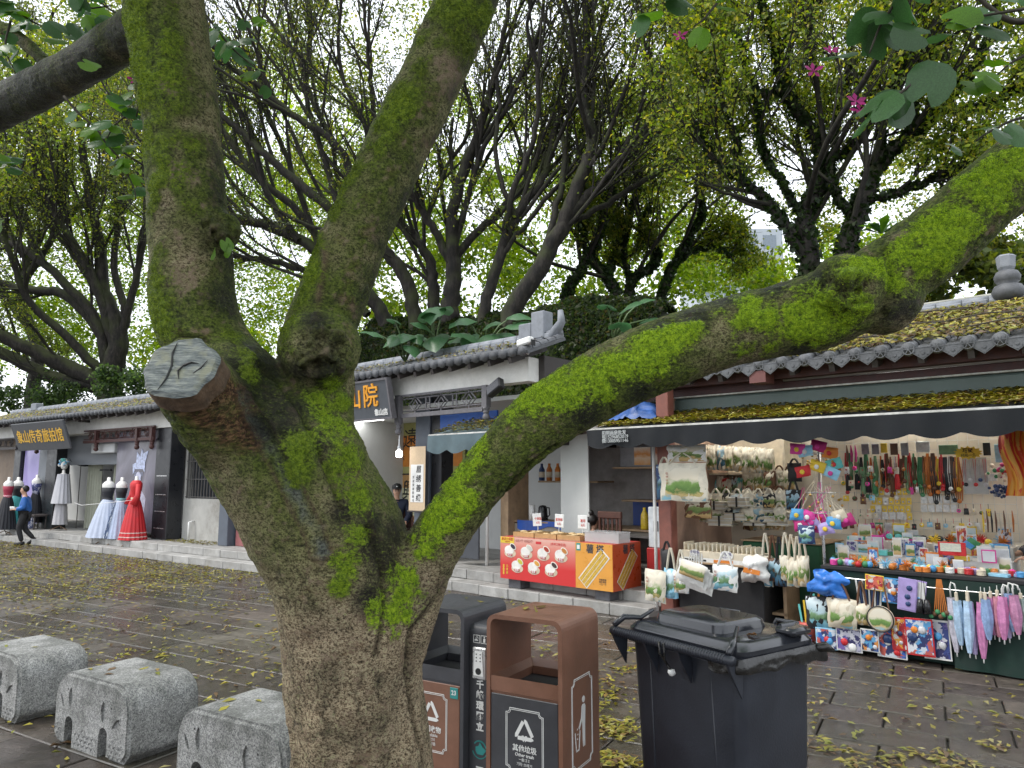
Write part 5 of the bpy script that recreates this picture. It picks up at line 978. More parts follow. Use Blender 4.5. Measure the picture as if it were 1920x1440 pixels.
grow('camphor_tree', 'spreading camphor tree with low limbs reaching left behind the tall limb', 21, [
    ([(730, 620), (700, 560), (650, 520), (591, 467), (510, 425), (435, 405), (380, 360), (300, 330)], 36, 12, .3, 1), ([(690, 590), (640, 540), (575, 509), (500, 488), (440, 482), (380, 470)], 20, 8), ([(650, 520), (560, 400), (480, 330), (430, 260), (380, 200), (330, 120)], 20, 8), ([(560, 450), (500, 360), (470, 250), (400, 120), (360, 20)], 16, 6), ([(600, 470), (540, 300), (500, 200), (480, 60), (440, -20)], 15, 6)], 5, 16000, DRK, DW, base=1, nsub=8, spread=(.2, .55), lsize=.095, sig=.11)
grow('camphor_tree', 'broad camphor tree fanning out above the photo studio roof', 30, [
    ([(205, 735), (212, 690), (222, 640), (210, 590), (192, 540), (188, 470), (175, 400), (150, 250), (130, 100)], 52, 10, .5, 1), ([(200, 690), (187, 622), (125, 555), (58, 543), (0, 530), (-60, 500)], 30, 12), ([(200, 680), (180, 600), (110, 520), (50, 470), (0, 447), (-50, 400)], 26, 10), ([(215, 650), (175, 522), (125, 438), (99, 400), (60, 280), (30, 150)], 24, 8), ([(225, 640), (236, 587), (213, 499), (225, 400), (235, 280), (200, 150)], 20, 8), ([(230, 620), (257, 511), (274, 400), (270, 260), (300, 120)], 18, 7), ([(195, 715), (130, 690), (73, 662), (0, 630), (-60, 600)], 40, 24), ([(190, 725), (140, 715), (87, 703), (0, 660), (-50, 640)], 34, 24), ([(200, 700), (172, 680), (111, 616), (52, 563), (20, 480), (-20, 380)], 24, 9), ([(190, 560), (140, 480), (60, 380), (20, 300), (-30, 250)], 18, 7)], 6, 34000, DRK+[(.16, .2, .03)], DW+[1.5], base=1, nsub=8, spread=(.25, .6), lsize=.13)
grow('camphor_tree', 'dark leafy tree beyond the photo studio at the far left', 36, [
    ([(60, 740), (70, 650), (40, 560), (60, 450), (20, 330), (40, 200)], 30, 8, .5, 1), ([(60, 620), (0, 540), (-40, 450), (-60, 300)], 20, 8), ([(50, 520), (110, 420), (120, 300), (160, 180)], 16, 6), ([(45, 480), (-10, 380), (0, 250), (60, 120), (100, 20)], 16, 6), ([(110, 420), (210, 330), (260, 200), (250, 60)], 14, 6)], 7, 26000, DRK+[(.2, .24, .03)], DW+[2], base=1, nsub=9, lsize=.17, sig=.25)
for k, (lab, L_) in enumerate((('crooked ivy covered tree just right of the slanting mossy trunk', [([(1062, 560), (1072, 530), (1102, 487), (1125, 440), (1130, 380), (1160, 330)], 22, 9, .3, 1), ([(1102, 487), (1090, 430), (1080, 390)], 10, 6)]),
        ('twisted ivy covered tree with a forked top above the hedge', [([(1152, 585), (1155, 550), (1130, 510), (1111, 479), (1130, 420), (1150, 360)], 24, 9, .3, 1), ([(1135, 515), (1148, 492), (1182, 396), (1200, 333), (1190, 250)], 18, 8)]),
        ('bent ivy covered tree third right of the mossy trunk', [([(1183, 590), (1182, 530), (1223, 500), (1230, 470), (1202, 429), (1220, 380)], 22, 8, .3, 1), ([(1182, 530), (1170, 470), (1180, 420)], 10, 6)]),
        ('ivy covered tree leaning right towards the grey tower', [([(1226, 590), (1250, 530), (1269, 487), (1295, 440), (1316, 400), (1310, 330), (1340, 260)], 20, 8, .3, 1), ([(1265, 495), (1300, 470), (1345, 465), (1370, 480)], 9, 5)]))):
    grow('ivy_tree', lab, 19+k*.4, L_, 20+k, 9000, OLV, OW, base=1, nsub=7, ivy=230, group='ivy covered trees behind the hedge', lsize=.12, spread=(.4, 1.0))
grow('camphor_tree', 'dense olive camphor tree with ivy trunk above the right limb', 14.5, [
    ([(1505, 560), (1520, 500), (1510, 409), (1535, 350), (1540, 310), (1530, 260), (1475, 172), (1458, 86), (1428, 10), (1420, -80)], 46, 12, .3, 1), ([(1475, 172), (1400, 175), (1308, 133), (1270, 90)], 14, 6), ([(1505, 480), (1470, 420), (1441, 379), (1389, 336), (1340, 300), (1300, 230)], 26, 8), ([(1540, 310), (1600, 270), (1640, 180), (1650, 80)], 18, 7), ([(1460, 90), (1520, 20), (1560, -60)], 14, 6), ([(1390, 336), (1380, 260), (1340, 180), (1330, 90)], 12, 6), ([(1510, 409), (1440, 300), (1420, 200), (1380, 60)], 14, 6)], 31, 34000, OLV, OW, base=1, nsub=9, ivy=220, lsize=.105, spread=(.4, 1.05), sig=.16, lvl=(6, 5))
grow('camphor_tree', 'tall camphor tree with leaning ivy trunk at the upper right', 14.0, [
    ([(1560, 560), (1587, 465), (1613, 387), (1652, 301), (1708, 258), (1760, 205), (1830, 120), (1880, 20)], 46, 12, .3, 1), ([(1620, 380), (1690, 360), (1760, 330), (1830, 300)], 18, 7), ([(1650, 300), (1660, 200), (1690, 90), (1680, -40)], 18, 7), ([(1708, 258), (1720, 150), (1760, 60), (1790, -40)], 16, 6), ([(1760, 205), (1840, 200), (1920, 160), (1990, 130)], 14, 6), ([(1600, 420), (1560, 330), (1570, 220), (1600, 100)], 16, 6)], 32, 34000, OLV, OW, base=1, nsub=9, ivy=220, lsize=.105, spread=(.4, 1.05), sig=.16, lvl=(6, 5))
# lit woodland farther back, and the leafy undergrowth: one mass each
def mass(name, label, boxes, n, size, cols, wts, seed, clump=.9, kind='stuff'):
    rg = np.random.default_rng(seed); P = []
    for (x0, y0, x1, y1, d0, d1, nc, cr) in boxes:
        c = np.stack([rg.uniform(x0, x1, nc), rg.uniform(y0, y1, nc), rg.uniform(d0, d1, nc)], 1); W = np.array([tuple(at(*q)) for q in c]); k = n*nc//sum(b[6] for b in boxes)
        i = rg.integers(0, nc, k); g = rg.normal(size=(k, 3)); g /= np.linalg.norm(g, axis=1)[:, None]; P.append(W[i]+g*(rg.random((k, 1))**.5)*cr*rg.uniform(.6, 1.2, (nc, 1))[i]*np.array((1, 1, .75)))
    P = np.concatenate(P); V, Fq = leaves_geo(P, size, rg, aspect=.6); o = put(name, npmesh(name, V, Fq, M_FOL, blend(rg, len(P), cols, wts))); return tag(o, label, 'trees', kind=kind)
mass('far_woodland', 'sunlit yellow green woodland far behind the dark branches', [(-80, 300, 700, 690, 40, 50, 230, 2.1), (600, 400, 1350, 600, 28, 36, 90, 1.4), (1200, 450, 1960, 620, 26, 34, 60, 1.3), (-40, 60, 560, 420, 42, 50, 130, 2.0), (560, 180, 1300, 420, 32, 40, 60, 1.4), (300, 620, 760, 880, 30, 36, 60, 1.7), (1900, 380, 2700, 640, 22, 30, 60, 1.5), (-900, 300, -80, 800, 38, 46, 90, 2.2)], 185000, .23, BR, BW_, 50)
mass('high_canopy', 'thin olive canopy high above the grove', [(-60, -40, 620, 330, 24, 32, 46, 1.5), (560, 0, 1280, 430, 24, 32, 46, 1.5), (1180, -60, 1980, 470, 21, 27, 52, 1.3)], 62000, .15, OLV, OW, 51)
mass('undergrowth', 'dark undergrowth on the slope behind the market roof', [(1740, 440, 1980, 560, 13, 16, 26, .55), (1500, 520, 1750, 600, 15, 18, 14, .5)], 9000, .16, DRK, DW, 52)
mass('undergrowth', 'dark shrubs behind the photo studio roof at the left', [(-40, 700, 150, 765, 29, 31, 26, .7), (180, 690, 280, 745, 26, 27, 14, .55)], 8000, .15, [(.03, .055, .02), (.06, .10, .03), (.10, .15, .04)], [2, 3, 1], 53)
# ivy hedge behind the bookshop
rg = np.random.default_rng(60); P = []; hx0, hx1 = -8.6, 1.4
def hedge_pt(u, v): 
    x = hx0+(hx1-hx0)*u; top = 5.45-.115*x+.25*noise.noise(Vector((x*.6, 0, 3)))+.3*math.exp(-((x+.6)/1.3)**2); a = PI*v
    return x, 5.0-1.0*math.cos(a)*.9, 1.8+(top-1.8+.12*noise.noise(Vector((x*3, v*6, 1))))*math.sin(a)**.55
for _ in range(30000):
    q = hedge_pt(rg.random(), rg.random()*.62); P.append(tuple(FR.W(q[0], q[1], q[2]+rg.normal()*.03)))
hg = thing('ivy_hedge', 'dense dark ivy hedge rising behind the bookshop roof', 'hedge', FR.W(0, 5, 2.2), FR.rz); bpv = np.array(FR.W(0, 5, 2.2))
def loc_(P): 
    D = np.array(P)-bpv; c, s = math.cos(-FR.rz), math.sin(-FR.rz); return np.stack([D[:, 0]*c-D[:, 1]*s, D[:, 0]*s+D[:, 1]*c, D[:, 2]], 1)
V, Fq = leaves_geo(loc_(P), .12, rg, aspect=.65); tag(put('foliage', npmesh('foliage', V, Fq, M_FOL, blend(rg, len(P), [(.022, .04, .013), (.04, .065, .018), (.07, .10, .025), (.09, .075, .03)], [3, 3, 1.5, .6])), hg), kind='stuff')
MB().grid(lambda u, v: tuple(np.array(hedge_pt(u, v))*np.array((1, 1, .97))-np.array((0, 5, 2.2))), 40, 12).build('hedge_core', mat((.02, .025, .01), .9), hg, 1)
# elephant-ear plants on the bank
MEA = leaf_mat('taro_leaf', .3, .35, attr=False, col=(.055, .13, .055), rnd=.35)
def taro_mesh(k):
    P = [(0, -.12), (.16, -.32), (.34, -.28), (.42, -.02), (.36, .3), (.2, .6), (0, .9), (-.2, .6), (-.36, .3), (-.42, -.02), (-.34, -.28), (-.16, -.32)]; zf = lambda x, y: -.5*x*x-.18*y*y+.03*math.sin(y*9+k)
    V = [(x, y, zf(x, y)-.05) for x, y in P]+[(x*.45, y*.5+.08, zf(x*.45, y*.5)) for x, y in P]+[(0, .12, .02)]; n = len(P)
    return MB().add(V, [(i, (i+1) % n, n+(i+1) % n, n+i) for i in range(n)]+[(n+i, n+(i+1) % n, 2*n) for i in range(n)]).mesh('leaf', MEA, 1)
TAM = [taro_mesh(k) for k in range(3)]; rt = random.Random(4)
for lab, px, py, n, sz in (('big leaved taro clump beside the roof ridge blocks', 905, 650, 9, .62), ('taro clump leaning left above the bookshop ridge', 815, 655, 8, .6), ('low taro leaves above the bookshop sign', 760, 672, 6, .5), ('taro leaves at the right end of the ivy hedge', 1150, 632, 5, .5)):
    P0 = at(px, py+6, 13.6); t = thing('taro_plant', lab, 'plant', P0, 0, 'taro plants on the bank')
    for k in range(n):
        a = rt.uniform(-2.9, .3); h = rt.uniform(.15, .8); e = Vector((math.cos(a)*rt.uniform(.2, .75), math.sin(a)*.3-.1, h)); s_ = sz*rt.uniform(.6, 1.1)
        MB().tube([(0, 0, 0), tuple(e*.5+Vector((0, 0, .12))), tuple(e)], [.022, .016, .01], 5).build('stalk', mat((.10, .16, .06), .5), t, 1)
        o = put('leaf', TAM[k % 3], t, e); dv = Vector((e.x*1.2, -.5, rt.uniform(-.5, .1))).normalized(); z = Vector((rt.uniform(-.3, .3), -.45, .9)); z = (z-dv*z.dot(dv)).normalized(); x = dv.cross(z); o.rotation_euler = Matrix((( x.x, dv.x, z.x), (x.y, dv.y, z.y), (x.z, dv.z, z.z))).to_euler(); o.scale = (s_,)*3
# planter wall and glossy border plants above the market roof
pw = fthing('planter_wall', 'low concrete wall behind the market roof ridge', 'wall', FR, 6.3, 3.6, 3.9); MB().cbox(-1.6, 0, -2.5, 1.2, .2, .42, .02).build('coping', mat((.36, .36, .31), .85, .2, 5, .3, 30, dirt=.4), pw)
for k in range(9):
    b = fthing('border_plant', 'glossy leaved plant growing along the market roof ridge', 'plant', FR, 5.6+k*.26, 3.25+rt.uniform(-.1, .1), 3.9, 0, 'border plants on the roof ridge')
    for q in range(9):
        a = rt.uniform(0, 2*PI); d = Vector((math.cos(a), math.sin(a), rt.uniform(.3, 1.2))).normalized(); L_ = rt.uniform(.16, .3); s_ = d.cross(Vector((0, 0, 1))).normalized()*L_*.2; o = d*.05; m_ = d*L_*.55; e = d*L_+Vector((0, 0, -.06))
        MB().add([tuple(o), tuple(m_+s_), tuple(e), tuple(m_-s_)], [(0, 1, 2), (0, 2, 3)]).build('leaf', MLF if q % 2 else MLF2, b)
# grey tower far away
P0 = at(1400, 600, 75); tw2 = thing('apartment_tower', 'pale grey tower block far behind the trees', 'building', (P0.x, P0.y, 2))
MB().box(-5, 0, 0, 4.2, 8, 26).build('tower_wall', mat((.42, .46, .5), .7, .06, 1), tw2)
for fl_ in range(9):
    for k in range(4): MB().box(-4.5+k*2.2, -.03, 3+fl_*2.6, -3.1+k*2.2, .0, 4.5+fl_*2.6).build('window', mat((.2, .24, .28), .2), tw2)
# ================================================================ goods
ORD = 'first second third fourth fifth sixth seventh eighth ninth tenth eleventh twelfth thirteenth fourteenth fifteenth sixteenth seventeenth eighteenth nineteenth twentieth'.split()+['%d' % k+('st' if k % 10 == 1 else 'nd' if k % 10 == 2 else 'rd' if k % 10 == 3 else 'th') for k in range(21, 60)]
rg5 = random.Random(99)
def print_mat(name, stops, sc=3.0, dist=.28, rough=.75, axis=2):
    m, t, b, N, L = nodes(name); tc = N('TexCoord'); oi = N('ObjectInfo'); sp = N('SeparateXYZ'); L(tc.outputs['Generated'], sp.inputs[0])
    cb = N('CombineXYZ'); L(oi.outputs['Random'], cb.inputs[0]); sc_ = N('VectorMath', operation='SCALE'); sc_.inputs['Scale'].default_value = 23; L(cb.outputs[0], sc_.inputs[0]); ad = N('VectorMath', operation='ADD'); L(tc.outputs['Generated'], ad.inputs[0]); L(sc_.outputs[0], ad.inputs[1])
    no = N('TexNoise', Scale=sc, Detail=7, Roughness=.62); L(ad.outputs[0], no.inputs[0]); ma = N('Math', operation='MULTIPLY_ADD'); L(no.outputs['Fac'], ma.inputs[0]); ma.inputs[1].default_value = dist*2; L(sp.outputs[axis], ma.inputs[2]); su = N('Math', operation='SUBTRACT'); L(ma.outputs[0], su.inputs[0]); su.inputs[1].default_value = dist
    r = ramp(N, stops); L(su.outputs[0], r.inputs[0]); L(r.outputs[0], b.inputs['Base Color']); b.inputs['Roughness'].default_value = rough; return m
PR = [print_mat('scenic_blue', [(.0, (.10, .28, .42)), (.22, (.2, .42, .5)), (.33, (.06, .14, .06)), (.5, (.16, .28, .14)), (.6, (.42, .56, .62)), (1, (.6, .66, .68))]),
      print_mat('scenic_tan', [(.0, (.42, .28, .12)), (.2, (.5, .36, .16)), (.32, (.09, .15, .04)), (.55, (.2, .28, .08)), (.66, (.62, .56, .44)), (1, (.66, .63, .54))]),
      print_mat('scenic_cream', [(.0, (.2, .4, .5)), (.14, (.5, .38, .16)), (.26, (.08, .16, .04)), (.44, (.16, .28, .07)), (.52, (.5, .5, .36)), (.6, (.66, .6, .48)), (1, (.68, .64, .54))]),
      print_mat('scenic_navy', [(.0, (.02, .05, .10)), (.3, (.05, .14, .22)), (.45, (.03, .07, .06)), (.62, (.25, .4, .48)), (1, (.4, .52, .6))])]
def cell_mat(name, cols, sc, rough=.35):
    m, t, b, N, L = nodes(name); tc = N('TexCoord'); oi = N('ObjectInfo'); ad = N('VectorMath', operation='ADD'); L(tc.outputs['Generated'], ad.inputs[0]); cb = N('CombineXYZ'); mu = N('Math', operation='MULTIPLY'); mu.inputs[1].default_value = 31; L(oi.outputs['Random'], mu.inputs[0]); L(mu.outputs[0], cb.inputs[0]); L(cb.outputs[0], ad.inputs[1])
    v = N('TexVoronoi', Scale=sc); no = N('TexNoise', Scale=sc*.6, Detail=4, Distortion=2); L(ad.outputs[0], no.inputs[0]); mx_ = N('MixRGB'); mx_.inputs[0].default_value = .25; L(ad.outputs[0], mx_.inputs[1]); L(no.outputs['Color'], mx_.inputs[2]); L(mx_.outputs[0], v.inputs['Vector'])
    sp = N('SeparateXYZ'); L(v.outputs['Color'], sp.inputs[0]); r = ramp(N, [(i/len(cols), c) for i, c in enumerate(cols)], 'CONSTANT'); L(sp.outputs[0], r.inputs[0]); L(r.outputs[0], b.inputs['Base Color']); b.inputs['Roughness'].default_value = rough; return m
TOY = [cell_mat('toy_blue', [(.04, .12, .4), (.5, .55, .62), (.1, .3, .55), (.03, .04, .12), (.45, .1, .08), (.6, .62, .66)], 6), cell_mat('toy_navy', [(.03, .03, .10), (.4, .4, .5), (.15, .1, .3), (.5, .5, .55), (.04, .06, .2)], 7), cell_mat('toy_red', [(.45, .04, .03), (.6, .3, .05), (.55, .55, .55), (.3, .02, .03), (.55, .12, .08)], 6), cell_mat('toy_mix', [(.04, .1, .3), (.55, .22, .05), (.5, .5, .55), (.03, .03, .06), (.1, .3, .5)], 6)]
C = dict(cream=(.6, .53, .41), canvas=(.62, .58, .48), white=(.68, .68, .66), black=(.015, .015, .017), pink=(.62, .05, .30), magenta=(.42, .02, .16), blue=(.08, .30, .58), sky=(.28, .55, .72), navy=(.025, .05, .14), red=(.5, .025, .03), orange=(.62, .2, .03), yellow=(.68, .48, .04), green=(.05, .22, .09), jade=(.16, .3, .16), lilac=(.38, .30, .58), teal=(.12, .48, .46), brown=(.13, .06, .03), amber=(.45, .14, .02), grey=(.25, .25, .27), silver=(.5, .5, .52))
def cm(n, rough=.65, var=.15): return mat(C[n] if isinstance(n, str) else n, rough, var, 12)
def bxp(x0, y0, x1, y1, yy):
    a, z1 = FR.px(x0, y0, yy); b, z1b = FR.px(x1, y0, yy); c, z0 = FR.px(x0, y1, yy); d, z0b = FR.px(x1, y1, yy); return (a+c)/2, (z0+z0b)/2, (b+d)/2, (z1+z1b)/2
def one(name, label, cat, mb, m, loc, group=None, smooth=False, rz=0):
    o = mb.build(name, m, None, smooth, FR.W(*loc), FR.rz+rz); return tag(o, label, cat, group)
def puff(mb, w, h, d, n=6, mi=0, taper=0.0, wob=0):
    s = rg5.random()*9
    def fr(sg):
        def f(u, v):
            e = (math.sin(PI*u)*math.sin(PI*v))**.4 if 0 < u < 1 and 0 < v < 1 else 0; q = 1-taper*v
            x = (u-.5)*w*q+wob*noise.noise(Vector((u*3+s, v*3, 1)))*w*.06; return ((x if sg > 0 else -x if False else x), sg*(-d/2*e)+wob*.02*noise.noise(Vector((u*5+s, v*5, 4))), v*h+wob*noise.noise(Vector((u*3+s, 0, 7)))*h*.05)
        return f
    mb.grid(fr(1), n, n, mi); b = len(mb.v); mb.grid(fr(-1), n, n, mi); k = (n*n)
    mb.f[-k:] = [f[::-1] for f in mb.f[-k:]]
def tote(x0, y0, x1, y1, yy, label, front, side='canvas', handle=0, hc='canvas', group='printed tote bags', tilt=0, cat='bag', name='tote_bag', text='', wob=1):
    a, z0, b, z1 = bxp(x0, y0, x1, y1, yy); w_, h = abs(b-a), z1-z0
    t = fthing(name, label, cat, FR, (a+b)/2, yy, z0, 0, group)
    if tilt: t.rotation_euler = (0, R(tilt), FR.rz)
    m = MB(); puff(m, w_, h, .09, 8, 0, 0, wob); m.build('bag_body', cm(side), t, 1)
    f = MB(); puff(f, w_*.93, h*.93, .092, 8, 0, 0, wob); f.v = [(x, min(y, 0)-.004, z+h*.03) for x, y, z in f.v]; f.f = f.f[:64]; f.m = f.m[:64]; f.build('printed_front', front, t, 1)
    if handle:
        for sg in (-1, 1):
            for yo in (-.012, .012): MB().tube([(sg*w_*.3, yo, h*.95), (sg*w_*.16, yo, h+handle*.6), (sg*w_*.03, yo, h+handle), ], .009, 5).build('handle', cm(hc), t)
    if text: tx = MB(); add_vtext(tx, text, min(.035, w_*.16), -w_*.3, -.058, h*.72, min(.04, w_*.18), extrude=.001); tx.build('lettering', mat((.3, .07, .04), .7), t)
    return t
# ---- bags at the left of the stall
tb_ = fthing('goods_table', 'black cloth covered table under the boxed fans', 'table', FR, 4.62, .5, 0); MB().cbox(-.55, -.22, .06, .55, .35, .72, .01).build('table_cloth', cm('black', .8), tb_); MB().cbox(-.57, -.24, .721, .57, .37, .745, .006).build('table_top', M_STWD, tb_)
tb2 = fthing('goods_table', 'green cloth covered table heaped with folded bags', 'table', FR, 5.2, 1.15, 0); MB().cbox(-.55, -.25, .06, .42, .55, .98, .02).build('table_cloth', mat((.012, .07, .03), .8, .25, 5, .3, 12), tb2); MB().cbox(-.57, -.27, .981, .44, .57, 1.0, .005).build('table_top', M_STWD, tb2)
lsx = fthing('low_shelf', 'open wooden shelf beneath the green bundle', 'shelf', FR, 5.05, .5, .06); MB().box(-.22, 0, .5, .3, .4, .53).build('top_board', M_STWD, lsx); MB().box(-.22, 0, .12, .3, .4, .15).build('lower_board', M_STWD, lsx)
for x in (-.22, .26): MB().box(x, 0, 0, x+.04, .4, .499).build('side_board', M_STWD, lsx)
gb = MB(); puff(gb, .5, .24, .36, 10, 0, .25, 3); one('cloth_bundle', 'dark green cloth bundle lying on the wooden shelf', 'bundle', gb, mat((.012, .075, .035), .8, .25, 6, .5, 14), (5.1, .62, .6), smooth=1)
tote(1238, 868, 1326, 940, .0, 'large canvas tote with green tree print hanging from the corner post', PR[2], text='桂林山水', handle=.12); tote(1231, 872, 1262, 938, .07, 'dark blue tote behind the tree print tote', PR[3], 'navy', handle=.1)
tote(1252, 834, 1324, 866, .05, 'folded yellow and white tote above the tree print tote', PR[1], 'white'); tote(1284, 936, 1335, 972, .4, 'small tan satchel below the tree print tote', PR[1], 'brown')
shf = fthing('wall_shelf', 'long cream wall shelf full of canvas bags', 'shelf', FR, 4.35, 1.55, 1.82); MB().box(-.55, 0, 0, .62, .6, .03).build('board', cm('cream'), shf); MB().box(-.55, .6, -.05, .62, .63, .5).build('back_panel', cm('cream'), shf); MB().box(.62, 0, -.02, .65, .62, .5).build('end_panel', cm('cream'), shf)
xs = [1322, 1336, 1352, 1367, 1382, 1397, 1409, 1420, 1431, 1443]
for k, x in enumerate(xs): tote(x-9, 834+k*.8, x+10, 880+k*1.0, 1.5, ORD[k]+' canvas bag from the left standing on the wall shelf', PR[(2, 2, 3, 2, 1, 2, 2, 1, 2, 2)[k]], 'canvas' if k % 3 else 'cream', cat='bag', group='canvas bags on the wall shelf', wob=2)
for k in range(13): 
    x = 1322+k*9.4; y0 = 893+(k % 3)*3; tote(x-6, y0, x+7, y0+36+(k % 2)*6, 1.75, ORD[k]+' small pouch from the left in the row under the wall shelf', (PR[2], PR[1], PR[0], PR[2])[k % 4] if k < 8 else TOY[2], ('canvas', 'brown', 'teal', 'cream', 'red')[k % 5], group='small pouches under the wall shelf', name='pouch', cat='pouch')
for k in range(8): 
    x = 1400+(k % 4)*10; y0 = 898+(k//4)*22; tote(x-5, y0, x+6, y0+22, 1.7, ORD[k]+' tiny printed pouch in the cluster right of the small pouches', (TOY[3], PR[3], PR[1])[k % 3], ('brown', 'navy', 'orange', 'black')[k % 4], group='tiny printed pouches', name='pouch', cat='pouch')
def bundle(px, py, n, wpx, yy, label, cols=('canvas', 'white', 'cream'), band=True):
    x, z = FR.px(px, py, yy); w_ = wpx*.0068; t = fthing('bag_bundle', label, 'bundle', FR, x, yy, z, R(rg5.uniform(-12, 12)), 'bundles of folded bags')
    for k in range(n): MB().cbox(-w_/2+rg5.uniform(-.02, .02), -.16, k*.016, w_/2+rg5.uniform(-.02, .02), .16+rg5.uniform(-.02, .02), k*.016+.013, .004).build('folded_bag', cm(cols[k % len(cols)]), t)
    if band: MB().box(-.012, -.165, -.002, .012, .168, n*.016+.002).build('band', M_BLK, t)
for k, (px, py, n, wpx) in enumerate(((1350, 955, 7, 44), (1392, 950, 8, 40), (1355, 985, 8, 48), (1385, 975, 6, 42), (1420, 985, 6, 40), (1445, 978, 5, 44), (1465, 985, 6, 42), (1440, 960, 5, 40), (1478, 968, 4, 30))): bundle(px, py, n, wpx, 1.0 if px < 1410 else 1.15, ORD[k]+' strapped stack of folded pale bags from the left', band=k < 5)
bx_ = fthing('fan_box', 'cream display box of paper fans with round labels', 'box', FR, 4.6, .42, .745); MB().cbox(-.5, -.12, 0, .5, .22, .13, .005).build('box', cm('cream'), bx_); MB().box(-.5, -.124, 0, .5, -.121, .05).build('box_trim', cm('white'), bx_)
for x, r in ((-.3, .07), (.12, .085)): 
    o = MB(); o.ext([(x+r*math.cos(2*PI*i/20), .1+r*.65*math.sin(2*PI*i/20)) for i in range(20)], -.13, -.121); o.build('round_label', cm('white'), bx_); tx = MB(); add_text(tx, '手绘扇', .045, x, -.132, .115, extrude=.001); add_text(tx, '10元一把', .028, x, -.132, .075, extrude=.001); tx.build('lettering', mat((.05, .03, .15), .7), bx_)
MB().box(-.05, -.128, .005, .2, -.124, .04).build('price_strip', cm('orange'), bx_); MB().box(-.45, -.128, .01, -.15, -.124, .03).build('black_strip', cm('black'), bx_)
for k in range(18): MB().cbox(-.48+k*.055, -.08, .132, -.465+k*.055, .18, .2+rg5.uniform(0, .03), .003).build('folded_fan', cm('canvas' if k % 2 else 'cream'), bx_)
for x0, y0, x1, y1, yy, lab, pm, sd_c, hd, hc, tl, tx in ((1208, 1068, 1247, 1128, -.05, 'white tote with orange flower print at the left end of the front row', PR[2], 'canvas', .0, 'brown', 4, '桂林山水'), (1246, 1066, 1272, 1122, .02, 'narrow blue lake tote behind the wheelie bin', PR[0], 'sky', .25, 'canvas', 0, ''), (1264, 1070, 1292, 1112, -.02, 'white tote with vertical lettering in the front row', PR[2], 'white', .25, 'canvas', 0, '桂林山水'), (1335, 1060, 1382, 1108, -.04, 'square white tote with blue green lake print in the front row', PR[0], 'white', .16, 'white', 3, '桂林'), (1240, 1030, 1262, 1080, .1, 'black tote hanging beside the red crate', mat(C['black'], .7), 'black', .1, 'black', 0, '')): tote(x0, y0, x1, y1, yy, lab, pm, sd_c, hd, hc, tilt=tl, text=tx, group='tote bags along the front')
x, z = FR.px(1309, 1112, -.03); st_ = fthing('tote_stack', 'slanting stack of four white totes with hillside print', 'bag stack', FR, x, -.03, z+.02)
for k in range(4):
    m = MB(); puff(m, .36, .25, .06, 8, 0, 0, 1); o = m.build('tote', cm('white'), st_, 1); o.location = (-.02*k, -.03*k, .035*k); o.rotation_euler = (0, R(14), 0)
f = MB(); puff(f, .32, .17, .07, 8); f.f = f.f[:64]; f.m = f.m[:64]; o = f.build('printed_front', PR[1], st_, 1); o.location = (-.02, -.135, .17); o.rotation_euler = (0, R(14), 0)
for k in range(6): MB().tube([(-.1+.035*k, -.03, .33), (-.06+.03*k, -.05, .43+.02*(k % 2)), (-.02+.02*k, -.02, .36)], .009, 5).build('handle', cm('white'), st_)
pb = MB(); puff(pb, .36, .3, .26, 10, 0, .35, 3); x, z = FR.px(1418, 1092, .2); o = one('plastic_bag', 'crumpled white plastic carrier bag with orange print on the plank floor', 'plastic bag', pb, mat((.7, .7, .69), .3, .06, 6, .3, 18), (x, .2, max(.06, z)), smooth=1)
tg = MB(); tg.ext([(-.1, .12), (.1, .1), (.11, .15), (-.08, .18)], -.135, -.131); tg.build('printed_swoosh', mat(C['orange'], .5), o)
for k, (px, c_, pm) in enumerate(((1437, 'canvas', 0), (1450, 'brown', 3), (1463, 'black', 3), (1474, 'canvas', 1), (1486, 'cream', 2), (1497, 'canvas', 2), (1506, 'cream', 1))): tote(px-11, 1042+(k % 3)*4, px+12, 1100-(k % 2)*10, .32-k*.03, ORD[k]+' long handled tote from the left hanging on the green table', PR[pm], c_, .26, c_, group='long handled totes on the green table')
# ---- rotating rack of purses
x, z = FR.px(1543, 1000, .25); rk = fthing('purse_rack', 'tall rack crowded with pink and blue purses', 'display rack', FR, x, .25, 0); MB().tube([(0, 0, .0), (0, 0, 2.2)], .018, 8).build('pole', M_STEEL, rk, 1)
for zz in (1.4, 1.62, 2.05): 
    rr = MB(); rr.tube([(.16*math.cos(2*PI*i/16), .16*math.sin(2*PI*i/16), zz) for i in range(17)], .006, 5); rr.build('ring', M_STEEL, rk)
PC = ['pink', 'sky', 'magenta', 'orange', 'red', 'yellow', 'sky', 'teal', 'blue', 'pink', 'lilac', 'pink', 'blue', 'cream', 'magenta', 'pink', 'lilac', 'magenta']
pos = [(1495, 838), (1512, 842), (1532, 832), (1555, 845), (1508, 880), (1530, 870), (1555, 882), (1568, 866), (1495, 962), (1512, 965), (1520, 975), (1540, 968), (1563, 978), (1578, 965), (1592, 972), (1530, 985), (1552, 988), (1505, 980)]
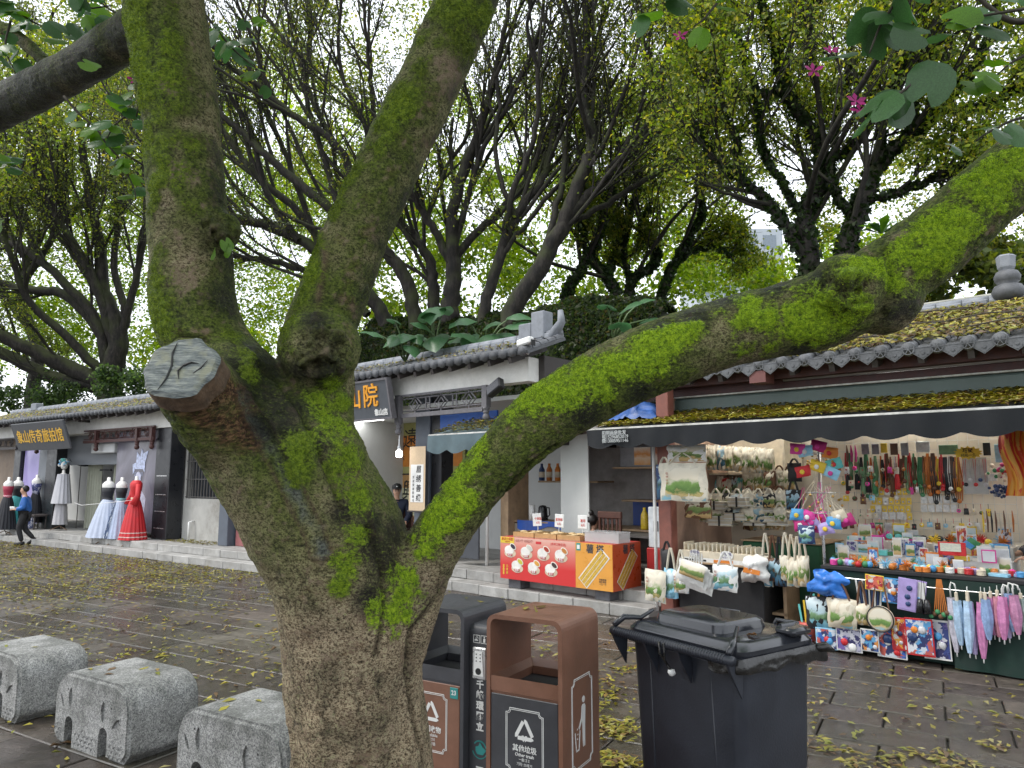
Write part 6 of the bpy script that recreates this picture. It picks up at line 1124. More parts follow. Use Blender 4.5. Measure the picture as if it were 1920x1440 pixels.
for k, ((px, py), c_) in enumerate(zip(pos, PC)):
    yy = .08+.02*(k % 4); x, z = FR.px(px, py+14, yy); low = k >= 8; s_ = .13 if low else .12
    t = fthing('purse', ('%s %s purse, %s of the %s tier on the purse rack' % ({'sky': 'pale blue'}.get(c_, c_), 'fabric', ORD[k if not low else k-8], 'lower' if low else 'upper')), 'purse', FR, x, yy, z, R(rg5.uniform(-20, 20)), 'purses on the rack')
    t.rotation_euler = (0, R(rg5.uniform(-25, 25)), FR.rz); m = MB(); puff(m, s_*1.35, s_, .06, 6, 0, .2 if low else -.05, 1); m.build('purse_body', cm(c_), t, 1)
    MB().ball((0, -.032, s_*.45), .028, 8, sy=.3).build('applique', cm(('yellow', 'white', 'pink', 'red')[k % 4]), t, 1)
    if low:
        for q in (-1, 1): MB().tube([(q*.04, 0, s_*.95), (rk.location.x*0+q*.01+(1543-px)*.0035, .05, s_+.32)], .004, 4).build('strap', cm(c_ if k % 2 else 'cream'), t)
for k in range(26):
    a = rg5.uniform(0, 2*PI); zz = rg5.choice((1.5, 1.58, 1.98, 2.02)); one('bell_charm', 'little brass bell charm dangling on the purse rack', 'charm', MB().ball((0, 0, 0), .016, 6), mat((.5, .32, .1), .3, .2, metal=.8), (FR.px(1543, 900, .25)[0]+.19*math.cos(a), .25+.19*math.sin(a)-.03, zz+rg5.uniform(-.06, .06)), 'bell charms on the purse rack', 1)
tote(1477, 868, 1503, 903, .5, 'small black backpack hanging left of the purse rack', mat(C['black'], .6), 'black', .05, 'black', group='black bags by the purse rack', name='backpack'); tote(1474, 918, 1503, 955, .5, 'black handbag with lake picture left of the purse rack', PR[3], 'black', .14, 'black', group='black bags by the purse rack', name='handbag'); tote(1497, 985, 1528, 1020, .06, 'blue shoe shaped bag under the purse rack', PR[0], 'navy')
# ---- wire grid wall
gw = fthing('wire_grid', 'white wire display grid behind the jewellery', 'display grid', FR, 5.45, 1.3, 1.1); g = MB()
for k in range(22): g.tube([(k*.1, 0, 0), (k*.1, 0, 1.3)], .0025, 3, cap=False)
for k in range(14): g.tube([(0, .004, k*.1), (2.1, .004, k*.1)], .0025, 3, cap=False)
tag(g.build('wires', mat((.45, .45, .43), .4), gw), kind='stuff'); MB().box(0, .06, 0, 2.15, .09, 1.3).build('backing_board', mat((.74, .66, .53), .8, .05), gw)
NK = [(1702, 857, 920, 'jade', 3), (1715, 857, 918, 'brown', 3), (1728, 857, 926, 'green', 4), (1742, 856, 925, 'amber', 6), (1753, 857, 940, 'black', 4), (1766, 857, 915, 'red', 3), (1774, 857, 932, 'black', 3), (1781, 855, 915, 'white', 2), (1788, 857, 936, 'black', 4), (1796, 857, 938, 'amber', 4), (1664, 850, 905, 'brown', 2), (1655, 862, 910, 'black', 2), (1643, 866, 905, 'jade', 2), (1690, 860, 910, 'brown', 2), (1807, 862, 905, 'red', 1), (1759, 860, 905, 'yellow', 2)]
for q_ in range(24):
    NK.append((1588+q_*9.0+rg5.uniform(-2, 2), 852+rg5.uniform(-3, 6), rg5.uniform(890, 932), rg5.choice(('amber', 'red', 'brown', 'jade', 'black', 'yellow', 'white', 'green', 'magenta', 'orange')), rg5.choice((1, 2, 3))))
for k, (px, y0, y1, c_, n) in enumerate(NK):
    a, z0, b, z1 = bxp(px-5, y0, px+5, y1, 1.2); t = fthing('necklace', '%s bead necklace strands, %s bunch on the wire grid' % (c_, ORD[k]), 'necklace', FR, (a+b)/2, 1.2, z0, 0, 'necklaces on the wire grid')
    for q in range(n):
        xo = (q-(n-1)/2)*.02; MB().tube([(xo*.6, 0, z1-z0), (xo-.008, -.01, (z1-z0)*.5), (xo, 0, 0), (xo+.008, .01, (z1-z0)*.5), (xo*.6, .012, z1-z0)], .0075, 5).build('strand', cm(c_, .35), t)
    MB().ball((0, -.015, -.01), .026, 8, sy=.4).build('pendant', cm(c_, .3), t, 1)
for k, (px, y0, c_, bead) in enumerate(((1592, 868, 'black', 'brown'), (1609, 866, 'black', 'green'), (1621, 874, 'jade', 'jade'), (1631, 872, 'black', 'jade'), (1642, 874, 'green', 'jade'), (1676, 870, 'brown', 'red'), (1684, 866, 'red', 'amber'))):
    x, z = FR.px(px, y0+52, 1.2); t = fthing('tassel', '%s silk tassel with %s bead, %s on the wire grid' % (c_, bead, ORD[k]), 'tassel', FR, x, 1.18, z, 0, 'tassels on the wire grid'); MB().lathe([(.03, 0), (.028, .1), (.02, .17), (.008, .19)], 8).build('fringe', cm(c_, .8), t, 1); MB().ball((0, 0, .22), .022, 8).build('bead', cm(bead, .3), t, 1); MB().tube([(0, 0, .24), (0, 0, .38)], .003, 4).build('cord', cm('red'), t)
k = 0
for y0, x0, x1 in ((879, 1652, 1706), (896, 1640, 1690), (915, 1648, 1702), (933, 1634, 1706), (948, 1632, 1700), (962, 1690, 1712)):
    for px in range(x0, x1, 11):
        a, z0, b, z1 = bxp(px, y0, px+9, y0+13, 1.22); t = fthing('earring_card', ('%s yellow earring card, counted row by row on the wire grid' % ORD[k]), 'card', FR, (a+b)/2, 1.22, z0, 0, 'yellow earring cards'); k += 1
        MB().box(-abs(b-a)/2, 0, 0, abs(b-a)/2, .004, z1-z0).build('card', cm('yellow' if k % 6 else 'white', .4), t); MB().ball((0, -.008, (z1-z0)*.4), .012, 6).build('earring', cm('silver', .25), t)
k = 0
for y0, x0, x1 in ((930, 1727, 1790), (946, 1727, 1786), (960, 1640, 1690)):
    for px in range(x0, x1, 14):
        a, z0, b, z1 = bxp(px, y0, px+12, y0+14, 1.21); m = MB(); m.box(-abs(b-a)/2, 0, 0, abs(b-a)/2, .01, z1-z0); one('ring_packet', ORD[k]+' clear packet of rings, counted row by row on the wire grid', 'packet', m, mat((.6, .6, .58), .15, .25, 40), ((a+b)/2, 1.2, z0), 'clear ring packets'); k += 1
for k, (px, py, wd, h, c_) in enumerate(((1622, 842, 14, 20, 'grey'), (1641, 842, 13, 20, 'grey'), (1657, 840, 12, 18, 'yellow'), (1676, 842, 14, 22, 'brown'), (1696, 842, 14, 24, 'grey'), (1730, 838, 26, 20, 'white'), (1778, 843, 36, 18, 'jade'), (1850, 842, 14, 24, 'black'), (1875, 850, 20, 34, 'sky'), (1860, 895, 18, 14, 'white'))):
    a, z0, b, z1 = bxp(px-wd/2, py-h/2, px+wd/2, py+h/2, 1.16); one('display_card', '%s %s display card from the left along the top of the wire grid' % (ORD[k], c_), 'card', MB().cbox(-abs(b-a)/2, 0, 0, abs(b-a)/2, .02, z1-z0, .003), cm(c_, .4, .3), ((a+b)/2, 1.16, z0), 'cards along the top of the wire grid')
for k, px in enumerate((1588, 1596, 1604)): 
    a, z0, b, z1 = bxp(px-4, 835, px+4, 866, 1.1); m = MB(); m.tube([(0, 0, 0), (.005, 0, (z1-z0)*.5), (0, 0, z1-z0)], [.014, .018, .006], 6); one('bead_string', ORD[k]+' red and brown bead string beside the purse rack', 'beads', m, cm('magenta' if k else 'brown', .4, .5), ((a+b)/2, 1.1, z0), 'bead strings beside the purse rack')
x, z = FR.px(1815, 849, 1.0); sg_ = fthing('price_star', 'yellow starburst price sign hanging over the necklaces', 'sign', FR, x, 1.0, z); m = MB(); m.ext([((.14 if i % 2 else .11)*math.cos(2*PI*i/28), (.075 if i % 2 else .055)*math.sin(2*PI*i/28)) for i in range(28)], 0, .008); m.build('star', cm('yellow'), sg_); tx = MB(); add_text(tx, '项链', .05, 0, -.002, .022, extrude=.001, bold=.001); add_text(tx, '10元一条', .036, 0, -.002, -.028, extrude=.001, bold=.0008); tx.build('lettering', M_INK, sg_)
a, z0, b, z1 = bxp(1806, 858, 1852, 926, 1.15); w_ = abs(b-a); nb_ = fthing('necklace_board', 'grey board of fine pendant necklaces', 'display board', FR, (a+b)/2, 1.15, z0); MB().box(-w_/2, 0, 0, w_/2, .012, z1-z0).build('board', cm((.42, .43, .42)), nb_)
for k in range(5):
    xx = -w_*.4+k*w_*.2; MB().tube([(xx-.012, -.004, (z1-z0)*.95), (xx, -.006, .12+.05*(k % 2)), (xx+.012, -.004, (z1-z0)*.95)], .0025, 4).build('chain', cm('silver' if k % 2 else 'red', .3), nb_); MB().ball((xx, -.012, .1+.05*(k % 2)), .022, 8, sy=.4).build('pendant', cm(('black', 'silver', 'red', 'navy', 'silver')[k], .3), nb_, 1)
def bunch(px, py, yy, name, label, cols, r, n, br_=.02):
    x, z = FR.px(px, py, yy); t = fthing(name, label, 'ornament', FR, x, yy, z)
    for k in range(n): MB().ball((rg5.gauss(0, r*.5), rg5.gauss(0, r*.3), rg5.gauss(0, r*.35)), br_*rg5.uniform(.7, 1.3), 6).build('berry', cm(rg5.choice(cols), .4), t, 1)
    return t
bunch(1880, 885, .95, 'berry_posy', 'posy of red artificial berries with green leaves', ['magenta', 'red', 'cream', 'green', 'green'], .1, 34); bunch(1878, 920, .95, 'grape_bunch', 'dark blue artificial grape bunch below the berry posy', ['navy', 'navy', 'grey'], .09, 34)
x, z = FR.px(1912, 930, .7); one('silk_scarf', 'red and orange silk scarf hanging at the right edge of the stall', 'scarf', MB().grid(lambda u, v: (-.12+.36*u+.03*math.sin(v*7), .05*math.sin(u*14+v*2), .75*v), 20, 12), cell_mat('scarf', [(.6, .06, .02), (.65, .22, .03), (.5, .03, .02), (.68, .34, .05)], 4, .5), (x, .7, z), smooth=1)
for k, px in enumerate((1845, 1853, 1861, 1869, 1877, 1885, 1893, 1901)):
    x, z = FR.px(px, 998, .95); m = MB(); m.tube([(0, 0, 0), (.004, 0, .12), (0, 0, .22)], [.006, .011, .004], 5); one('hair_stick', ORD[k]+' wooden hair stick in the row under the grape bunch', 'hair stick', m, cm(('yellow', 'brown', 'black', 'brown', 'cream', 'brown', 'cream', 'amber')[k], .4), (x, .95, z), 'hair sticks')
# ---- more stock filling the wall
kk = 0
for y0, x0, x1, st in ((866, 1566, 1640, 15), (893, 1575, 1650, 15), (922, 1580, 1632, 16), (955, 1566, 1640, 14), (973, 1566, 1720, 13), (972, 1722, 1850, 15), (868, 1650, 1700, 13), (905, 1706, 1726, 10), (945, 1792, 1850, 14)):
    for px in range(x0, x1, st):
        c_ = rg5.choice(('cream', 'canvas', 'white', 'yellow', 'jade', 'amber', 'red', 'brown', 'sky', 'black', 'pink', 'cream')); h = rg5.uniform(16, 24); a, z0, b, z1 = bxp(px, y0, px+st-3, y0+h, 1.12+.05*(kk % 2)); t = fthing('trinket', '%s keyring trinket, %s counted row by row on the wire grid' % ({'sky': 'pale blue'}.get(c_, c_), ORD[kk % 59] if kk < 59 else 'late piece %s' % ORD[kk-59]), 'trinket', FR, (a+b)/2, 1.12+.05*(kk % 2), z0, 0, 'keyring trinkets on the wire grid'); kk += 1; w_ = abs(b-a)
        m = MB(); (puff(m, w_*.9, (z1-z0)*.6, .03, 5, 0, .1, 1) if kk % 3 else m.ball((0, 0, (z1-z0)*.3), w_*.4, 8, sy=.5)); m.build('charm', cm(c_, .4, .35), t, 1); MB().tube([(0, 0, (z1-z0)*.55), (0, 0, z1-z0)], .003, 4).build('cord', cm('red' if kk % 2 else 'black'), t); MB().ball((0, -.012, (z1-z0)*.35), w_*.16, 6, sy=.5).build('bead', cm(rg5.choice(('red', 'green', 'yellow', 'black', 'white')), .3), t, 1)
for k in range(14):
    px = 1405+(k % 5)*19; y0 = 880+(k//5)*38; tote(px-12, y0, px+12, y0+38, 1.6-.05*(k % 3), ORD[k]+' cream backpack on the back wall between shelf and purse rack', PR[(2, 1, 2)[k % 3]], ('cream', 'canvas', 'brown', 'cream')[k % 4], .05, 'brown', group='cream backpacks on the back wall', name='backpack', wob=2)
for k in range(16): 
    px = 1322+(k % 8)*20; y0 = 925+(k//8)*27; tote(px-11, y0, px+12, y0+27, .95+.05*(k % 3), ORD[k]+' small canvas bag in the two rows above the boxed fans', PR[(2, 1, 2, 0, 2, 3, 1, 2)[k % 8]], ('canvas', 'cream', 'black', 'canvas')[k % 4], .06, 'canvas', group='canvas bags above the boxed fans', wob=2)
# ---- tiered counter
ct = fthing('souvenir_counter', 'long tiered souvenir counter draped in dark green cloth', 'counter', FR, 5.95, 0, 0); GC = mat((.006, .024, .018), .85, .3, 5, .3, 14)
MB().cbox(0, .02, .02, 3.6, .42, .82, .01).build('counter_cloth', GC, ct); MB().cbox(-.02, 0, .821, 3.62, .44, .86, .005).build('counter_top', cm('black', .7), ct); MB().box(0, .441, .02, 1.62, .8, .96).build('middle_tier', cm('white'), ct); MB().box(0, .801, .02, 1.6, 1.2, 1.08).build('upper_tier', cm((.6, .56, .5)), ct)
MB().grid(lambda u, v: (1.18+2.4*u, -.012-.06*(1-v)-.015*math.sin(u*40)*(1-v), .02+.8*v), 60, 8).build('side_drape', GC, ct, 1)
rail = fthing('wire_rail', 'thin wire rail along the counter front', 'rail', FR, 5.95, -.05, .76); MB().tube([(0, 0, 0), (1.2, 0, -.03), (3.6, 0, -.03)], .005, 5).build('wire', M_STEEL, rail)
def tier(y0, z0, names, n, x0, x1, seed, group):
    rr = random.Random(seed)
    for k in range(n):
        x = x0+(x1-x0)*(k+rr.uniform(.1, .9))/n; y = y0+rr.uniform(-.1, .12); kd = rr.choice(names); c_ = rr.choice(('pink', 'orange', 'yellow', 'teal', 'blue', 'red', 'cream', 'sky', 'lilac', 'green', 'white', 'amber')); lb = '%s %s, %s from the left in the %s' % ({'sky': 'pale blue'}.get(c_, c_), {'ball': 'toy ball', 'box': 'trinket box', 'urchin': 'spiky rubber toy', 'bangle': 'bracelet coil', 'stand': 'upright card pack', 'shades': 'pair of sunglasses'}[kd], ORD[k], group)
        if kd == 'ball': one('toy_ball', lb, 'toy', MB().ball((0, 0, .035), .035, 10), cm(c_, .35), (x, y, z0), group, 1)
        elif kd == 'box': w_, h = rr.uniform(.05, .1), rr.uniform(.02, .06); t = fthing('trinket_box', lb, 'box', FR, x, y, z0, R(rr.uniform(-25, 25)), group); MB().cbox(-w_, -.04, 0, w_, .04, h, .004).build('box', cm(c_, .4), t); MB().box(-w_*.8, -.03, h+.001, w_*.8, .03, h+.004).build('box_label', rr.choice(TOY+PR), t)
        elif kd == 'urchin':
            m = MB()
            for _ in range(40): d = Vector((rr.gauss(0, 1), rr.gauss(0, 1), rr.gauss(0, 1))).normalized(); m.tube([(0, 0, .05), tuple(d*.06+Vector((0, 0, .06)))], [.008, .002], 3)
            one('spiky_toy', lb, 'toy', m, cm(c_, .5), (x, y, z0), group)
        elif kd == 'bangle':
            m = MB()
            for q in range(4): m.tube([(.035*math.cos(2*PI*i/12), .035*math.sin(2*PI*i/12), .01+q*.013) for i in range(13)], .007, 5)
            one('bracelet', lb, 'bracelet', m, cm(c_, .4), (x, y, z0), group, 1)
        elif kd == 'stand': w_, h = rr.uniform(.04, .075), rr.uniform(.1, .2); t = fthing('card_pack', lb, 'card pack', FR, x, y, z0, R(rr.uniform(-12, 12)), group); MB().box(-w_, 0, 0, w_, .012, h).build('pack', cm('white' if k % 3 else c_, .3), t); MB().box(-w_*.85, -.004, h*.1, w_*.85, -.001, h*.9).build('printed_front', rr.choice(TOY+PR[:2]+[cm((.55, .57, .6))]*3), t)
        else: 
            t = fthing('sunglasses', lb, 'sunglasses', FR, x, y, z0+.03, 0, group)
            for q in (-1, 1): MB().ball((q*.045, 0, .02), .04, 10, sy=.25, sz=.8).build('lens', cm('black' if k % 2 else 'teal', .1), t, 1)
            MB().tube([(-.08, .01, .03), (0, -.005, .03), (.08, .01, .03)], .004, 4).build('bridge', cm('black', .3), t)
tier(.14, .86, ['ball', 'ball', 'urchin', 'bangle', 'ball'], 44, 5.98, 7.1, 1, 'front heap of small toys'); tier(.2, .86, ['bangle', 'bangle', 'box'], 20, 7.0, 7.85, 2, 'right heap of bracelets')
tier(.32, .86, ['ball', 'box', 'urchin', 'stand', 'box'], 30, 5.98, 7.8, 3, 'second row of the counter'); tier(.5, .96, ['stand', 'stand', 'box'], 26, 5.98, 7.5, 4, 'middle tier of the counter'); tier(.66, .96, ['box', 'stand', 'box'], 22, 5.97, 7.5, 5, 'back of the middle tier'); tier(.9, 1.08, ['shades', 'box', 'stand', 'box', 'urchin'], 22, 5.97, 7.5, 6, 'upper tier of the counter'); tier(1.05, 1.08, ['ball', 'box', 'stand', 'urchin'], 20, 5.97, 7.5, 7, 'back of the upper tier')
x, z = FR.px(1823, 1022, .55); pc = fthing('pay_card', 'blue and green payment card standing on the counter', 'card', FR, x, .5, z-.05); MB().ext([(-.09, .06), (0, 0), (.09, .07), (.0, .13)], 0, .006).build('card', cm('green', .3), pc); MB().ext([(-.085, .06), (-.01, .01), (.03, .045), (-.04, .1)], -.004, -.001).build('blue_half', cm('blue', .3), pc)
x, z = FR.px(1785, 1036, .3); cl = fthing('calendar_box', 'red box with pale window grid on the counter', 'box', FR, x, .3, z-.03); MB().cbox(-.12, 0, 0, .12, .03, .13, .004).build('box', cm('red', .3), cl); MB().box(-.1, -.004, .04, .08, -.001, .12).build('window_panel', cell_mat('cal', [(.6, .6, .5), (.5, .52, .45)], 14), cl)
# ---- hung along the counter front
HY = -.08
bb = MB(); puff(bb, .42, .26, .16, 10, 0, .3, 3); x, z = FR.px(1550, 1118, -.12); o = one('cloth_bag', 'glossy bright blue cloth bundle hanging at the counter corner', 'bag', bb, mat((.03, .17, .58), .35, .3, 6, .5, 16), (x, -.12, z), smooth=1); o.rotation_euler = (0, R(14), FR.rz)
tote(1512, 1118, 1560, 1180, -.06, 'black strapped satchel with lake picture at the counter corner', PR[0], 'black', .14, 'black', group='bags along the counter front'); tote(1552, 1122, 1606, 1178, -.14, 'cream tote with green hill print on the counter front', PR[2], 'cream', .16, 'brown', group='bags along the counter front'); tote(1603, 1132, 1632, 1172, -.12, 'small cream shoulder bag on the counter front', PR[1], 'cream', .22, 'brown', group='bags along the counter front')
x, z = FR.px(1652, 1160, -.15); rb_ = fthing('round_bag', 'round cream bag with black rim and hill print', 'bag', FR, x, -.15, z); m = MB(); m.lathe([(.0001, -.03), (.11, -.03), (.125, 0), (.11, .03), (.0001, .03)], 22, M=Matrix.Rotation(PI/2, 4, 'X')); m.build('bag_body', cm('cream'), rb_, 40); MB().tube([(.122*math.cos(2*PI*i/24), -.031, .122*math.sin(2*PI*i/24)) for i in range(25)], .006, 5).build('rim', M_BLK, rb_); m = MB(); m.ext([(.1*math.cos(2*PI*i/20), .1*math.sin(2*PI*i/20)) for i in range(20)], -.036, -.032); m.build('printed_front', PR[2], rb_)
for q in (-1, 1): MB().tube([(q*.08, 0, .08), (q*.03, .03, .38)], .008, 5).build('strap', cm('brown'), rb_)
x, z = FR.px(1630, 1130, -.04); ss = fthing('strap_bunch', 'bunch of navy and white striped straps', 'straps', FR, x, -.05, z-.1)
for k in range(9): MB().box(-.09+k*.022, 0, 0, -.074+k*.022, .01, .33, 0, Matrix.Rotation(R((k-4)*1.5), 4, 'Y')).build('strap', cm('navy' if k % 2 else 'white'), ss)
def hang(x0, y0, x1, y1, yy, name, label, back, front, tilt=0, blist=0, group='toy packs on the counter front', fr=.9):
    a, z0, b, z1 = bxp(x0, y0, x1, y1, yy); w_, h = abs(b-a), z1-z0; t = fthing(name, label, 'toy pack', FR, (a+b)/2, yy, z0, 0, group); t.rotation_euler = (R(rg5.uniform(-3, 3)), R(tilt), FR.rz)
    MB().cbox(-w_/2, 0, 0, w_/2, .01, h, .003).build('backing_card', back, t); MB().box(-w_/2*fr, -.004, h*.05, w_/2*fr, -.001, h*(.95 if fr > .8 else .7)).build('printed_front', front, t)
    for k in range(blist): r_ = min(w_, h)*rg5.uniform(.12, .2); MB().ball((rg5.uniform(-.28, .28)*w_, -.008, h*rg5.uniform(.2, .75)), r_, 8, sy=.35).build('blister_toy', cm(rg5.choice(('blue', 'red', 'white', 'navy', 'silver', 'orange')), .15), t, 1)
    return t
W_ = cm('white', .3)
hang(1621, 1078, 1656, 1107, -.13, 'sticker_pack', 'yellow and red sticker pack pegged on the wire rail', cm('yellow', .3), TOY[2], 3); hang(1652, 1084, 1688, 1131, -.1, 'toy_pack', 'blue blister pack on the wire rail', cm('blue', .2), TOY[0], 2, 3); hang(1680, 1084, 1716, 1145, -.14, 'toy_pack', 'lilac blister pack with big round toy', cm('lilac', .2), cm('lilac', .2), 6, 3); hang(1708, 1088, 1732, 1138, -.12, 'toy_pack', 'second lilac blister pack tucked behind the first', cm('lilac', .2), cm('white', .2), 8, 2)
for k, (a, b_, c_, d, lab, tm, bk) in enumerate(((1530, 1178, 1570, 1217, 'bright blue toy card at the left end of the bottom row', 0, 'sky'), (1568, 1178, 1616, 1222, 'white edged purple toy card in the bottom row', 1, 'white'), (1614, 1180, 1648, 1222, 'white edged orange and blue toy card in the bottom row', 3, 'white'), (1644, 1180, 1700, 1234, 'large white edged toy card in the middle of the bottom row', 0, 'white'), (1672, 1158, 1704, 1220, 'glossy red toy packet in the bottom row', 2, 'red'), (1699, 1160, 1752, 1230, 'red topped toy card behind the last one', 0, 'red'), (1731, 1163, 1783, 1237, 'red topped silver robot toy card at the right end', 1, 'white'))): hang(a, b_, c_, d, -.09-.02*(k % 3), 'toy_card', lab, cm(bk, .3), TOY[tm], rg5.uniform(-2, 2), 3 if k > 2 else 2)
x, z = FR.px(1733, 1150, -.17); bn = fthing('binoculars', 'black toy binoculars hanging on the counter front', 'binoculars', FR, x, -.17, z)
for q in (-1, 1): MB().tube([(q*.035, 0, 0), (q*.032, 0, .07), (q*.026, 0, .13)], [.036, .03, .022], 12).build('barrel', cm('black', .25), bn, 1)
MB().box(-.03, -.012, .05, .03, .012, .09).build('bridge', cm('black', .3), bn); MB().tube([(-.02, 0, .13), (0, .03, .42), (.02, 0, .13)], .004, 4).build('cord', cm('black'), bn)
x, z = FR.px(1765, 1160, -.13); sl = fthing('slingshot_bunch', 'bunch of brown and green cords with carved pieces', 'toys', FR, x, -.13, z)
for k in range(7): MB().tube([((k-3)*.018, 0, .05), ((k-3)*.006, .02, .36)], .005, 4).build('cord', cm('amber'), sl); MB().ball(((k-3)*.026, -.01, .02+.02*(k % 3)), .025, 6).build('carved_piece', cm('brown' if k % 2 else 'green'), sl, 1)
UM = [(1785, 1098, 1228, 'silver'), (1795, 1108, 1215, 'sky'), (1809, 1106, 1230, 'sky'), (1820, 1108, 1232, 'lilac'), (1834, 1106, 1240, 'pink'), (1848, 1108, 1205, 'blue'), (1858, 1106, 1196, 'pink'), (1866, 1104, 1200, 'red'), (1875, 1102, 1205, 'pink'), (1885, 1104, 1202, 'lilac'), (1893, 1100, 1190, 'blue'), (1903, 1102, 1196, 'magenta'), (1915, 1110, 1190, 'jade')]
for k, (px, y0, y1, c_) in enumerate(UM):
    yy = -.1-.03*(k % 3); x, zt = FR.px(px, y0, yy); _, zb = FR.px(px, y1, yy); h = zt-zb
    t = fthing('umbrella', '%s folded umbrella, %s from the left on the wire rail' % ({'silver': 'clear', 'sky': 'pale blue'}.get(c_, c_), ORD[k]), 'umbrella', FR, x, yy, zb, 0, 'folded umbrellas on the wire rail'); t.rotation_euler = (R(rg5.uniform(-3, 3)), R(rg5.uniform(-3, 3)), FR.rz)
    m = MB(); m.grid(lambda u, v: ((.014+.026*math.sin(min(1, v*1.15)*PI*.72))*(1+.22*math.sin(u*2*PI*6+v*3))*math.cos(2*PI*u), (.014+.026*math.sin(min(1, v*1.15)*PI*.72))*(1+.22*math.sin(u*2*PI*6+v*3))*math.sin(2*PI*u), .03+(h*.78)*v), 24, 10); m.build('canopy', mat(tuple(np.array(C[c_])*.6+np.array((.22, .2, .26))), .25, .3, 14, .3, 30), t, 1)
    MB().tube([(0, 0, -.01), (0, 0, .04)], .006, 6).build('ferrule', cm('white'), t, 1)
    if k in (0, 8, 9, 10, 11): MB().tube([(0, 0, h*.8), (0, 0, h*.98), (.015, 0, h+.03), (.04, 0, h+.02), (.045, 0, h-.02)], .008, 6).build('handle', cm('white', .3), t, 1)
    else: MB().cbox(-.013, -.013, h*.78, .013, .013, h*.98, .004).build('handle', cm('cream'), t); MB().tube([(0, 0, h*.97), (0, 0, h+.03)], .004, 4).build('loop', cm('white'), t)
x, z = FR.px(1510, 1120, -.05); tt = fthing('toy_tub', 'coral plastic tub of toy swords by the counter', 'tub', FR, x, .05, 0.06); MB().lathe([(.09, 0), (.12, .16), (.13, .17)], 16).build('tub', mat((.6, .13, .1), .4), tt, 1)
for k in range(6): MB().box(-.01, -.006, .03, .01, .006, .36+.04*k, 0, Matrix.Translation((-.06+.025*k, .02*(k % 2), 0)) @ Matrix.Rotation(R(-8+4*k), 4, 'Y')).build('toy_sword', cm(('teal', 'yellow', 'orange', 'teal', 'amber', 'green')[k], .4), tt)
x, z = FR.px(1503, 1150, -.1); pl2 = fthing('leaflet_pile', 'pile of folded purple and white fabric on the floor', 'pile', FR, x-.05, -.12, .0)
for k in range(6): MB().cbox(-.12, -.07, k*.022, .12+.01*(k % 2), .07, k*.022+.018, .005).build('folded_cloth', cm(('lilac', 'white', 'navy')[k % 3]), pl2)
# ================================================================ food counter and kitchen things
kx0, kx1, ky0, ky1, kz0, kz1 = 1.22, 3.24, .04, .72, .29, .9
kc = fthing('food_counter', 'red and orange printed snack counter on brick feet', 'counter', FR); MB().cbox(kx0, ky0, kz0, kx1, ky1, kz1, .006).build('counter_box', mat((.5, .06, .05), .5), kc)
KS = 2.43
def grad_mat():
    m, t, b, N, L = nodes('red_print'); tc = N('TexCoord'); sp = N('SeparateXYZ'); L(tc.outputs['Generated'], sp.inputs[0]); r = ramp(N, [(.35, (.55, .03, .03)), (.8, (.62, .22, .17)), (1, (.66, .4, .33))]); L(sp.outputs[2], r.inputs[0]); L(r.outputs[0], b.inputs['Base Color']); b.inputs['Roughness'].default_value = .35; return m
rp = MB().box(kx0, ky0-.006, kz0, KS+.2, ky0-.001, kz1).build('red_panel', grad_mat(), kc); op = MB().box(KS+.202, ky0-.006, kz0, kx1, ky0-.001, kz1).build('orange_panel', mat((.66, .3, .05), .35, .06), kc); sp_ = MB().box(kx1+.001, ky0, kz0, kx1+.006, ky1, kz1).build('side_panel', mat((.55, .09, .03), .35, .1), kc)
ell = lambda cx, cz, rx, rz_, n=16, a0=0, a1=360: [(cx+rx*math.cos(R(a0+(a1-a0)*i/n)), cz+rz_*math.sin(R(a0+(a1-a0)*i/n))) for i in range(n)]
def bun(cx, cz, fill, lab):
    y = ky0-.007; cz += .01; MB().ext(ell(cx, cz-.045, .115, .062), y-.001, y).build('steamer', cm((.55, .45, .33), .4), rp); MB().ext(ell(cx-.018, cz, .092, .068), y-.003, y-.0015).build('bun', cm((.72, .7, .66), .4), rp)
    Mx = Matrix.Translation((cx+.06, 0, cz+.055)) @ Matrix.Rotation(R(30), 4, 'Y'); MB().ext(ell(0, 0, .068, .042), y-.005, y-.0035, 0, Mx).build('cut_bun', cm((.7, .66, .58), .4), rp); MB().ext(ell(0, 0, .052, .029), y-.007, y-.0055, 0, Mx).build('filling', cm(fill, .4), rp)
    MB().box(cx-.045, y-.009, cz-.085, cx+.045, y-.0075, cz-.05).build('name_tag', cm((.42, .02, .03), .4), rp); tx = MB(); add_text(tx, lab, .036, cx, y-.0095, cz-.067, extrude=.0006, bold=.0006); add_text(tx, 'Steamed bun', .016, cx, y-.0095, cz-.097, extrude=.0006); tx.build('lettering', M_WHT, rp)
for k, (cx, fill, lab) in enumerate(((1.42, (.03, .02, .04), '豆沙'), (1.74, (.5, .5, .45), '鲜肉'), (2.06, (.35, .04, .02), '牛肉'), (2.38, (.5, .2, .04), '香菇'))): bun(cx, .70, fill, lab)
for k, (cx, fill, lab) in enumerate(((1.56, (.5, .45, .05), '香葱'), (1.88, (.6, .3, .05), '蛋黄'), (2.2, (.05, .03, .03), '豆沙'))): bun(cx, .49, fill, lab)
tx = MB(); add_text(tx, '6元1个 10元3个', .05, 1.7, ky0-.008, .855, extrude=.0008); tx.build('price_line', mat((.3, .05, .05), .5), rp); tx = MB(); add_text(tx, '(多种口味任选)', .042, 2.33, ky0-.008, .845, extrude=.0008); tx.build('choice_line', mat((.6, .04, .04), .5), rp)
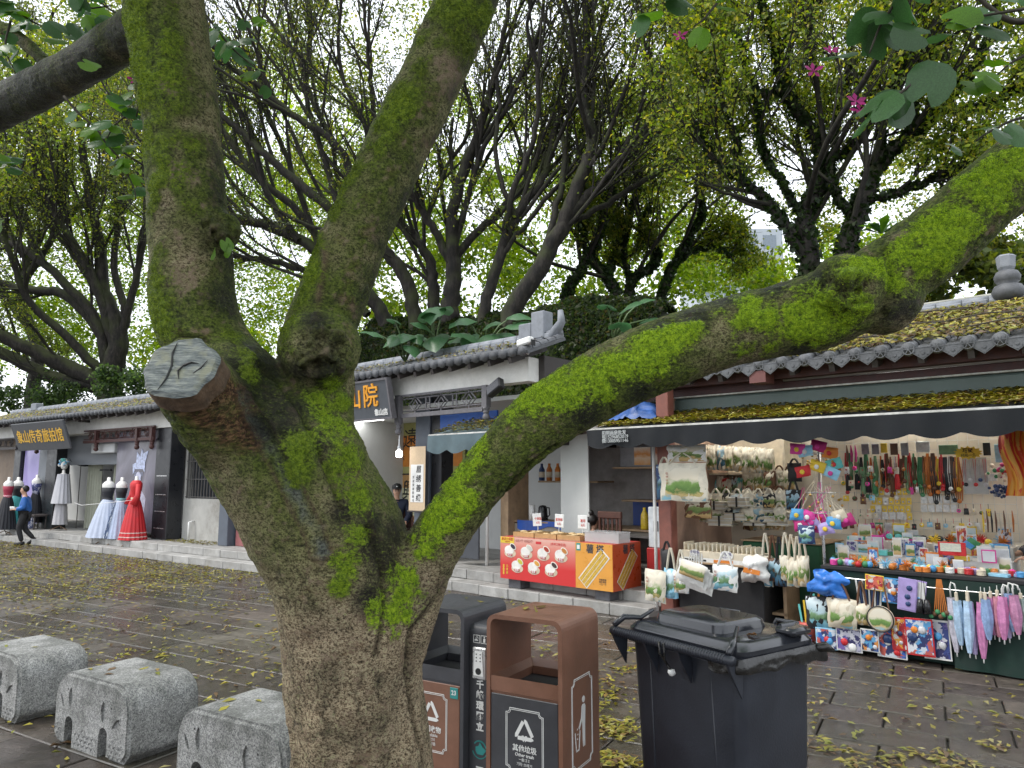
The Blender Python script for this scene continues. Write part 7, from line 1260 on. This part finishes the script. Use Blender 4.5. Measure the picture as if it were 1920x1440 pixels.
MB().box(1.225, ky0-.01, .81, 1.5, ky0-.0065, .898).build('yellow_flash', cm('yellow', .4), rp); tx = MB(); add_text(tx, '脆皮小锅盔', .046, 1.365, ky0-.011, .868, extrude=.0008, bold=.0008); add_text(tx, '小锅盔专家', .022, 1.365, ky0-.011, .83, extrude=.0008); tx.build('flash_lettering', mat((.5, .08, .02), .5), rp); MB().box(1.92, ky0-.009, .83, 2.02, ky0-.0065, .865).build('red_tag', cm('red', .4), rp)
tx = MB(); add_vtext(tx, '888', .07, 1.29, ky0-.008, .47, .05, extrude=.0008, bold=.001); add_vtext(tx, '元套餐', .045, 1.36, ky0-.008, .475, .05, extrude=.0008); tx.build('combo_price', mat((.68, .5, .05), .5), rp)
tx = MB(); add_text(tx, '薯 塔', .13, 2.96, ky0-.008, .815, extrude=.001, bold=.002); add_text(tx, '外酥里嫩\n现炸现卖\n一口一个', .03, 3.08, ky0-.008, .40, extrude=.0006); tx.build('title', mat((.04, .04, .045), .5), op); MB().box(2.65, ky0-.009, .79, 2.72, ky0-.0065, .89).build('green_card', mat((.03, .25, .22), .4), op); MB().box(2.662, ky0-.011, .81, 2.708, ky0-.0095, .865).build('plain_square', M_WHT, op)
def spiral(cx, cz, M0, par, y):
    MB().ext([(-.3, -.1), (.3, -.1), (.3, .1), (-.3, .1)], y-.001, y, 0, M0).build('tray', cm('white', .4), par)
    for r_ in range(3):
        MB().ext([(-.29, -.085+r_*.06), (.28, -.085+r_*.06), (.28, -.035+r_*.06), (-.29, -.035+r_*.06)], y-.003, y-.0015, 0, M0).build('potato_tower', mat((.62, .42, .06), .5, .3, 30), par)
        q = MB()
        for i in range(22): q.ext([(-.28+i*.026, -.085+r_*.06), (-.274+i*.026, -.085+r_*.06), (-.262+i*.026, -.035+r_*.06), (-.268+i*.026, -.035+r_*.06)], y-.005, y-.0035, 0, M0)
        tag(q.build('spiral_lines', mat((.45, .2, .03), .5), par), kind='stuff')
spiral(0, 0, Matrix.Translation((2.94, ky0-.008, .57)) @ Matrix.Rotation(R(-48), 4, 'Y') @ Matrix.Scale(.95, 4), op, 0)
Mside = Matrix.Translation((kx1+.008, .38, .56)) @ Matrix.Rotation(PI/2, 4, 'Z') @ Matrix.Rotation(R(-48), 4, 'Y') @ Matrix.Scale(.95, 4); spiral(0, 0, Mside, sp_, 0); tx = MB(); add_text(tx, '薯 塔', .13, .42, -.002, .81, 0, Matrix.Translation((kx1+.007, 0, 0)) @ Matrix.Rotation(PI/2, 4, 'Z'), extrude=.001, bold=.002); tx.build('title', mat((.04, .04, .045), .5), sp_)
for x in (kx0+.1, kx1-.34): MB().cbox(x, ky0+.06, .151, x+.24, ky0+.45, .289, .008).build('brick_foot', mat((.10, .10, .11), .8, .3, 12, .4, 40), kc)
for k in range(3): 
    t = fthing('snack_tray', ORD[k]+' wooden tray of flat cakes from the left on the snack counter', 'tray', FR, 1.62+k*.42, .3, .9, 0, 'wooden snack trays'); MB().box(-.2, -.2, 0, .2, .2, .015).build('tray_base', M_STWD, t)
    for a in ((-.2, -.2, .2, -.185), (-.2, .185, .2, .2), (-.2, -.184, -.185, .184), (.185, -.184, .2, .184)): MB().box(a[0], a[1], .0151, a[2], a[3], .075).build('tray_side', mat((.45, .27, .11), .6, .2, 12), t)
    for q in range(7): MB().ball((-.12+.04*q, rg5.uniform(-.1, .1), .055+rg5.uniform(0, .03)), .06, 10, sz=.3).build('flat_cake', cm((.58, .42, .22), .6, .2), t, 1)
for k, x in enumerate((1.72, 2.12, 2.55)):
    t = fthing('price_card', ORD[k]+' white price card on a stick from the left on the snack counter', 'price card', FR, x, .32, .97, 0, 'price cards on the snack counter'); MB().tube([(0, 0, 0), (0, 0, .1)], .006, 5).build('stick', cm('white'), t); MB().cbox(-.085, -.006, .09, .085, .006, .28, .005, 0, Matrix.Rotation(R((-5, 3, 0)[k]), 4, 'Y')).build('card', cm('white', .5), t); tx = MB(); add_text(tx, ('小锅盔', '蛋黄酥', '薯塔')[k], .045, .01, -.009, .2, extrude=.001); add_text(tx, '6元', .045, .01, -.009, .14, extrude=.001); tx.build('lettering', mat((.6, .08, .06), .6), t)
t = fthing('food_box', 'clear plastic box of dark snacks at the right of the snack counter', 'box', FR, 2.98, .3, .905)
M_CLR = mat((.75, .77, .77), .1, .03, alpha=.35)
for a in ((-.28, -.14, .28, -.136), (-.28, .136, .28, .14), (-.28, -.135, -.276, .135), (.276, -.135, .28, .135)): MB().box(a[0], a[1], 0, a[2], a[3], .13).build('box_side', M_CLR, t)
MB().cbox(-.29, -.15, .131, .29, .15, .142, .004).build('lid', M_CLR, t)
for q in range(30): MB().ball((rg5.uniform(-.23, .23), rg5.uniform(-.1, .1), .03+.03*(q % 3)), .03, 6, sz=.7).build('snack', cm((.09, .045, .03), .6), t, 1)
def kthing(px, py, yy, name, label, cat): x, z = FR.px(px, py, yy); return fthing(name, label, cat, FR, x, yy, z)
for k, (px, c_) in enumerate(((1016, 'navy'), (1030, 'amber'), (1046, 'orange'))): x, z = FR.px(px, 900, 2.1); t = fthing('sauce_bottle', ('dark labelled', 'slim amber', 'orange topped')[k]+' sauce bottle on the left kitchen shelf', 'bottle', FR, x, 2.1, 1.72, 0, 'bottles on the kitchen shelf'); MB().lathe([(.05, 0), (.055, .02), (.055, .2), (.025, .26), (.025, .31)], 12).build('bottle', cm(c_, .3), t, 1); MB().lathe([(.056, .06), (.056, .16)], 12).build('label', cm('cream'), t, 1)
t = fthing('kettle', 'black electric kettle on the kitchen side counter', 'kettle', FR, .8, 1.55, 1.05); MB().lathe([(.085, 0), (.09, .02), (.075, .22), (.05, .25), (.012, .26)], 18).build('kettle_body', cm('black', .25), t, 1); MB().tube([(.07, 0, .22), (.14, 0, .22), (.15, 0, .1), (.09, 0, .05)], .012, 6).build('handle', cm('black', .3), t, 1)
t = fthing('paper_roll', 'white paper roll beside the black kettle', 'roll', FR, .6, 1.5, 1.05); MB().lathe([(.055, 0), (.055, .26), (.02, .26)], 14).build('roll', cm('white'), t, 1)
t = fthing('blue_cloth', 'blue plastic cloth over the kitchen side counter', 'cloth', FR, .9, 1.29, .98); MB().grid(lambda u, v: (-.45+u*1.1, -.005-.02*math.sin(u*9), .08-.14*v*(1+.4*math.sin(u*7))), 20, 4).build('cloth', mat((.02, .08, .36), .4, .2), t, 1)
t = fthing('microwave', 'grey microwave with orange food pictures on the upper kitchen shelf', 'microwave', FR, 2.42, 1.95, 1.95); MB().cbox(-.3, 0, 0, .3, .4, .33, .01).build('case', cm((.2, .2, .21), .4), t); MB().box(-.02, -.006, .03, .28, -.001, .31).build('picture_panel', print_mat('food_a', [(0, (.6, .3, .1)), (.4, (.66, .5, .35)), (.6, (.62, .25, .05)), (1, (.68, .6, .5))], 3), t)
t = fthing('food_picture', 'square food picture beside the microwave', 'picture', FR, 2.98, 1.92, 1.97); MB().box(-.19, 0, 0, .19, .02, .34).build('panel', print_mat('food_b', [(0, (.16, .2, .1)), (.35, (.6, .55, .48)), (.6, (.4, .12, .05)), (1, (.15, .12, .1))], 4), t)
t = fthing('frying_pan', 'black frying pan hanging on the kitchen back wall', 'pan', FR, 2.95, 2.45, 1.4); MB().lathe([(.0001, 0), (.15, 0), (.18, .05)], 22, M=Matrix.Rotation(PI/2, 4, 'X')).build('pan_dish', cm('black', .3), t, 40); MB().tube([(0, -.02, .17), (.02, -.02, .4)], .014, 6).build('handle', cm('black', .4), t)
t = fthing('oil_bottle', 'yellow cooking oil bottle on the kitchen table', 'bottle', FR, 2.72, 1.7, .98); MB().lathe([(.06, 0), (.065, .03), (.06, .22), (.025, .3), (.025, .34)], 12).build('bottle', cm('yellow', .25), t, 1)
t = fthing('flower_bouquet', 'wrapped pink bouquet on the kitchen wall', 'bouquet', FR, 3.2, 2.3, 1.2); MB().lathe([(.02, -.1), (.14, .16), (.15, .2)], 10).build('wrapping', mat((.35, .15, .2), .5, .3), t)
for q in range(10): MB().ball((rg5.uniform(-.1, .1), rg5.uniform(-.08, .08), .2+rg5.uniform(0, .05)), .035, 6).build('bloom', cm((.4, .14, .2)), t, 1)
t = fthing('blue_display_board', 'plain blue board behind the kitchen table', 'board', FR, 2.5, 2.5, .98); MB().box(-.5, 0, 0, .55, .04, .42).build('board', mat((.015, .05, .24), .5, .15), t)
t = fthing('kitchen_chair', 'brown wooden chair with slatted back in the kitchen', 'chair', FR, 2.45, 1.35, .3); WC = mat((.085, .032, .02), .45, .25, 12)
MB().cbox(-.22, -.22, .42, .22, .22, .46, .01).build('seat', WC, t)
for x, y in ((-.2, -.2), (.18, -.2), (-.2, .18), (.18, .18)): MB().box(x, y, 0, x+.03, y+.03, .419).build('leg', WC, t)
for x in (-.2, .17): MB().box(x, -.22, .461, x+.035, -.185, .95).build('back_post', WC, t)
for k in range(4): MB().box(-.13+k*.08, -.21, .5, -.1+k*.08, -.195, .86).build('back_slat', WC, t)
MB().cbox(-.22, -.225, .86, .22, -.18, .97, .015).build('top_rail', WC, t)
t = fthing('light_box', 'white cabinet box with black vents above the red crate', 'box', FR, 3.52, .75, .83); MB().cbox(-.13, -.05, 0, .13, .1, .55, .01).build('case', cm((.6, .64, .66), .4), t)
for k in range(3): MB().box(-.045+k*.03, -.054, .22, -.03+k*.03, -.051, .36).build('vent', M_BLK, t)
t = fthing('red_crate', 'red crate standing under the white cabinet box', 'crate', FR, 3.52, .75, .3); MB().cbox(-.15, -.08, 0, .15, .15, .525, .01).build('crate', mat((.36, .02, .02), .5, .15), t)
t = fthing('black_rack', 'black steel kitchen table with lower shelf', 'table', FR, 3.05, 1.0, .3)
for x in (-.35, .3): MB().box(x, 0, 0, x+.04, .5, .62).build('leg_frame', M_IRON, t)
for z in (.2, .62): MB().box(-.4, -.02, z, .36, .52, z+.03).build('shelf', M_IRON, t)
t = fthing('menu_board', 'dark menu board with food pictures behind the mossy limb', 'menu board', FR, -.2, .75, .4); MB().cbox(-.25, 0, 0, .25, .04, 1.35, .01).build('board', mat((.05, .055, .065), .5), t); MB().box(-.23, -.004, .8, .23, -.001, 1.32).build('food_picture', print_mat('food_c', [(0, (.5, .3, .08)), (.5, (.66, .62, .55)), (.7, (.6, .36, .06)), (1, (.68, .66, .6))], 4), t); tx = MB(); add_text(tx, '螺蛳粉', .12, 0, -.003, .68, extrude=.001); add_text(tx, '桂林米粉  卤菜粉', .05, 0, -.003, .55, extrude=.001); add_text(tx, '汤粉  炒粉  干捞粉', .045, 0, -.003, .46, extrude=.001); tx.build('lettering', M_WHT, t)
# ================================================================ people
def skin(name, J, E, m, parent, sub=2, root=None):
    """J = {joint: (x, y, z, radius)}, E = pairs of joints"""
    K = list(J); me = bpy.data.meshes.new(name); me.from_pydata([J[k][:3] for k in K], [(K.index(a), K.index(b)) for a, b in E], []); o = put(name, me)
    sk = o.modifiers.new('skin', 'SKIN'); sk.use_smooth_shade = True; L_ = me.skin_vertices[0].data
    for i, k in enumerate(K):
        r = J[k][3]; L_[i].radius = r if hasattr(r, '__len__') else (r, r); L_[i].use_root = (k == (root or K[0]))
    o.modifiers.new('sub', 'SUBSURF').levels = sub; dg = bpy.context.evaluated_depsgraph_get(); out = bpy.data.meshes.new_from_object(o.evaluated_get(dg)); bpy.data.objects.remove(o); out.materials.clear(); out.materials.append(m); out.polygons.foreach_set('use_smooth', [True]*len(out.polygons))
    return put(name, out, parent)
M_SKIN = mat((.48, .28, .19), .55, .08, 20); M_HAIR = mat((.012, .010, .009), .45, .3, 30)
def hand(J, E, wrist, pos, d, side):
    """palm and five curled fingers leaving the wrist along d"""
    d = Vector(d).normalized(); s = d.cross(Vector((0, 0, 1))); s = s.normalized() if s.length > .1 else Vector((0, 1, 0)); dn = s.cross(d); p = Vector(pos); k = wrist+'_palm'; J[k] = (*(p+d*.055), .026); E.append((wrist, k))
    for i, (o, l) in enumerate(((-.026, .06), (-.009, .07), (.009, .066), (.026, .052))):
        a = p+d*.085+s*o; b = a+d*l*.5-dn*.008; c = b+d*l*.35-dn*.028; n = wrist+'_f%d' % i
        J[n+'a'] = (*a, .0095); J[n+'b'] = (*b, .009); J[n+'c'] = (*c, .0075); E += [(k, n+'a'), (n+'a', n+'b'), (n+'b', n+'c')]
    a = p+d*.04+s*side*.034; b = a+d*.032+s*side*.012-dn*.012; n = wrist+'_t'; J[n+'a'] = (*a, .011); J[n+'b'] = (*b, .009); E += [(wrist, n+'a'), (n+'a', n+'b')]
def person(label, loc, rz, JP, head, hz, jacket, trousers, hair, shoes=M_BLK, hands=True, cap=None, glasses=False, extra=None, collar=None):
    t = thing('person', label, 'person', loc, rz); J = dict(JP['body']); E = list(JP['edges'])
    hx, hy = head; J['neck'] = (*J['neck'][:3], .052); J['jaw'] = (hx+.012, hy, hz-.07, (.056, .062)); J['mid'] = (hx+.004, hy, hz, (.078, .088)); J['crown'] = (hx-.008, hy, hz+.075, (.072, .076)); J['nose'] = (hx+.094, hy, hz-.012, .011); J['earl'] = (hx-.005, hy+.082, hz-.008, .013); J['earr'] = (hx-.005, hy-.082, hz-.008, .013)
    E += [('neck', 'jaw'), ('jaw', 'mid'), ('mid', 'crown'), ('mid', 'nose'), ('mid', 'earl'), ('mid', 'earr')]
    if hands: hand(J, E, 'wrl', J['wrl'][:3], JP['hdl'], -1); hand(J, E, 'wrr', J['wrr'][:3], JP['hdr'], 1)
    body = skin('body', J, E, M_SKIN, t, 2, 'pelvis')
    for s in (-1, 1): MB().ball((hx+.078, hy+s*.03, hz+.006), .0095, 8).build('eye', M_BLK, t, 1); MB().tube([(hx+.082, hy+s*.014, hz+.028), (hx+.08, hy+s*.03, hz+.033), (hx+.07, hy+s*.045, hz+.027)], .004, 5).build('eyebrow', M_HAIR, t)
    MB().tube([(hx+.074, hy-.024, hz-.048), (hx+.082, hy, hz-.05), (hx+.074, hy+.024, hz-.048)], .005, 6).build('mouth', mat((.3, .1, .08), .5), t, 1)
    if hair: 
        hm = MB(); hm.ball((hx-.018, hy, hz+.028), .098, 18, sz=.98, sy=.95); hm.v = [(x if not (x > hx+.03 and z < hz+.05) else hx+.03, y, max(z, hz-.06+(.10 if x > hx+.02 else 0))) for x, y, z in hm.v]; hm.build('hair', M_HAIR, t, 1)
    def part(nm, ks, m, grow, R_=None):
        Jx = {k: (*JP['body'][k][:3], (JP['body'][k][3] if not hasattr(JP['body'][k][3], '__len__') else JP['body'][k][3][0])+grow) if not hasattr(JP['body'][k][3], '__len__') else (*JP['body'][k][:3], tuple(q+grow for q in JP['body'][k][3])) for k in ks}
        if R_: 
            for k, r in R_.items(): Jx[k] = (*Jx[k][:3], r)
        return skin(nm, Jx, [e for e in JP['edges'] if e[0] in Jx and e[1] in Jx], m, t, 2, ks[0])
    part('jacket', ['pelvis', 'waist', 'chest', 'shl', 'ell', 'wrl', 'shr', 'elr', 'wrr'], jacket, .026, {'pelvis': (.15, .185), 'waist': (.135, .17)}); part('trousers', ['pelvis', 'hpl', 'knl', 'anl', 'hpr', 'knr', 'anr'], trousers, .014)
    for s in 'lr':
        a = Vector(JP['body']['an'+s][:3]); fd = Vector(JP['ft'+s]); MB().tube([tuple(a+Vector((0, 0, -.03))-fd*.06), tuple(a+fd*.03+Vector((0, 0, -.045))), tuple(a+fd*.17+Vector((0, 0, -.055)))], [.045, .05, .035], 10).build('shoe', shoes, t, 1)
    if cap:
        cb = MB(); cb.lathe([(.1, 0), (.102, .03), (.09, .075), (.055, .105), (.001, .115)], 18, (hx-.012, hy, hz+.045)); cb.build('cap', cap, t, 1); bm_ = MB(); bm_.grid(lambda u, v: (hx+.07+.085*v*math.sin(PI*(.12+.76*u)), hy-.088+.176*u, hz+.05-.018*v+.012*math.sin(PI*u)), 10, 3); bm_.build('cap_brim', cap, t, 1); bd = MB(); bd.ball((hx+.083, hy, hz+.085), .02, 8, sx=.3); bd.build('cap_badge', M_WHT, t, 1)
    if glasses:
        for s in (-1, 1): MB().tube([(hx+.09, hy+s*.031+.021*math.cos(2*PI*i/14), hz+.006+.017*math.sin(2*PI*i/14)) for i in range(15)], .0022, 4).build('spectacle_rim', M_IRON, t)
    if collar: MB().tube([(JP['body']['neck'][0]+.07*math.cos(2*PI*i/12), JP['body']['neck'][1]+.075*math.sin(2*PI*i/12), JP['body']['neck'][2]-.03) for i in range(13)], .018, 6).build('collar', collar, t, 1)
    return t
EDG = [('pelvis', 'waist'), ('waist', 'chest'), ('chest', 'neck'), ('chest', 'shl'), ('shl', 'ell'), ('ell', 'wrl'), ('chest', 'shr'), ('shr', 'elr'), ('elr', 'wrr'), ('pelvis', 'hpl'), ('hpl', 'knl'), ('knl', 'anl'), ('pelvis', 'hpr'), ('hpr', 'knr'), ('knr', 'anr')]
def pose(p, wa, ch, ne, sl, el, wl, sr, er, wr, hl, kl, al, hr, kr, ar, hdl, hdr, ftl, ftr, f=1.0):
    T = (.115*f, .135*f)
    return dict(body=dict(pelvis=(*p, (.105*f, .15*f)), waist=(*wa, (.1*f, .13*f)), chest=(*ch, (.105*f, .15*f)), neck=(*ne, .055), shl=(*sl, .062*f), ell=(*el, .046*f), wrl=(*wl, .03), shr=(*sr, .062*f), elr=(*er, .046*f), wrr=(*wr, .03), hpl=(*hl, .088*f), knl=(*kl, .06*f), anl=(*al, .04), hpr=(*hr, .088*f), knr=(*kr, .06*f), anr=(*ar, .04)), edges=EDG, hdl=hdl, hdr=hdr, ftl=ftl, ftr=ftr)
wf = gp(42, 1022)
pw_ = pose((0, 0, .82), (.01, 0, .96), (.02, 0, 1.14), (.03, 0, 1.29), (.02, .17, 1.2), (-.02, .22, .98), (.17, .17, .93), (.02, -.17, 1.2), (.0, -.23, .98), (.18, -.12, .96), (0, .08, .78), (.10, .09, .45), (.0, .09, .09), (0, -.08, .78), (.02, -.09, .43), (-.22, -.09, .16), (.9, -.3, .1), (.9, .4, .1), (1, 0, 0), (.8, 0, -.5))
M_JBLUE = mat((.02, .12, .40), .55, .25, 14, .35, 25)
pn_ = person('woman in blue jacket and black trousers walking past the studio steps', (wf.x, wf.y, 0), R(200), pw_, (.06, 0), 1.44, M_JBLUE, mat((.012, .012, .014), .7), True, collar=M_JBLUE)
tissue = MB(); puff(tissue, .14, .08, .04, 5, 0, .1, 3); o = tissue.build('paper_packet', cm('white'), None, 1, Matrix.Translation((wf.x, wf.y, 0)) @ (Matrix.Rotation(R(200), 4, 'Z') @ Vector((.29, .03, .93)))); tag(o, 'white paper packet in the hands of the walking woman', 'packet')
# seated man in the bookshop
mx0, mz0 = FR.px(744, 930, 1.5); ml = FR.W(mx0, 1.5, .3)
ps_ = pose((0, 0, .5), (-.02, 0, .66), (.0, 0, .86), (.01, 0, 1.04), (0, .19, .96), (.03, .27, .7), (.2, .17, .56), (0, -.19, .96), (.03, -.27, .7), (.2, -.17, .56), (.03, .09, .47), (.42, .12, .48), (.42, .12, .09), (.03, -.09, .47), (.42, -.12, .48), (.42, -.12, .09), (.9, -.2, -.3), (.9, .2, -.3), (1, 0, 0), (1, 0, 0), 1.08)
fdir = math.atan2(-ml.y, -ml.x)
person('seated man in navy jacket and black cap inside the bookshop', ml, fdir, ps_, (.03, 0), 1.2, mat((.012, .018, .04), .7, .2, 14, .2, 30), mat((.02, .02, .025), .7), True, cap=mat((.012, .012, .013), .6), glasses=True, collar=mat((.012, .018, .04), .7))
ch_ = thing('wooden_armchair', 'brown wooden armchair under the seated man', 'chair', ml, fdir); MB().cbox(-.28, -.3, .38, .26, .3, .42, .01).build('seat', WC, ch_); MB().cbox(-.3, -.34, .421, -.26, .34, .98, .01).build('back_panel', WC, ch_)
for y in (-.34, .30): 
    MB().box(-.255, y, .62, .28, y+.05, .66).build('armrest', WC, ch_)
    for x in (-.28, .22): MB().box(x, y, 0, x+.04, y+.04, .379).build('leg', WC, ch_); MB().box(.22, y+.005, .421, .26, y+.045, .619).build('arm_post', WC, ch_) if x > 0 else None
# vendor at the right edge and the woman crouched in the kitchen
vl = FR.W(7.86, .82, 0); st = pose((0, 0, .9), (.0, 0, 1.05), (.02, 0, 1.27), (.03, 0, 1.44), (0, .2, 1.36), (.05, .27, 1.1), (.22, .2, 1.02), (0, -.2, 1.36), (.05, -.27, 1.1), (.22, -.2, 1.02), (0, .09, .86), (.02, .1, .48), (0, .1, .09), (0, -.09, .86), (.02, -.1, .48), (0, -.1, .09), (.9, -.2, -.1), (.9, .2, -.1), (1, 0, 0), (1, 0, 0), 1.15)
person('stall keeper in dark padded jacket at the right edge of the picture', vl, FR.rz+R(200), st, (.05, 0), 1.58, mat((.03, .03, .035), .5, .3, 14, .5, 18), mat((.02, .02, .025), .7), True, collar=mat((.03, .03, .035), .5))
cx_, cz_ = FR.px(1093, 985, .95); cl_ = FR.W(cx_, .95, .3-.02)
sq = pose((0, 0, .34), (.05, 0, .44), (.12, 0, .58), (.17, 0, .70), (.12, .17, .62), (.3, .2, .44), (.45, .12, .42), (.12, -.17, .62), (.3, -.2, .44), (.45, -.12, .42), (.03, .09, .34), (.35, .13, .42), (.2, .13, .09), (.03, -.09, .34), (.35, -.13, .42), (.2, -.13, .09), (.9, -.1, 0), (.9, .1, 0), (1, 0, 0), (1, 0, 0), .95)
pc_ = person('person in black with tied up hair crouching behind the snack counter', cl_, FR.rz+R(75), sq, (.2, 0), .82, mat((.012, .012, .013), .7, .2), mat((.012, .012, .014), .7), True)
MB().ball((.16, 0, .955), .05, 12).build('hair_bun', M_HAIR, pc_, 1)
# ================================================================ dress forms at the studio
M_FORM = mat((.66, .65, .62), .45, .06, 8)
def dress_form(label, px, py, zb, H, skirt, bodice, wd=.34, sleeve=None, sash=None, trim=None, pleats=18, head=False, base=True, over=None, panel=None):
    x, y = FL.pz(px, py, zb); t = fthing('dress_form', label, 'mannequin', FL, x, y, zb, R(rg5.uniform(-15, 15)), 'dress forms outside the photo studio'); wz = H*.66
    m = MB(); m.lathe([(.10, wz-.05), (.105, wz+.05), (.13, wz+.18), (.15, wz+.3), (.155, wz+.38), (.10, wz+.44), (.05, wz+.47), (.045, wz+.55), (.001, wz+.56)], 18, sx=1.15, sy=.8); m.build('torso', M_FORM, t, 1)
    if head: MB().ball((0, 0, wz+.68), .095, 16, sz=1.25, sy=.95).build('head', M_FORM, t, 1)
    z0 = .16
    def sf(u, v):
        a = 2*PI*u; r = .105+(wd-.105)*(1-v)**.75; r *= 1+(.05*math.sin(a*pleats)+.03*math.sin(a*pleats*.37+2))*(1-v)**.6; return (r*1.12*math.cos(a), r*.9*math.sin(a), z0+(wz+.02-z0)*v)
    s_ = MB().grid(sf, pleats*5, 10).build('skirt', skirt, t, 1)
    if panel: MB().grid(lambda u, v: tuple(Vector(sf(.68+.12*u, v))*1.0+Vector((0, -.012, 0))), 12, 8).build('front_panel', panel, t, 1)
    if trim:
        for zz in (.06, .16): MB().grid(lambda u, v: tuple(Vector((*[c*1.02 for c in sf(u, zz+.022*v)[:2]], sf(u, zz+.022*v)[2]))), pleats*4, 1).build('hem_trim', trim, t, 1)
    MB().lathe([(.112, wz-.02), (.115, wz+.06), (.14, wz+.18), (.162, wz+.3)]+([(.163, wz+.38), (.11, wz+.445), (.07, wz+.46)] if sleeve else []), 18, sx=1.15, sy=.82).build('bodice', bodice, t, 1)
    if sash: MB().lathe([(.118, wz-.03), (.122, wz+.05)], 18, sx=1.15, sy=.84).build('sash', sash, t, 1)
    if sleeve:
        for s in (-1, 1): MB().tube([(s*.17, 0, wz+.36), (s*.25, -.02, wz+.1), (s*.22, -.1, wz-.12)], [.06, .06, .085], 10).build('sleeve', sleeve, t, 1)
    if over: MB().grid(lambda u, v: ((.17+.12*(1-v))*1.2*math.cos(2*PI*u)*(1+.05*math.sin(u*2*PI*14)), (.17+.12*(1-v))*.85*math.sin(2*PI*u), wz-.38+.82*v-.0), 70, 8).build('cape', over, t, 1)
    if base:
        MB().tube([(0, 0, .1), (0, 0, wz)], .012, 6).build('pole', M_IRON, t)
        for k in range(3): a = 2*PI*k/3-PI/2; MB().tube([(0, 0, .12), (.24*math.cos(a), .24*math.sin(a), .012)], .011, 6).build('stand_leg', mat((.25, .17, .11), .5), t)
    return t
M_TUL = mat((.42, .47, .58), .8, .1, 6); M_LBL = mat((.36, .42, .55), .8, .12, 6); M_BVEL = mat((.012, .013, .018), .7, .2); M_REDS = mat((.48, .015, .02), .6, .15, 8); M_ROBE = mat((.45, .44, .46), .85, .1, 5); M_FLOR = cell_mat('brocade', [(.45, .33, .2), (.5, .12, .1), (.55, .5, .4), (.3, .18, .12)], 9, .6)
dress_form('dress form in black bodice and pale grey blue tulle skirt', 196, 1019, .15, 1.62, M_TUL, M_BVEL, .42, sash=M_BVEL); dress_form('dress form in black top and light blue skirt with dark star panel', 221, 1021, .15, 1.62, M_LBL, M_BVEL, .33, sash=mat((.2, .4, .42), .7), panel=cell_mat('stars', [(.02, .04, .1), (.02, .05, .12), (.02, .04, .1), (.5, .55, .6)], 12, .6))
dress_form('dress form in red robe with gold collar beside the black column', 248, 1024, .15, 1.66, M_REDS, M_REDS, .33, sleeve=M_REDS, sash=M_FLOR, trim=mat((.6, .42, .38), .7))
rb = dress_form('white robed mannequin with flower headdress in the studio doorway', 111, 994, .3, 1.7, M_ROBE, M_ROBE, .2, head=True, over=mat((.47, .47, .5), .85, .08, 5), pleats=10)
for k in range(40): a = rg5.uniform(-.2, PI+.2); MB().ball((.19*math.cos(a), -.02+rg5.uniform(-.05, .05), 1.8+.17*math.sin(a)), .045, 6).build('flower', cm(rg5.choice(('white', 'sky', 'blue', 'grey', 'teal')), .6), rb, 1)
dress_form('dress form in crimson bodice and black skirt at the left edge', 8, 1003, .15, 1.62, M_BVEL, mat((.3, .02, .05), .7, .3, 20), .3, sash=cell_mat('pinkband', [(.4, .03, .08), (.55, .4, .42), (.35, .02, .06)], 8, .7)); dress_form('dress form in turquoise dress half hidden by the walking woman', 26, 1001, .15, 1.62, mat((.05, .35, .36), .7), M_BVEL, .24); dress_form('dress form in dark blue patterned costume beside the lilac poster', 62, 990, .3, 1.5, M_BVEL, cell_mat('navyband', [(.03, .04, .12), (.4, .4, .5), (.05, .06, .18)], 8, .7), .22)
x, y = FL.pz(115, 992, .3); ht = fthing('black_hat', 'big black feathered hat on a stand in the studio doorway', 'hat', FL, x+.1, y+.35, 2.25); MB().lathe([(.30, 0), (.31, .01), (.12, .03), (.11, .14), (.001, .16)], 20, M=Matrix.Rotation(R(35), 4, 'Y')).build('hat', M_BVEL, ht, 1); MB().tube([(-.05, 0, .05), (-.2, -.1, .0), (-.36, -.1, -.12)], [.03, .05, .02], 8).build('feather', M_BVEL, ht, 1)
MB().tube([(0, 0, -1.94), (0, 0, 0)], .012, 6).build('stand', M_IRON, ht)
x, y = FL.pz(66, 992, .3); ss_ = fthing('striped_stool', 'low stool with dark blue and white patterned bag beside the column', 'stool', FL, x, y, .3); MB().cbox(-.25, -.18, .36, .3, .18, .42, .01).build('seat', M_DWOOD, ss_)
for a, b2 in ((-.23, -.16), (.25, -.16), (-.23, .13), (.25, .13)): MB().box(a, b2, 0, a+.03, b2+.03, .359).build('leg', M_DWOOD, ss_)
MB().cbox(-.2, -.19, .03, .15, -.1, .34, .02).build('patterned_bag', cell_mat('stripebag', [(.03, .04, .1), (.5, .5, .52), (.04, .05, .12)], 6, .7), ss_)
x, y = FL.pz(137, 990, .3); ach = fthing('desk_chair', 'dark armchair inside the studio doorway', 'chair', FL, x-.2, y+1.0, .3); MB().cbox(-.28, -.25, .38, .28, .25, .45, .02).build('seat', M_DK, ach); MB().cbox(-.28, .2, .451, .28, .27, .95, .03).build('backrest', M_DK, ach)
for s in (-.3, .27): MB().tube([(s, -.24, .0), (s, -.24, .62), (s, .24, .64), (s, .26, .0)], .018, 6).build('arm_frame', M_IRON, ach, 1)
rp_ = fthing('rope_barrier', 'thin white rope tied across the dress forms', 'rope', FL, -8.1, .1, 1.12); MB().tube([(.3, 0, .02), (.9, -.1, -.03), (2.3, .1, .08), (2.6, .3, .12)], .006, 5).build('rope', M_WHT, rp_, 1)
